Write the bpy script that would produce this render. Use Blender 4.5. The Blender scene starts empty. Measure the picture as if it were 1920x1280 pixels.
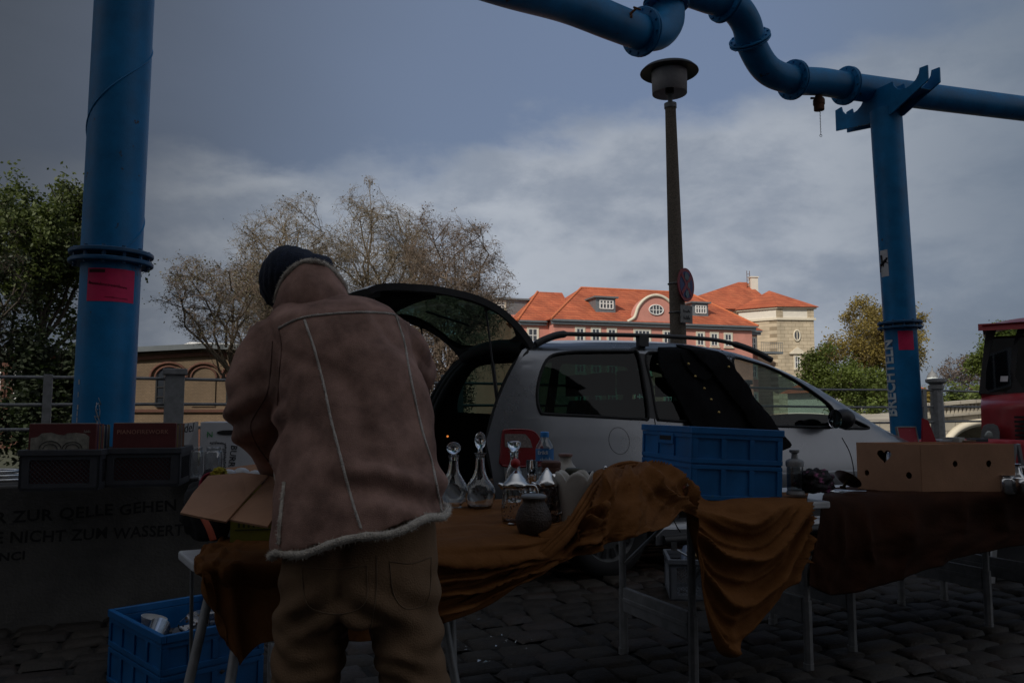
import bpy, bmesh, math, random
from math import sin, cos, pi, radians, sqrt, atan2, tan
from mathutils import Vector as V, Matrix as M, noise, geometry
R = random.Random(7)
FPX = 1493.33; PT = radians(5); CH = 1.14
C = bpy.context.scene.collection
A24 = radians(24)
AX = V((cos(A24), sin(A24), 0)); NX = V((-sin(A24), cos(A24), 0))
def ray(px, py):
    u = (px-960)/FPX; v = (640-py)/FPX
    return V((u, cos(PT)-v*sin(PT), sin(PT)+v*cos(PT)))
def at(px, py, d):
    r = ray(px, py); return V((0, 0, CH))+r*(d/r.y)
def gz(px, py, z=0.0):
    r = ray(px, py); return V((0, 0, CH))+r*((z-CH)/r.z)
def frame(x, y, z=0, ang=24):
    return M.Translation((x, y, z)) @ M.Rotation(radians(ang), 4, 'Z')
def onp(fr, px, py, off=0.0):
    """pixel -> (local x, z) on the vertical plane local y=off of frame fr"""
    n = fr.to_3x3() @ V((0, 1, 0)); p0 = fr @ V((0, off, 0)); o = V((0, 0, CH)); r = ray(px, py)
    p = o + r*((p0-o).dot(n)/r.dot(n)); q = fr.inverted() @ p
    return q.x, q.z
def fbm(x, y, z=0.0, o=3):
    s = 0; a = 1
    for i in range(o):
        s += a*noise.noise(V((x, y, z))); x *= 2.1; y *= 2.1; z *= 2.1; a *= .5
    return s
class MB:
    def __init__(s, m=None): s.v = []; s.f = []; s.sm = []; s.mi = []; s.m = m or M(); s.cur = 0
    def add(s, vs, fs, smooth=False):
        b = len(s.v); s.v += [s.m @ V(v) for v in vs]
        for f in fs: s.f.append(tuple(i+b for i in f)); s.sm.append(smooth); s.mi.append(s.cur)
        return s
    def box(s, x0, x1, y0, y1, z0, z1, tr=None):
        vs = [V((x, y, z)) for x in (x0, x1) for y in (y0, y1) for z in (z0, z1)]
        if tr: vs = [tr @ v for v in vs]
        return s.add(vs, [(0, 1, 3, 2), (4, 6, 7, 5), (0, 4, 5, 1), (2, 3, 7, 6), (0, 2, 6, 4), (1, 5, 7, 3)])
    def tube(s, pts, rad, n=8, caps=True, flat=1.0, smooth=True, ph=0):
        pts = [V(p) for p in pts]; k = len(pts)
        if not hasattr(rad, '__len__'): rad = [rad]*k
        vs = []; up = None
        for i in range(k):
            t = (pts[min(i+1, k-1)]-pts[max(i-1, 0)])
            t = t.normalized() if t.length > 1e-9 else V((0, 0, 1))
            if up is None: up = V((0, 0, 1)) if abs(t.z) < .9 else V((1, 0, 0))
            a = up.cross(t)
            a = a.normalized() if a.length > 1e-6 else V((1, 0, 0)); b = t.cross(a); up = b
            for j in range(n):
                q = 2*pi*j/n+ph; vs.append(pts[i]+a*(rad[i]*cos(q))+b*(rad[i]*sin(q)*flat))
        fs = [(i*n+j, i*n+(j+1) % n, (i+1)*n+(j+1) % n, (i+1)*n+j) for i in range(k-1) for j in range(n)]
        s.add(vs, fs, smooth)
        if caps: s.add(vs[:n], [tuple(range(n))[::-1]]); s.add(vs[-n:], [tuple(range(n))])
        return s
    def bar(s, p0, p1, w, h=None):
        h = h or w; return s.tube([p0, p1], w*.7071, 4, True, h/w, False, pi/4)
    def lathe(s, prof, c=(0, 0, 0), n=24, fn=None, tr=None):
        vs = []
        for (r, z) in prof:
            for j in range(n):
                q = 2*pi*j/n; rr = r if fn is None else fn(r, z, q)
                p = V((rr*cos(q), rr*sin(q), z))
                vs.append((tr @ p if tr else p)+V(c))
        fs = [(i*n+j, i*n+(j+1) % n, (i+1)*n+(j+1) % n, (i+1)*n+j) for i in range(len(prof)-1) for j in range(n)]
        return s.add(vs, fs, True)
    def prism(s, poly, d0, d1, fr=None):
        """poly of (x,z) extruded along local y d0..d1"""
        fr = fr or M(); n = len(poly)
        vs = [fr @ V((p[0], d0, p[1])) for p in poly]+[fr @ V((p[0], d1, p[1])) for p in poly]
        return s.add(vs, [tuple(range(n))[::-1], tuple(range(n, 2*n))]+[(i, (i+1) % n, n+(i+1) % n, n+i) for i in range(n)][::1])
    def foot(s, poly, z0, z1):
        n = len(poly); vs = [V((p[0], p[1], z0)) for p in poly]+[V((p[0], p[1], z1)) for p in poly]
        return s.add(vs, [tuple(range(n))[::-1], tuple(range(n, 2*n))]+[(i, (i+1) % n, n+(i+1) % n, n+i) for i in range(n)])
    def grid(s, fn, nu, nv, smooth=True):
        vs = [fn(i/nu, j/nv) for i in range(nu+1) for j in range(nv+1)]
        return s.add(vs, [(i*(nv+1)+j, (i+1)*(nv+1)+j, (i+1)*(nv+1)+j+1, i*(nv+1)+j+1) for i in range(nu) for j in range(nv)], smooth)
    def ball(s, c, r, n=12, sq=(1, 1, 1)):
        c = V(c); k = max(4, n//2)
        pr = [(max(1e-4, sin(pi*i/k)), -cos(pi*i/k)) for i in range(k+1)]
        vs = [c+V((p*cos(2*pi*j/n)*r*sq[0], p*sin(2*pi*j/n)*r*sq[1], z*r*sq[2])) for p, z in pr for j in range(n)]
        return s.add(vs, [(i*n+j, i*n+(j+1) % n, (i+1)*n+(j+1) % n, (i+1)*n+j) for i in range(k) for j in range(n)], True)
    def mesh(s, name, sharp=None, weld=False):
        me = bpy.data.meshes.new(name); me.from_pydata([tuple(v) for v in s.v], [], s.f)
        me.polygons.foreach_set('use_smooth', s.sm); me.polygons.foreach_set('material_index', s.mi)
        if weld:
            bm = bmesh.new(); bm.from_mesh(me); bmesh.ops.remove_doubles(bm, verts=bm.verts, dist=1e-4)
            bmesh.ops.recalc_face_normals(bm, faces=bm.faces); bm.to_mesh(me); bm.free()
        if sharp:
            me.polygons.foreach_set('use_smooth', [True]*len(me.polygons)); me.set_sharp_from_angle(angle=radians(sharp))
        me.update(); return me
def root_m(p):
    while p.parent: p = p.parent
    return M.Translation(p.location) @ p.rotation_euler.to_matrix().to_4x4()
def link(name, me, mats, parent=None):
    o = bpy.data.objects.new(name, me); C.objects.link(o)
    for m in (mats if isinstance(mats, (list, tuple)) else [mats]): me.materials.append(m)
    if parent:
        me.transform(root_m(parent).inverted()); o.parent = parent
    return o
def bevel(o, w=.004, seg=2):
    b = o.modifiers.new('bevel', 'BEVEL'); b.width = w; b.segments = seg; b.limit_method = 'ANGLE'; b.harden_normals = False
    return o
def part(name, mb, mats, parent, label=None, sharp=None, weld=False, bv=0):
    o = link(name, mb.mesh(name, sharp, weld), mats, parent)
    if label: o['label'] = label
    if bv: bevel(o, bv)
    return o
def tag(o, label, cat, group=None, kind=None):
    o['label'] = label; o['category'] = cat
    if group: o['group'] = group
    if kind: o['kind'] = kind
    return o
def thing(name, label, cat, loc=(0, 0, 0), rz=0, group=None):
    o = bpy.data.objects.new(name, None); C.objects.link(o); o.location = loc; o.rotation_euler = (0, 0, radians(rz)); o.empty_display_size = .2
    return tag(o, label, cat, group)
def solo(name, mb, mats, label, cat, group=None, sharp=None, weld=False, bv=0):
    me = mb.mesh(name, sharp, weld); xs = [v.co for v in me.vertices]
    c = V(((min(p.x for p in xs)+max(p.x for p in xs))/2, (min(p.y for p in xs)+max(p.y for p in xs))/2, min(p.z for p in xs)))
    me.transform(M.Translation(-c)); o = link(name, me, mats); o.location = c
    if bv: bevel(o, bv)
    return tag(o, label, cat, group)
def struct(name, mb, mats, sharp=None):
    o = link(name, mb.mesh(name, sharp), mats); o['kind'] = 'structure'; return o
def dup(rt, loc, rz=None, label=None):
    r = rt.copy(); C.objects.link(r); r.location = loc
    if rz is not None: r.rotation_euler = (0, 0, radians(rz))
    if label: r['label'] = label
    for ch in list(rt.children):
        c = ch.copy(); C.objects.link(c); c.parent = r
        for g in ch.children:
            d = g.copy(); C.objects.link(d); d.parent = c
    return r
# ---------- materials
def nm(name):
    m = bpy.data.materials.new(name); m.use_nodes = True; t = m.node_tree; return m, t, t.nodes['Principled BSDF']
def mat(name, col, rough=.6, metal=0, var=.18, sc=6, bump=0, bsc=60, coat=0, spec=.5, sheen=0, col2=None, vx=1, thr=None, emis=None, rvar=0, bdist=.01, chips=None):
    m, t, b = nm(name); N = t.nodes; L = t.links
    b.inputs['Roughness'].default_value = rough; b.inputs['Metallic'].default_value = metal
    b.inputs['Coat Weight'].default_value = coat; b.inputs['Specular IOR Level'].default_value = spec
    if sheen: b.inputs['Sheen Weight'].default_value = sheen; b.inputs['Sheen Roughness'].default_value = .4
    tc = N.new('ShaderNodeTexCoord'); mp = N.new('ShaderNodeMapping'); mp.inputs['Scale'].default_value = (1, 1, vx); L.new(tc.outputs['Object'], mp.inputs[0])
    n = N.new('ShaderNodeTexNoise'); n.inputs['Scale'].default_value = sc; n.inputs['Detail'].default_value = 6; n.inputs['Roughness'].default_value = .65
    L.new(mp.outputs[0], n.inputs['Vector'])
    r = N.new('ShaderNodeValToRGB'); c = col
    r.color_ramp.elements[0].position = .3 if thr is None else thr; r.color_ramp.elements[1].position = .7 if thr is None else thr+.12
    c1 = col2 or [x*(1+var) for x in c]; c0 = c if col2 else [x*(1-var) for x in c]
    r.color_ramp.elements[0].color = (*c0, 1); r.color_ramp.elements[1].color = (*c1, 1)
    L.new(n.outputs['Fac'], r.inputs[0]); L.new(r.outputs[0], b.inputs['Base Color'])
    if chips:
        n3 = N.new('ShaderNodeTexNoise'); n3.inputs['Scale'].default_value = chips[1]; n3.inputs['Detail'].default_value = 10; n3.inputs['Roughness'].default_value = .7; L.new(mp.outputs[0], n3.inputs['Vector'])
        m3 = N.new('ShaderNodeMapRange'); m3.inputs[1].default_value = chips[2]; m3.inputs[2].default_value = chips[2]+.03; L.new(n3.outputs['Fac'], m3.inputs[0])
        x3 = N.new('ShaderNodeMix'); x3.data_type = 'RGBA'; L.new(m3.outputs[0], x3.inputs[0]); L.new(r.outputs[0], x3.inputs[6]); x3.inputs[7].default_value = (*chips[0], 1); L.new(x3.outputs[2], b.inputs['Base Color'])
    if rvar:
        mr = N.new('ShaderNodeMapRange'); mr.inputs['To Min'].default_value = max(0, rough-rvar); mr.inputs['To Max'].default_value = min(1, rough+rvar)
        L.new(n.outputs['Fac'], mr.inputs[0]); L.new(mr.outputs[0], b.inputs['Roughness'])
    if bump:
        n2 = N.new('ShaderNodeTexNoise'); n2.inputs['Scale'].default_value = bsc; n2.inputs['Detail'].default_value = 4; L.new(mp.outputs[0], n2.inputs['Vector'])
        bp = N.new('ShaderNodeBump'); bp.inputs['Strength'].default_value = bump; bp.inputs['Distance'].default_value = bdist
        L.new(n2.outputs['Fac'], bp.inputs['Height']); L.new(bp.outputs[0], b.inputs['Normal'])
    if emis: b.inputs['Emission Color'].default_value = (*emis[0], 1); b.inputs['Emission Strength'].default_value = emis[1]
    return m
def pane(name, tint=(.6, .7, .65), refl=1.0, rough=0.02):
    m, t, b = nm(name); N = t.nodes; L = t.links; N.remove(b)
    tr = N.new('ShaderNodeBsdfTransparent'); tr.inputs[0].default_value = (*tint, 1)
    g = N.new('ShaderNodeBsdfGlossy'); g.inputs['Roughness'].default_value = rough; g.inputs[0].default_value = (1, 1, 1, 1)
    ge = N.new('ShaderNodeNewGeometry'); dt = N.new('ShaderNodeVectorMath'); dt.operation = 'DOT_PRODUCT'; L.new(ge.outputs['Incoming'], dt.inputs[0]); L.new(ge.outputs['Normal'], dt.inputs[1])
    ab = N.new('ShaderNodeMath'); ab.operation = 'ABSOLUTE'; L.new(dt.outputs['Value'], ab.inputs[0]); iv = N.new('ShaderNodeMath'); iv.operation = 'SUBTRACT'; iv.inputs[0].default_value = 1; L.new(ab.outputs[0], iv.inputs[1])
    pw = N.new('ShaderNodeMath'); pw.operation = 'POWER'; L.new(iv.outputs[0], pw.inputs[0]); pw.inputs[1].default_value = 5; fr = N.new('ShaderNodeMath'); fr.operation = 'MULTIPLY_ADD'; L.new(pw.outputs[0], fr.inputs[0]); fr.inputs[1].default_value = .92; fr.inputs[2].default_value = .07
    mu = N.new('ShaderNodeMath'); mu.operation = 'MULTIPLY'; mu.inputs[1].default_value = refl; mu.use_clamp = True
    mx = N.new('ShaderNodeMixShader'); L.new(fr.outputs[0], mu.inputs[0]); L.new(mu.outputs[0], mx.inputs[0]); L.new(tr.outputs[0], mx.inputs[1]); L.new(g.outputs[0], mx.inputs[2])
    L.new(mx.outputs[0], N['Material Output'].inputs[0]); return m
def glass(name, col=(.95, .97, .97), rough=0.0, ior=1.48):
    m, t, b = nm(name); b.inputs['Base Color'].default_value = (*col, 1); b.inputs['Roughness'].default_value = rough
    b.inputs['Transmission Weight'].default_value = 1; b.inputs['IOR'].default_value = ior; return m
def bricks(name, c1, c2, cm, scale, bw=.5, rh=.25, ms=.02, rough=.8, axis='XZ', bump=.3, off=.5, warp=0):
    """brick/tile/ashlar pattern; axis picks the two object axes the pattern runs in"""
    m, t, b = nm(name); N = t.nodes; L = t.links; b.inputs['Roughness'].default_value = rough
    tc = N.new('ShaderNodeTexCoord'); sp = N.new('ShaderNodeSeparateXYZ'); cb = N.new('ShaderNodeCombineXYZ'); L.new(tc.outputs['Object'], sp.inputs[0])
    if axis == 'XZ':
        ad = N.new('ShaderNodeMath'); ad.operation = 'ADD'; L.new(sp.outputs[0], ad.inputs[0]); L.new(sp.outputs[1], ad.inputs[1]); L.new(ad.outputs[0], cb.inputs[0]); L.new(sp.outputs[2], cb.inputs[1])
    else: L.new(sp.outputs[0], cb.inputs[0]); L.new(sp.outputs[1], cb.inputs[1])
    br = N.new('ShaderNodeTexBrick'); L.new(cb.outputs[0], br.inputs['Vector']); br.offset = off
    for k, c in (('Color1', c1), ('Color2', c2), ('Mortar', cm)): br.inputs[k].default_value = (*c, 1)
    br.inputs['Scale'].default_value = scale; br.inputs['Mortar Size'].default_value = ms; br.inputs['Brick Width'].default_value = bw; br.inputs['Row Height'].default_value = rh
    n = N.new('ShaderNodeTexNoise'); n.inputs['Scale'].default_value = .6; n.inputs['Detail'].default_value = 8; L.new(tc.outputs['Object'], n.inputs['Vector'])
    mr = N.new('ShaderNodeMapRange'); mr.inputs['From Min'].default_value = .3; mr.inputs['From Max'].default_value = .7; mr.inputs['To Min'].default_value = .72; mr.inputs['To Max'].default_value = 1.15; L.new(n.outputs['Fac'], mr.inputs[0])
    mx = N.new('ShaderNodeMix'); mx.data_type = 'RGBA'; mx.blend_type = 'MULTIPLY'; mx.inputs[0].default_value = 1
    L.new(br.outputs['Color'], mx.inputs[6]); L.new(mr.outputs[0], mx.inputs[7]); L.new(mx.outputs[2], b.inputs['Base Color'])
    bp = N.new('ShaderNodeBump'); bp.inputs['Strength'].default_value = bump; bp.inputs['Distance'].default_value = .02; bp.invert = True
    L.new(br.outputs['Fac'], bp.inputs['Height']); L.new(bp.outputs[0], b.inputs['Normal']); return m
def txt(s, size, fr, m, parent, name='lettering', ext=.001, wrap=None, shear=0, align='LEFT', bold=0, label=None, spacing=1):
    cu = bpy.data.curves.new(name, 'FONT'); cu.body = s; cu.size = size; cu.extrude = ext; cu.shear = shear; cu.align_x = align; cu.offset = bold; cu.space_character = spacing
    cu.resolution_u = 3
    ob = bpy.data.objects.new(name, cu); C.objects.link(ob); dg = bpy.context.evaluated_depsgraph_get()
    me = bpy.data.meshes.new_from_object(ob.evaluated_get(dg)); bpy.data.objects.remove(ob); me.name = name
    me.materials.clear()
    if wrap:
        bm = bmesh.new(); bm.from_mesh(me)
        for k in range(-40, 41):
            bmesh.ops.bisect_plane(bm, geom=bm.verts[:]+bm.edges[:]+bm.faces[:], plane_co=(k*size*.25, 0, 0), plane_no=(1, 0, 0))
            if abs(k) < 12: bmesh.ops.bisect_plane(bm, geom=bm.verts[:]+bm.edges[:]+bm.faces[:], plane_co=(0, k*size*.12, 0), plane_no=(0, 1, 0))
        for v in bm.verts: v.co = wrap(v.co)
        bm.to_mesh(me); bm.free()
    else: me.transform(fr)
    o = link(name, me, m, parent)
    if label: o['label'] = label
    return o
def scribble(f, w_, h_, m, parent, seed, r=.0012, n=9, name='lettering'):
    """illegible handwriting: strokes laid out in a w_ x h_ box and mapped by f(x, y)"""
    rn = random.Random(seed); mb = MB(); st = w_/n
    for i in range(n):
        x = i*st; k = rn.choice((0, 1, 2)); q = [(x, h_*rn.uniform(0, .3)), (x+st*.2, h_*(1 if k == 0 else .6)), (x+st*.45, h_*rn.uniform(0, .2)), (x+st*.7, h_*rn.uniform(.45, .7)), (x+st*.85, 0)]
        mb.tube([f(a, b) for a, b in q], r, 4)
    return part(name, mb, m, parent)
def panel(outer, holes, S, uc=(), vc=(), sm=True, mb=None):
    """polygon with holes in (u,v), cut into strips, mapped by S(u,v)"""
    loops = [[V((p[0], p[1], 0)) for p in l] for l in [outer]+list(holes)]
    fl = [p for l in loops for p in l]; tri = geometry.tessellate_polygon(loops)
    bm = bmesh.new(); vs = [bm.verts.new(p) for p in fl]
    for t in tri:
        try: bm.faces.new([vs[i] for i in t])
        except ValueError: pass
    for a, no, cs in ((0, (1, 0, 0), uc), (1, (0, 1, 0), vc)):
        for c in cs:
            co = (c, 0, 0) if a == 0 else (0, c, 0)
            bmesh.ops.bisect_plane(bm, geom=bm.verts[:]+bm.edges[:]+bm.faces[:], plane_co=co, plane_no=no)
    bmesh.ops.triangulate(bm, faces=[f for f in bm.faces if len(f.verts) > 4])
    bm.normal_update()
    for f in bm.faces:
        if f.normal.z < 0: f.normal_flip()
    bm.verts.index_update(); mb = mb or MB()
    mb.add([S(v.co.x, v.co.y) for v in bm.verts], [tuple(v.index for v in f.verts) for f in bm.faces], sm); bm.free(); return mb
def spline(pts, n):
    """Catmull-Rom through pts (tuples), n samples per span"""
    out = []; P = [V(p) for p in pts]; P = [P[0]*2-P[1]]+P+[P[-1]*2-P[-2]]
    for i in range(1, len(P)-2):
        for k in range(n):
            t = k/n; a, b, c, d = P[i-1], P[i], P[i+1], P[i+2]
            out.append(.5*((2*b)+(c-a)*t+(2*a-5*b+4*c-d)*t*t+(3*b-a-3*c+d)*t*t*t))
    out.append(P[-2]); return out
def interp(x, tb):
    if x <= tb[0][0]: return tb[0][1]
    for (a, b), (c, d) in zip(tb, tb[1:]):
        if x <= c:
            t = (x-a)/(c-a) if c > a else 0; return b+(d-b)*t
    return tb[-1][1]
def sinterp(x, tb):
    if x <= tb[0][0]: return tb[0][1]
    for i in range(len(tb)-1):
        if x <= tb[i+1][0]:
            p0 = tb[max(i-1, 0)]; p1 = tb[i]; p2 = tb[i+1]; p3 = tb[min(i+2, len(tb)-1)]; h = p2[0]-p1[0]; t = (x-p1[0])/h
            m1 = (p2[1]-p0[1])/max(1e-6, p2[0]-p0[0])*h; m2 = (p3[1]-p1[1])/max(1e-6, p3[0]-p1[0])*h
            return (2*t**3-3*t*t+1)*p1[1]+(t**3-2*t*t+t)*m1+(-2*t**3+3*t*t)*p2[1]+(t**3-t*t)*m2
    return tb[-1][1]
# ---------- materials shared
K = {}
K['blue'] = mat('blue_paint', (.001, .15, .36), .5, 0, .28, 3.5, .15, 90, rvar=.15, spec=.35, chips=((.04, .03, .028), 6, .635))
K['bluedk'] = mat('dark_blue_paint', (.004, .07, .17), .5, 0, .3, 9)
K['steel'] = mat('dull_steel', (.25, .25, .26), .45, .8, .2, 20)
K['white'] = mat('white_enamel', (.62, .64, .66), .45, 0, .12, 10, rvar=.1)
K['black'] = mat('black_plastic', (.018, .018, .02), .5, 0, .2, 10)
K['rust'] = mat('rusty_iron', (.12, .05, .025), .8, .2, .5, 25)
K['galv'] = mat('galvanised_steel', (.2, .205, .21), .6, .2, .25, 12)
K['concrete'] = mat('weathered_concrete', (.09, .085, .078), .9, 0, .35, 3, .5, 60)
K['ink'] = mat('black_marker', (.01, .01, .012), .8, 0, .2, 30)
K['pink'] = mat('pink_paper', (.62, .015, .10), .7, 0, .12, 14)
K['silver'] = mat('polished_silver', (.62, .62, .62), .2, 1, .15, 20, rvar=.1)
K['brass'] = mat('brass', (.45, .32, .12), .3, 1, .2, 30)
K['card'] = mat('brown_cardboard', (.38, .205, .12), .85, 0, .12, 8, .15, 120)
K['glass'] = glass('clear_glass')
K['water'] = None
# ---------- ground
def zq(s, n): return 0
NF = 11.35
gm = bricks('far_ground', (.06, .055, .045), (.05, .045, .04), (.03, .03, .025), 1, axis='XY')
dirt = mat('joint_dirt', (.012, .011, .010), .95, 0, .4, 9, .5, 80)
g = MB(); base = lambda s, n, z: tuple(AX*s+NX*n+V((0, 0, z)))
g.add([base(-400, -300, -.012), base(400, -300, -.012), base(400, NF, -.012), base(-400, NF, -.012)], [(0, 1, 2, 3)])
g.add([base(-400, NF+.35, -.012), base(400, NF+.35, -.012), base(400, NF+.35, -4), base(-400, NF+.35, -4)], [(0, 3, 2, 1)])
struct('ground', g, dirt)
w = MB(); w.add([base(-400, NF+.3, -2.4), base(400, NF+.3, -2.4), base(400, NF+14.7, -2.4), base(-400, NF+14.7, -2.4)], [(0, 1, 2, 3)])
struct('water', w, mat('canal_water', (.012, .018, .016), .08, 0, .2, 2, .3, 3))
fb = MB(); fb.add([base(-400, NF+14.5, -4), base(400, NF+14.5, -4), base(400, NF+14.5, -.6), base(-400, NF+14.5, -.6), base(4000, NF+14.5, -.6), base(4000, 5000, -.6), base(-4000, 5000, -.6), base(-4000, NF+14.5, -.6)], [(0, 1, 2, 3), (7, 4, 5, 6)])
struct('far_bank', fb, mat('far_bank_ground', (.05, .055, .03), .95, 0, .4, .5))
# cobbles
st = MB(); rr = random.Random(3); n = .8; row = 0
while n < NF-.1:
    h = .165+rr.uniform(-.02, .02); s = -7+rr.uniform(0, .2)
    while s < 13:
        ln = rr.uniform(.15, .27); c = AX*(s+ln/2)+NX*(n+h/2)
        if c.y > 1.6 and abs(c.x) < c.y*.72+2.2:
            z = rr.uniform(-.011, .008); g0 = .009; hgt = .010+rr.uniform(0, .007); tilt = (rr.uniform(-.03, .03), rr.uniform(-.04, .04)); vs = []
            xs = (s+g0, s+g0+.018, s+ln-g0-.018, s+ln-g0); ys = (n+g0, n+g0+.016, n+h-g0-.016, n+h-g0)
            for i in range(4):
                for j in range(4):
                    e = (i in (0, 3))+(j in (0, 3)); zz = z+(hgt if e == 0 else (-.006 if e == 1 else -.012))
                    jx = rr.uniform(-.011, .011); jy = rr.uniform(-.011, .011)
                    if e == 2: jx += .006 if i == 0 else -.006; jy += .006 if j == 0 else -.006
                    zz += tilt[0]*(xs[i]-s-ln/2)+tilt[1]*(ys[j]-n-h/2)
                    vs.append(AX*(xs[i]+jx)+NX*(ys[j]+jy)+V((0, 0, zz)))
            st.cur = rr.choice((0, 0, 1, 1, 2))
            st.add(vs, [(i*4+j, (i+1)*4+j, (i+1)*4+j+1, i*4+j+1) for i in range(3) for j in range(3)], True)
        s += ln
    n += h; row += 1
cob = [mat('granite_sett_a', (.026, .021, .017), .65, 0, .45, 18, .7, 70, rvar=.25, spec=.35), mat('granite_sett_b', (.034, .028, .022), .68, 0, .4, 22, .7, 80, rvar=.25, spec=.35), mat('granite_sett_c', (.028, .019, .014), .62, 0, .4, 25, .7, 60, rvar=.2)]
struct('cobblestone_paving', st, cob)
pl = MB(); pl.box(-60, 60, NF-.02, NF+.4, -.2, .38, M.Rotation(A24, 4, 'Z')); struct('quay_kerb', pl, mat('kerb_stone', (.10, .095, .085), .85, 0, .3, 4, .4, 40))
# ---------- world
def build_world():
    wd = bpy.data.worlds.new('World'); bpy.context.scene.world = wd; wd.use_nodes = True; t = wd.node_tree; N = t.nodes; L = t.links; bg = N['Background']
    tc = N.new('ShaderNodeTexCoord'); sp = N.new('ShaderNodeSeparateXYZ'); L.new(tc.outputs['Generated'], sp.inputs[0])
    def math(op, a, b=None, c=None, clamp=False):
        m = N.new('ShaderNodeMath'); m.operation = op; m.use_clamp = clamp
        for i, x in enumerate((a, b, c)):
            if x is None: continue
            if isinstance(x, (int, float)): m.inputs[i].default_value = x
            else: L.new(x, m.inputs[i])
        return m.outputs[0]
    def mr(x, a, b, c, d, smooth=True):
        m = N.new('ShaderNodeMapRange'); m.interpolation_type = 'SMOOTHSTEP' if smooth else 'LINEAR'
        for i, q in enumerate((a, b, c, d)): m.inputs[i+1].default_value = q
        L.new(x, m.inputs[0]); return m.outputs[0]
    def mixc(f, a, b, bt='MIX'):
        m = N.new('ShaderNodeMix'); m.data_type = 'RGBA'; m.blend_type = bt
        for i, x in ((0, f), (6, a), (7, b)):
            if isinstance(x, (int, float)): m.inputs[i].default_value = x
            elif isinstance(x, tuple): m.inputs[i].default_value = (*x, 1)
            else: L.new(x, m.inputs[i])
        return m.outputs[2]
    sky = N.new('ShaderNodeTexSky'); sky.sky_type = 'NISHITA'; sky.sun_disc = False; sky.sun_elevation = SUN_EL; sky.sun_rotation = SUN_ROT; sky.dust_density = 1.5
    X, Y, Z = sp.outputs
    # cloud layer coordinates: direction, flattened so that banks stretch sideways
    mp = N.new('ShaderNodeMapping'); mp.inputs['Scale'].default_value = (1.0, 1.0, 2.0); mp.inputs['Location'].default_value = SKY_OFF; L.new(tc.outputs['Generated'], mp.inputs[0])
    def ns(sc, det, rough, dist=0):
        n = N.new('ShaderNodeTexNoise'); n.inputs['Scale'].default_value = sc; n.inputs['Detail'].default_value = det; n.inputs['Roughness'].default_value = rough; n.inputs['Distortion'].default_value = dist
        L.new(mp.outputs[0], n.inputs['Vector']); return n.outputs['Fac']
    n1 = ns(2.2, 9, .55, .2); n2 = ns(3.6, 7, .52, .2); n3 = ns(1.1, 3, .5)
    # bank that covers the lower sky and the left: mask falls where the gap of blue lies (high, straight ahead)
    hgt = math('ADD', Z, math('MULTIPLY', math('SUBTRACT', n1, .5), .42)); n4 = ns(8, 10, .6, .15); hgt = math('ADD', hgt, math('MULTIPLY', math('SUBTRACT', n2, .5), .16)); hgt = math('ADD', hgt, math('MULTIPLY', math('SUBTRACT', n4, .5), .11))
    az = math('ARCTAN2', X, Y)
    top = math('ADD', math('MULTIPLY', mr(az, -.25, .12, 0, 1), .13), .245)       # height of the cloud bank's upper edge
    bank = mr(math('SUBTRACT', hgt, top), -.025, .05, 1, 0)
    blue = mixc(1.0, sky.outputs[0], (.66, .69, .74), 'MULTIPLY')
    blue = mixc(.8, blue, mixc(mr(az, -.2, .18, 0, 1), (1.65, 2.1, 3.05), (1.75, 2.3, 3.5)))
    lite = mixc(mr(math('ADD', math('MULTIPLY', n2, .5), math('MULTIPLY', n4, .5)), .40, .60, 0, 1), (2.7, 3.15, 3.9), (4.6, 5.0, 5.6)); lite = mixc(mr(n3, .42, .62, 0, .35), lite, (2.1, 2.4, 3.0))
    col = mixc(bank, blue, lite)
    # the storm cloud on the left
    storm = math('ADD', az, math('MULTIPLY', math('SUBTRACT', n3, .5), .35)); stf = mr(storm, -.68, -.06, 1, 0)
    col = mixc(stf, col, mixc(mr(n1, .3, .7, 0, 1), (.62, .74, .95), (.78, .92, 1.18)))
    # heavier cloud towards the right and low on the right-hand horizon
    rt = mr(az, .26, .66, 0, .85); col = mixc(rt, col, (1.35, 1.75, 2.35))
    lo = math('MULTIPLY', mr(Z, .0, .16, .6, 0), mr(az, .3, .5, 0, 1)); col = mixc(lo, col, (1.05, 1.3, 1.6))
    back = mr(Y, -.4, .3, 1, 0); col = mixc(back, col, (4.6, 4.7, 5.0))
    L.new(col, bg.inputs[0]); bg.inputs[1].default_value = .1
SUN_AZ = radians(215)   # compass-like: direction the light comes from, measured from +Y clockwise
SUN_EL = radians(37); SUN_ROT = SUN_AZ; SKY_OFF = (3.1, 1.7, .4)
build_world()
sl = bpy.data.lights.new('sun', 'SUN'); sl.energy = 3.0; sl.angle = radians(.6); sl.color = (1, .93, .82)
so = bpy.data.objects.new('sun', sl); C.objects.link(so); sd = V((sin(SUN_AZ)*cos(SUN_EL), cos(SUN_AZ)*cos(SUN_EL), sin(SUN_EL))); so.rotation_euler = sd.to_track_quat('Z', 'Y').to_euler(); so.location = (0, -5, 30)
cd = bpy.data.cameras.new('camera'); co = bpy.data.objects.new('camera', cd); C.objects.link(co); co.location = (0, 0, CH); co.rotation_euler = (radians(95), 0, 0)
cd.sensor_width = 36; cd.lens = 28; cd.clip_end = 12000; cd.clip_start = .05; bpy.context.scene.camera = co
vs_ = bpy.context.scene.view_settings; vs_.view_transform = 'Standard'; vs_.look = 'None'; vs_.exposure = 0; vs_.gamma = 1
bpy.context.scene.cycles.max_bounces = 10; bpy.context.scene.cycles.transparent_max_bounces = 24
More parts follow.
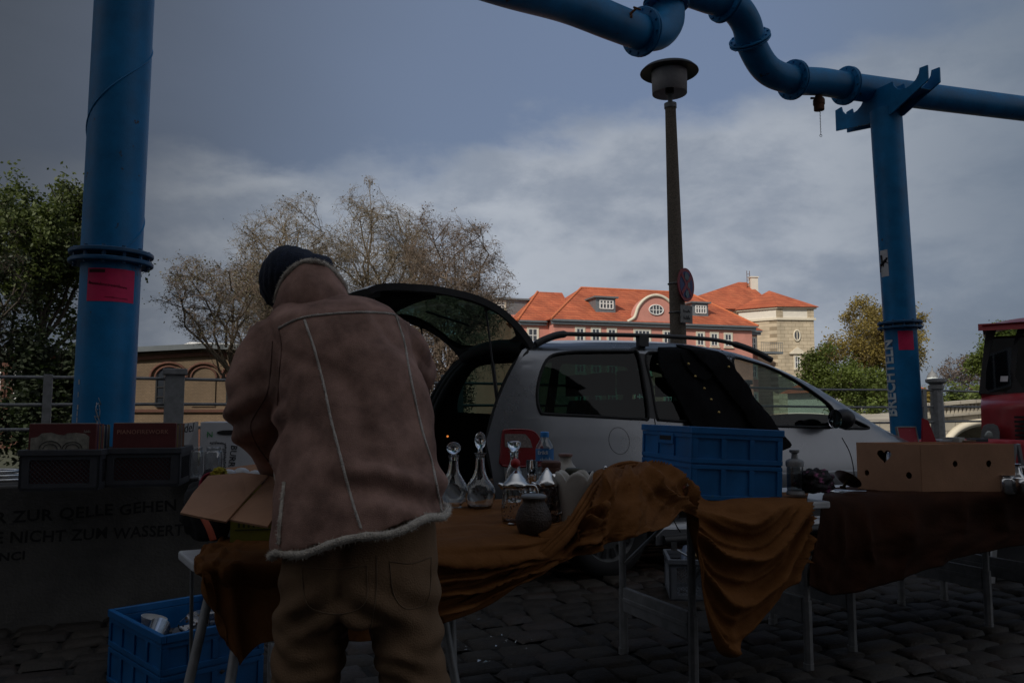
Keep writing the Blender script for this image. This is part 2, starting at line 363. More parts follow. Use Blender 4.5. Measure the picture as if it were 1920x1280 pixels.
# ---------- unseen blocks added behind the camera to shade the quay, pale to bounce light
def behind(x0, x1, y0, y1, h, lab, col):
    b = thing('shade_block', lab, 'building', ((x0+x1)/2, y1, 0))
    wm = mat('plaster', col, .9, 0, .15, .8); w = MB(); w.box(x0, x1, y0, y1, 0, h); part('wall', w, wm, b)
    r = MB(); r.prism([(x0-.4, h), (x1+.4, h), (x1-1, h+3), (x0+1, h+3)], y0-.4, y1+.4); part('roof', r, K['roofdark'], b)
    for i in range(int((x1-x0)/3.2)):
        for k in range(int(h/3.4)):
            cx = x0+2+i*3.2; cz = 1.4+k*3.4; f = MB(); f.box(cx-.75, cx+.75, y1, y1+.07, cz-.1, cz+1.9); wn = part('window', f, K['white'], b)
            p = MB(); p.box(cx-.6, cx-.04, y1+.03, y1+.075, cz, cz+1.8); p.box(cx+.04, cx+.6, y1+.03, y1+.075, cz, cz+1.8); part('pane', p, K['winglass'], wn)
K['roofdark'] = mat('slate_roof', (.06, .055, .055), .7)
K['winglass'] = mat('window_glass', (.03, .035, .045), .08, 0, .3, 1, spec=.8)
behind(-46, -19, -26, -13, 23, 'unseen grey plastered block added behind the photographer on the left to shade the quay', (.42, .40, .37))
behind(-18.6, 6, -26, -12, 25, 'unseen brown plastered block added directly behind the photographer to shade the quay', (.42, .38, .33))
behind(6.4, 30, -26, -13, 22, 'unseen ochre block added behind the photographer on the right to shade the quay', (.42, .36, .28))
# ---------- pink house
K['tile'] = bricks('orange_roof_tiles', (.54, .145, .06), (.40, .09, .035), (.18, .05, .03), 1.6, .5, .5, .03, .75, 'XZ', .4, 0)
K['salmon'] = mat('salmon_plaster', (.56, .25, .20), .9, 0, .15, .7, .1, 20)
K['zinc'] = mat('zinc_sheet', (.17, .19, .205), .5, .3, .12, 3)
K['cream'] = mat('cream_trim', (.66, .60, .48), .8, 0, .08, 3)
K['wframe'] = mat('white_window_frame', (.72, .72, .70), .6, 0, .05, 5)
FA = frame(*at(1040, 770, 80).xy, 0, 17)
def fx(px, off=0, py=700): return onp(FA, px, py, off)[0]
def fz(px, py, off=0): return onp(FA, px, py, off)[1]
def hip(mb, fr, x0, x1, y0, y1, z0, zr, xl, xr, yr, ov=.5):
    """hipped roof: eaves rectangle, ridge from xl to xr at yr, height zr"""
    vs = [fr @ V(p) for p in ((x0-ov, y0-ov, z0), (x1+ov, y0-ov, z0), (x1+ov, y1+ov, z0), (x0-ov, y1+ov, z0), (xl, yr, zr), (xr, yr, zr))]
    mb.add(vs, [(0, 1, 5, 4), (1, 2, 5), (2, 3, 4, 5), (3, 0, 4), (0, 3, 2, 1)])
ph = thing('house', 'salmon pink house with orange tiled roof, dormers and curved gable', 'house', FA.translation, 17)
ze = fz(1040, 601); xr_ = fx(1412); xl_ = fx(975, 2)
w = MB(FA); w.box(0, xr_, 0, 13, -.6, ze); w.box(xl_, -.01, 1.6, 12.4, -.6, ze-.02); w.box(xr_+.01, xr_+fx(1437, 2)-fx(1412, 2), 1.6, 12, -.6, ze-.3)
x3 = xr_+fx(1437, 2)-fx(1412, 2)
part('wall', w, K['salmon'], ph)
co_ = MB(FA)
for (a, b, y0, z) in ((-.35, xr_+.35, 0, ze), (xl_-.3, -.36, 1.6, ze-.02), (xr_+.36, x3+.3, 1.6, ze-.3)):
    co_.box(a, b, y0-.3, y0-.004, z-.35, z-.06); co_.box(a-.05, b+.05, y0-.5, y0+.02, z-.055, z+.12)
part('cornice', co_, K['zinc'], ph)
r = MB(); zr = at(1090, 537, 87).z
ridge_r = fx(1292, 6.5, 550)
hip(r, FA, 0, xr_, 0, 13, ze+.13, zr, fx(1090, 6.5, 540), ridge_r, 6.5); hip(r, FA, xl_, 2.5, 1.6, 12.4, ze+.11, at(1010, 547, 87).z, fx(1008, 7, 547), 3.5, 7)
hip(r, FA, xr_-2, x3, 1.6, 12, ze-.15, ze+2.6, xr_-1, xr_-.4, 6); roof = part('roof', r, K['tile'], ph)
rt = MB()
for p, q in (((-.5, -.5, ze+.15), (fx(1090, 6.5, 540), 6.5, zr)), ((fx(1090, 6.5, 540), 6.5, zr), (ridge_r, 6.5, zr)), ((xr_+.5, -.5, ze+.15), (ridge_r, 6.5, zr)), ((xl_-.5, 1.1, ze+.13), (fx(1008, 7, 547), 7, at(1010, 547, 87).z))):
    rt.tube([FA @ V(p), FA @ V(q)], .13, 6)
part('ridge_tiles', rt, mat('ridge_tile', (.52, .15, .06), .8), roof)
def window(fr, x, y, z, wd, h, parent, nx=2, nz=2, sur=.16, smat=None, arch=False):
    f = MB(fr); smat = smat or K['cream']
    f.box(x-wd/2-sur, x-wd/2, y-.06, y+.02, z-.1, z+h+sur); f.box(x+wd/2, x+wd/2+sur, y-.06, y+.02, z-.1, z+h+sur)
    f.box(x-wd/2, x+wd/2, y-.055, y+.02, z+h, z+h+sur); f.box(x-wd/2-sur-.05, x+wd/2+sur+.05, y-.14, y+.02, z-.22, z-.101)
    wn = part('window', f, smat, parent); fr_ = MB(fr)
    t = .075
    for i in range(nx+1): cx = x-wd/2+t/2+(wd-t)*i/nx; fr_.box(cx-t/2, cx+t/2, y-.045, y-.006, z, z+h)
    for k in range(nz+1): cz = z+t/2+(h-t)*k/nz; fr_.box(x-wd/2, x+wd/2, y-.041, y-.008, cz-t/2, cz+t/2)
    part('frame', fr_, K['wframe'], wn); p = MB(fr); p.box(x-wd/2, x+wd/2, y-.02, y-.004, z, z+h); part('pane', p, K['winglass'], wn)
    return wn
def wpx(fr, px, yt, yb, wpx_, off, parent, **k):
    x, zt = onp(fr, px, yt, off); _, zb = onp(fr, px, yb, off); sc = abs(onp(fr, px+wpx_/2, yt, off)[0]-onp(fr, px-wpx_/2, yt, off)[0]); window(fr, x, off, zb, sc, zt-zb, parent, **k)
for off, lst in ((0, ((1087.5, 615, 641, 14), (1117, 616, 642, 14), (1147, 617, 643, 14), (1204, 619, 645, 28), (1251, 621, 647, 13), (1313, 624, 647, 12), (1339, 625, 648, 12), (1365, 626, 649, 12))), (1.6, ((999, 616, 641, 17), (1411+1, 633, 655, 9)))):
    for (px, yt, yb, wd) in lst:
        o_ = off
        for dz in (0, 1, 2):
            x, zt = onp(FA, px, yt, o_); _, zb = onp(FA, px, yb, o_); sc = abs(onp(FA, px+wd/2, yt, o_)[0]-onp(FA, px-wd/2, yt, o_)[0])
            window(FA, x, o_, zb-dz*3.1, sc, zt-zb, ph, nx=4 if wd > 20 else 2, nz=2)
# dormers
def dormer(px0, px1, yt, yb):
    off = 1.2; x0, zt = onp(FA, px0, yt, off); x1, zb = onp(FA, px1, yb, off)
    d = MB(FA); d.box(x0, x1, off, off+3.6, zb, zt); d.box(x0-.25, x1+.25, off-.3, off+4, zt+.003, zt+.16); dm = part('dormer', d, K['zinc'], ph)
    f = MB(FA); a = x0+.45; b = x1-.3; z0 = zb+.5; z1 = zt-.25; f.box(a, b, off-.03, off-.003, z0, z1); 
    g_ = MB(FA); nW = 4
    for i in range(nW+1): q = a+(b-a)*i/nW; g_.box(q-.06, q+.06, off-.09, off-.031, z0, z1)
    for q in (z0, (z0+z1)/2+.1, z1): g_.box(a, b, off-.085, off-.033, q-.05, q+.05)
    part('pane', f, K['winglass'], dm); part('frame', g_, K['wframe'], dm)
dormer(1117, 1154, 558, 588); dormer(1297, 1328, 568, 596)
# curved gable
gp = [(1176, 603), (1188, 596), (1192, 588), (1196, 576), (1205, 564), (1217, 556), (1229, 553.5), (1241, 556), (1251, 562), (1259, 570), (1264, 580), (1270, 592), (1282, 603)]
gl = [onp(FA, a, b, -.35) for a, b in gp]; gl = [(p.x, p.y) for p in spline([(x, z, 0) for x, z in gl], 4)]
gb = MB(); gb.prism([(gl[0][0], ze+.13)]+gl+[(gl[-1][0], ze+.13)], -.35, .9, FA); gab = part('gable', gb, K['salmon'], ph)
gt = MB(); gt.tube([FA @ V((x, -.4, z)) for x, z in gl], .17, 6); part('gable_trim', gt, K['cream'], gab)
cx, cz = onp(FA, 1230, 581, -.35); ow = MB(FA); ow.prism([(cx+.82*cos(q), cz+.52*sin(q)) for q in [2*pi*i/24 for i in range(24)]], -.40, -.352); part('oval_pane', ow, K['winglass'], gab)
of = MB(FA); of.tube([(cx+.82*cos(2*pi*i/24), -.41, cz+.52*sin(2*pi*i/24)) for i in range(25)], .07, 5)
for q in (-.35, 0, .35): of.box(cx+q-.035, cx+q+.035, -.44, -.401, cz-.48, cz+.48)
of.box(cx-.8, cx+.8, -.435, -.401, cz-.035, cz+.035); part('oval_frame', of, K['wframe'], gab)
# balcony at the right end
bl = MB(FA); bx, bz = onp(FA, 1418, 660, 1.6); bl.box(bx-.3, bx+2.5, .2, 1.596, bz-.25, bz)
for i in range(12): bl.box(bx-.28+i*.245, bx-.25+i*.245, .22, .25, bz, bz+.95)
bl.box(bx-.3, bx+2.5, .2, .26, bz+.951, bz+1); part('balcony', bl, K['zinc'], ph)
# ---------- stone tower house behind it
K['sand'] = bricks('sandstone_ashlar', (.56, .47, .34), (.50, .42, .30), (.30, .24, .16), 1, .9, .42, .02, .85, 'XZ', .5)
K['whitewall'] = mat('white_plaster', (.70, .66, .58), .9, 0, .05, 2)
FT = frame(*at(1461, 770, 92).xy, 0, 5)
th = thing('tower_house', 'sandstone tower house with white frieze under orange hipped roof', 'house', FT.translation, 5)
tx = onp(FT, 1527, 640)[0]; zf0 = onp(FT, 1490, 600)[1]; zf1 = onp(FT, 1490, 579)[1]
Lp = (-3.3, 3.2)
fp = [(0, 0), (tx, 0), (tx, 7), (-2.5, 9), Lp]
def foot_in(poly, d):
    cx = sum(p[0] for p in poly)/len(poly); cy = sum(p[1] for p in poly)/len(poly); return [(p[0]+(p[0]-cx)*d, p[1]+(p[1]-cy)*d) for p in poly]
w = MB(FT); w.foot(fp, -.6, zf0); part('wall', w, K['sand'], th)
w = MB(FT); w.foot(foot_in(fp, -.004), zf0+.26, zf1); part('frieze', w, K['whitewall'], th)
w = MB(FT); w.foot(foot_in(fp, .05), zf0+.001, zf0+.255); w.foot(foot_in(fp, .07), zf1+.001, zf1+.2); part('cornice', w, K['cream'], th)
w = MB(FT)
for a, b in ((-.02, .75), (tx-.75, tx+.02)): w.box(a, b, -.05, .3, zf0+.257, zf1-.003)
part('pilaster', w, K['sand'], th)
r = MB(FT); e = foot_in(fp, .13); pk = V((.9, 4, onp(FT, 1463, 545, 4)[1]))
r.add([V((p[0], p[1], zf1+.21)) for p in e]+[pk], [(i, (i+1) % 5, 5) for i in range(5)]+[(4, 3, 2, 1, 0)]); rf2 = part('roof', r, K['tile'], th)
for (px, yt, yb, wd) in ((1494.5, 668, 690, 9), (1494.5, 720, 745, 10)): wpx(FT, px, yt, yb, wd, 0, th)
cx, cz = onp(FT, 1494, 629); ow = MB(FT); ow.prism([(cx+.3*cos(q), cz+.55*sin(q)) for q in [2*pi*i/20 for i in range(20)]], -.06, -.004); part('oval_pane', ow, K['winglass'], th)
of = MB(FT); of.tube([(cx+.38*cos(2*pi*i/20), -.06, cz+.63*sin(2*pi*i/20)) for i in range(21)], .1, 5); of.box(cx-.04, cx+.04, -.1, -.062, cz-.5, cz+.5); part('oval_frame', of, K['cream'], th)
pd = MB(FT); cx, cz = onp(FT, 1494.5, 661); pd.prism([(cx-.9, cz), (cx+.9, cz), (cx, cz+.65)], -.2, -.004); pd.box(cx-1, cx+1, -.25, -.004, cz-.16, cz-.002); part('pediment', pd, K['cream'], th)
# long roof behind
FR = frame(*at(1300, 770, 100).xy, 0, 10)
rh = thing('house', 'pale house with long orange roof and white chimney behind the pink house', 'house', FR.translation, 10)
zE = onp(FR, 1400, 581)[1]; xa = onp(FR, 1250, 600)[0]; xb = onp(FR, 1452, 600)[0]
w = MB(FR); w.box(xa, xb, 0, 13, -.6, zE); part('wall', w, K['whitewall'], rh)
r = MB(); zq_ = onp(FR, 1393, 529, 6.5)[1]; hip(r, FR, xa, xb, 0, 13, zE+.02, zq_, onp(FR, 1385, 529, 6.5)[0], onp(FR, 1400, 529, 6.5)[0], 6.5, .6); rfb = part('roof', r, K['tile'], rh)
cx, cz = onp(FR, 1412, 519, 5); w = MB(FR); w.box(cx-.45, cx+.5, 4.6, 5.4, cz-3, cz-.15); w.box(cx-.55, cx+.6, 4.5, 5.5, cz-.149, cz); part('chimney', w, K['whitewall'], rfb)
w = MB(FR)
for q in (0, .4): w.tube([(cx-.9+q, 5, cz-3), (cx-.9+q, 5, cz+.8)], .04, 4)
for k in range(8): w.tube([(cx-.9, 5, cz-2.6+k*.42), (cx-.5, 5, cz-2.6+k*.42)], .03, 4)
part('chimney_ladder', w, K['rust'], rfb)
wpx(FR, 1396, 594, 610, 9, 0, rh); wpx(FR, 1430, 588, 600, 7, 0, rh)
# grey-dormered house left of the pink one
FG = frame(*at(945, 770, 84).xy, 0, 17)
gh = thing('house', 'grey house with flat dormer glimpsed left of the pink house', 'house', FG.translation, 17)
w = MB(FG); w.box(-3, 4, 0, 8, -.6, onp(FG, 960, 590)[1]); part('wall', w, K['salmon'], gh)
w = MB(FG); z1 = onp(FG, 960, 561)[1]; w.box(-2.2, 3.4, .5, 7, onp(FG, 960, 590)[1]+.002, z1); w.box(-2.5, 3.7, .2, 7.3, z1+.002, z1+.18); part('dormer', w, K['zinc'], gh)
wpx(FG, 938, 566, 577, 16, .5, gh, nx=3)
# ---------- brick hall, left
K['ybrick'] = bricks('yellow_brick', (.23, .16, .10), (.19, .13, .08), (.14, .105, .07), 4, .5, .25, .03, .85, 'XZ', .4)
K['rbrick'] = bricks('red_brick', (.15, .055, .035), (.12, .045, .03), (.08, .05, .035), 4, .5, .25, .03, .85, 'XZ', .4)
FB = frame(*at(250, 770, 34).xy, 0, 13)
bh = thing('brick_hall', 'low yellow brick hall with arched windows behind the left blue column', 'building', FB.translation, 13)
xR = onp(FB, 560, 700)[0]; hz = [onp(FB, a, b) for a, b in ((250, 664), (330, 658), (382, 655), (457, 658), (520, 664))]
w = MB(); wx0 = -.4
w.prism([(wx0, -.6), (hz[-1][0], -.6)]+hz[::-1]+[(wx0, hz[0][1])], 0, 14, FB); part('wall', w, K['ybrick'], bh)
rf = MB(); tp = [(x, z+.02) for x, z in hz]; tp[0] = (wx0-.3, tp[0][1]); rf.prism(tp+[(x, z+.22) for x, z in tp[::-1]], -.4, 14.3, FB); part('roof', rf, K['zinc'], bh)
tr = MB(); tp = [(x, z-.28) for x, z in hz]; tr.prism(tp+[(x, z+.16) for x, z in tp[::-1]], -.12, -.004, FB); part('cornice', tr, K['rbrick'], bh)
for (p0, p1, yt, blind) in ((292, 341, 689, 0), (359, 405, 690, 1), (425, 470, 690, 0)):
    x0, z0 = onp(FB, p0, 762); x1, z1 = onp(FB, p1, yt); zs = z1-.42; c = (x0+x1)/2; hw = (x1-x0)/2
    ar = [(c+hw*cos(pi*i/12), zs+.42*sin(pi*i/12)) for i in range(13)]
    p = MB(); p.prism([(x0, z0), (x1, z0)]+ar, -.05, -.004, FB); wn = part('blind_arch' if blind else 'window', p, K['ybrick'] if blind else K['winglass'], bh)
    if not blind:
        f = MB(FB)
        for q in (0, .333, .667, 1): f.box(x0+(x1-x0)*q-.03, x0+(x1-x0)*q+.03, -.085, -.051, z0, zs+.2)
        for q in (0, .33, .66, .95): f.box(x0, x1, -.08, -.052, z0+(zs-z0)*q-.025, z0+(zs-z0)*q+.025)
        part('frame', f, K['black'], wn)
    t_ = MB(); t_.tube([FB @ V((c+(hw+.25)*cos(pi*i/12), -.06, zs+.62*sin(pi*i/12))) for i in range(13)], .06, 4)
    t_.tube([FB @ V((c+(hw+.05)*cos(pi*i/12), -.06, zs+.46*sin(pi*i/12))) for i in range(13)], .05, 4); part('arch', t_, K['rbrick'], wn)
tr = MB(FB); _, zb = onp(FB, 300, 768); tr.box(wx0, hz[-1][0], -.1, -.003, zb-.1, zb+.02); tr.box(wx0, hz[-1][0], -.14, -.002, -.6, zb-.75); part('plinth', tr, K['rbrick'], bh)
FC = frame(*at(-60, 770, 37).xy, 0, 13)
rb = thing('brick_building', 'dark red brick building half hidden behind the green tree', 'building', FC.translation, 8)
w = MB(FC); x1_ = onp(FC, 225, 700)[0]; zt_ = onp(FC, 100, 663)[1]; w.box(-4, x1_, 0, 10, -.6, zt_); part('wall', w, K['rbrick'], rb)
w = MB(FC); w.box(-4.3, x1_+.2, -.4, 10.4, zt_+.001, zt_+.2); part('roof', w, K['zinc'], rb)
for px in (-10, 40, 110, 200): wpx(FC, px, 695, 765, 26, 0, rb, smat=K['rbrick'], nx=3, nz=4)
# white hall roof behind
FW = frame(*at(400, 770, 70).xy, 0, 6); wh = thing('hall', 'white roofed hall peeking above the yellow brick hall', 'building', FW.translation, 6)
w = MB(FW); x0 = onp(FW, 345, 650)[0]; x1 = onp(FW, 560, 650)[0]; zt = onp(FW, 400, 652)[1]; w.box(x0, x1, 0, 10, -.6, zt); part('wall', w, K['whitewall'], wh)
w = MB(); zz = onp(FW, 380, 645)[1]; w.prism([(x0-.5, zt+.02), (x1, zt+.02), (x1-2, zz+.2), ((x0+x1)/2, zz), (x0+.6, zz+.15)], -.4, 11, FW); part('roof', w, mat('white_metal_roof', (.8, .8, .8), .5), wh)
# ---------- distant terrain strip of buildings right
for i, (px, yt, wd, col, lab) in enumerate(((1726, 716, 26, (.5, .42, .34), 'tiny cream house far beyond the bridge'), (1905, 712, 60, (.4, .33, .3), 'tiny brown house far away behind the red truck'))):
    f = frame(*at(px, 770, 160).xy, 0, 10); b = thing('house', lab, 'house', f.translation, 10); w = MB(f); h = onp(f, px, yt)[1]; hw = wd/1493*160/2
    w.box(-hw, hw, 0, 8, -.6, h-1.6); part('wall', w, mat('far_plaster', col, .9), b); r = MB(); hip(r, f, -hw, hw, 0, 8, h-1.59, h, -hw/2, hw/2, 4); part('roof', r, K['tile'], b)
    for k in range(3): window(f, -hw*.6+k*hw*.6, 0, h-3.6, .8, 1.2, b)
# terracotta low building near green tree (seen through branches)
f = frame(*at(1570, 770, 62).xy, 0, 10); b = thing('house', 'low house with small orange roof behind the green tree', 'house', f.translation, 10)
w = MB(f); h = onp(f, 1575, 735)[1]; w.box(-.8, 2.2, 0, 6, -.6, h); part('wall', w, K['whitewall'], b); r = MB(); hip(r, f, -.8, 2.2, 0, 6, h+.01, h+1.5, .3, 1, 3); part('roof', r, K['tile'], b)
for k in range(3): window(f, -.2+k*.9, 0, h-2.6, .4, 1.2, b)
# ---------- stone bridge
K['stone'] = bricks('bridge_stone', (.46, .42, .34), (.42, .38, .31), (.26, .23, .19), 1, .8, .4, .02, .85, 'XZ', .5)
FS = frame(*at(1760, 770, 30).xy, 0, 20)
br = thing('stone_bridge', 'pale stone arch bridge with balustrade beyond the railing', 'bridge', FS.translation, 20)
def bz(px, py): return onp(FS, px, py)
topz = [bz(1690, 790), bz(1730, 785), bz(1835, 776), bz(1990, 770)]
arc = [bz(1768, 850), bz(1775, 826), bz(1790, 808), bz(1810, 797), bz(1835, 791), bz(1870, 790), bz(1910, 797), bz(1950, 820), bz(1958, 850)]
arc = [(p.x, p.y) for p in spline([(x, z, 0) for x, z in arc], 3)]
a0, a1 = arc[0], arc[-1]
outer = [(topz[0][0], -2.6), (a0[0], -2.6)]+arc+[(a1[0], -2.6), (topz[-1][0], -2.6)]+topz[::-1]
w = MB(); w.prism(outer, 0, 6, FS); part('arch_wall', w, K['stone'], br)
w = MB(); w.tube([FS @ V((x, -.05, z)) for x, z in arc], .16, 4); part('arch_ring', w, K['cream'], br)
w = MB(FS)
for i in range(len(topz)-1):
    (xa_, za), (xb_, zb) = topz[i], topz[i+1]
    w.prism([(xa_, za+.01), (xb_, zb+.01), (xb_, zb+.10), (xa_, za+.10)], -.15, .25); w.prism([(xa_, za+.44), (xb_, zb+.44), (xb_, zb+.56), (xa_, za+.56)], -.15, .25)
    k = int((xb_-xa_)/.2)
    for j in range(k):
        x = xa_+(xb_-xa_)*(j+.5)/k; z = za+(zb-za)*(j+.5)/k; w.box(x-.05, x+.05, 0, .1, z+.09, z+.45)
part('balustrade', w, K['stone'], br)
# ---------- railing along the quay
def rail_z(n): return (.92, 1.225, 1.56)[n]
RF = frame(*(NX*NF).xy, 0, 24)
rl = thing('railing', 'grey pipe railing with three rails along the quay edge', 'railing', RF @ V((0, .15, .38)), 24)
w = MB(RF)
for k in range(3):
    z = rail_z(k); w.tube([(x, .15, z+.008*sin(x*1.3+k)) for x in [i*.5-20 for i in range(100)]], .021, 8)
part('rail', w, K['galv'], rl)
for px in (88, 1733, 610, 1110): 
    x = onp(RF, px, 760, .15)[0]; w = MB(RF); w.box(x-.05, x+.05, .12, .18, .36, 1.6); part('post', w, K['galv'], rl, bv=.005)
for px in (326, 850, 1390):
    x = onp(RF, px, 760, .15)[0]; w = MB(RF); w.box(x-.12, x+.12, .03, .27, .36, 1.62); w.box(x-.15, x+.15, 0, .3, 1.621, 1.70); part('post', w, K['galv'], rl, 'broad square sheet metal post', bv=.008)
x = onp(RF, 1757, 760, .15)[0]; w = MB(RF); pr = [(.17, .36), (.17, .5), (.135, .55), (.125, 1.3), (.115, 1.58), (.15, 1.6), (.15, 1.66), (.12, 1.69), (.20, 1.74), (.20, 1.80), (.05, 1.82), (.001, 1.82)]
w.lathe(pr, (x, .15, 0), 8); part('post', w, K['galv'], rl, 'heavy cast iron post with moulded cap', sharp=30)
# old street lantern beyond the bridge
q = at(1749, 720, 45); lt = thing('street_lantern', 'small old glass globe lantern seen above the cast iron post', 'street lamp', (q.x, q.y, -.6))
w = MB(); w.lathe([(.08, -.6), (.08, q.z-.1), (.2, q.z), (.22, q.z+.05)], (q.x, q.y, 0), 10); part('post', w, K['galv'], lt)
w = MB(); w.ball((q.x, q.y, q.z+.32), .3, 12); part('globe', w, mat('milk_glass', (.75, .8, .8), .15, 0, .05), lt)
w = MB(); w.lathe([(.31, q.z+.4), (.2, q.z+.62), (.05, q.z+.75), (.02, q.z+.95)], (q.x, q.y, 0), 10); part('cap', w, K['galv'], lt)
# white van across the canal
q = gz(1645, 793, -.0); fv = frame(*at(1648, 780, 38).xy, -.1, 10); vn = thing('delivery_van', 'small white van parked on the far bank by the railing', 'van', fv.translation, 10)
prof = [(-1.9, .35), (1.9, .35), (2.05, .8), (1.5, 1.0), (.9, 1.65), (-1.8, 1.7), (-1.95, 1.4)]
w = MB(); w.prism([(x*.5, z*.5+.2) for x, z in prof], -.9, .9, fv); part('body', w, K['white'], vn, bv=.05)
w = MB(); w.prism([(.9*.5, .75), (1.35*.5, .72), (.85*.5, .97), (.45*.5, .97)], -.91, -.88, fv); part('window', w, K['winglass'], vn)
for x in (-.6, .65): w = MB(fv); w.tube([(x, -.93, .33), (x, -.7, .33)], .17, 14); part('wheel', w, K['black'], vn)
# ---------- trees
K['bark'] = mat('bark', (.10, .078, .055), .95, 0, .35, 6, .5, 30)
K['barkdk'] = mat('dark_bark', (.05, .04, .03), .95, 0, .35, 6, .5, 30)
K['twig'] = mat('twigs', (.18, .135, .10), .9, 0, .3, 3)
K['twiglt'] = mat('pale_twigs', (.225, .18, .125), .9, 0, .3, 3)
def leafmat(name, c, v=.45, sc=.9):
    m = mat(name, c, .6, 0, v, sc); t = m.node_tree; N = t.nodes; L = t.links; b = N['Principled BSDF']
    tl = N.new('ShaderNodeBsdfTranslucent'); mx = N.new('ShaderNodeMixShader'); mx.inputs[0].default_value = .35
    src = b.inputs['Base Color'].links[0].from_socket; L.new(src, tl.inputs[0]); L.new(b.outputs[0], mx.inputs[1]); L.new(tl.outputs[0], mx.inputs[2]); L.new(mx.outputs[0], N['Material Output'].inputs[0]); return m
bud = leafmat('russet_buds', (.17, .125, .095), .3); bud2 = leafmat('olive_buds', (.16, .14, .08), .3)
gold = leafmat('golden_leaves', (.26, .20, .05), .4); green = leafmat('spring_leaves', (.10, .135, .022), .5); dkgreen = leafmat('dark_green_leaves', (.075, .10, .022), .5, .6); ivy = leafmat('ivy_leaves', (.02, .032, .010), .5, 1.2)  # dkgreen: darker leaf green for the left tree
def etree(label, name, px, d, top, bot, hw, seed, n=(14, 12, 8, 5), bark=None, twig=None, leaf=None, leafn=0, lsize=.07, lspread=.2, curl=.5, up=.15, tk=1.0, z0=-.6, trunk=.45, bx=0):
    """tree whose limbs fill a lumpy egg given by its top, bottom and half width"""
    rn = random.Random(seed); b = at(px+bx, 770, d); b.z = z0; zt_ = at(px, top, d).z; zb_ = at(px, bot, d).z; W = hw*d/FPX; cz = (zt_+zb_)/2; Hh = (zt_-zb_)/2; ctr = V((at(px, 770, d).x, b.y, cz))
    t = thing(name, label, 'tree', b); tr = MB(); tw = MB(); tips = []
    def env(p):   # <1 inside
        q = p-ctr; e = V((q.x/W, q.y/W, q.z/Hh)); l = e.length
        if l < 1e-5: return 0
        u = e/l; return l/(1+.22*noise.noise(u*2.3+V((seed, 0, 0)))+.12*noise.noise(u*5+V((0, seed, 0))))
    def path(p, q, k, bend, r0, r1, mb, ns):
        pts = [p]; L_ = (q-p).length; o1 = V((rn.gauss(0, 1), rn.gauss(0, 1), rn.gauss(0, .6)))*L_*bend
        for i in range(1, k+1):
            f = i/k; w = V((rn.gauss(0, 1), rn.gauss(0, 1), rn.gauss(0, 1)))*L_*bend*.35 if i < k else V((0, 0, 0)); pts.append(p.lerp(q, f)+o1*sin(pi*f)+w+V((0, 0, L_*.12*sin(pi*f))))
        mb.tube(pts, [r0+(r1-r0)*(i/k) for i in range(k+1)], ns, False); return pts
    ft = b.lerp(V((ctr.x, b.y, cz)), trunk); R0 = (zt_-z0)*.016*tk
    path(b, ft, 5, .02, R0*1.25, R0, tr, 9); limbs = []
    for i in range(n[0]):
        a = 2*pi*i*.382+rn.uniform(-.3, .3); el = math.asin(min(.98, max(-.45, -.35+1.35*(i+.5)/n[0]+rn.uniform(-.15, .15)))); q = ctr+V((cos(a)*cos(el)*W, sin(a)*cos(el)*W, sin(el)*Hh))*rn.uniform(.75, .95)
        s_ = ft.lerp(ctr, rn.uniform(0, .6)); limbs.append(path(s_, q, 7, .10, R0*.42, R0*.10, tr, 5))
        if i % 4 == 0: path(ft, s_, 2, .01, R0*.9, R0*.5, tr, 6)
    S_ = (W+Hh)/2
    def sub(par, cnt, ln, r0, lv):
        out = []
        for j in range(cnt):
            f = rn.uniform(.22, 1); i = min(len(par)-2, int(f*(len(par)-1))); p = par[i].lerp(par[i+1], rn.random()); dr = (par[i+1]-par[i]).normalized()
            for tr_ in range(5):
                q = p+(dr*.6+V((rn.gauss(0, .7), rn.gauss(0, .7), rn.gauss(0, .6)+up))).normalized()*ln*rn.uniform(.5, 1.25)
                if env(q) < 1: break
            else:
                q = p+(ctr-p).normalized()*ln*.4
            out.append(path(p, q, 4 if lv > 2 else 5, curl*(.22 if lv < 3 else .32), r0, r0*.35, tw, 3))
        return out
    for lb_ in limbs:
        for s1 in sub(lb_, n[1], S_*.42, R0*.11, 1):
            for s2 in sub(s1, n[2], S_*.20, R0*.05, 2):
                tips += s2[2:]
                for s3 in sub(s2, n[3], S_*.10, R0*.036, 3): tips += [s3[-1], s3[2]]
    part('trunk', tr, bark or K['bark'], t); cr = part('crown', tw, twig or K['twig'], t)
    if leafn:
        lf = MB(); vs = []; fs = []
        for i in range(leafn):
            c = rn.choice(tips)+V((rn.gauss(0, lspread), rn.gauss(0, lspread), rn.gauss(0, lspread*.8)))
            a = V((rn.gauss(0, 1), rn.gauss(0, 1), rn.gauss(0, .7))).normalized(); bb = a.cross(V((rn.gauss(0, 1), rn.gauss(0, 1), rn.gauss(0, 1)))).normalized(); l = lsize*rn.uniform(.6, 1.4)
            k = len(vs); vs += [c-a*l, c+bb*l*.55, c+a*l, c-bb*l*.55]; fs.append((k, k+1, k+2, k+3))
        lf.v = vs; lf.f = fs; lf.sm = [False]*len(fs); lf.mi = [0]*len(fs); part('leaves', lf, leaf, cr)
    return t
etree('bare tree with pale tangled twigs right behind the man\'s cap', 'bare_tree', 535, 30, 370, 770, 140, 11, n=(16, 14, 9, 5), twig=K['twiglt'], leafn=6000, leaf=bud2, lsize=.04, lspread=.1, trunk=.3)
etree('tallest bare tree with pale twigs between the cap and the tailgate', 'bare_tree', 705, 32, 358, 780, 150, 12, n=(17, 14, 9, 5), twig=K['twiglt'], leafn=6000, leaf=bud2, lsize=.04, lspread=.1, trunk=.3)
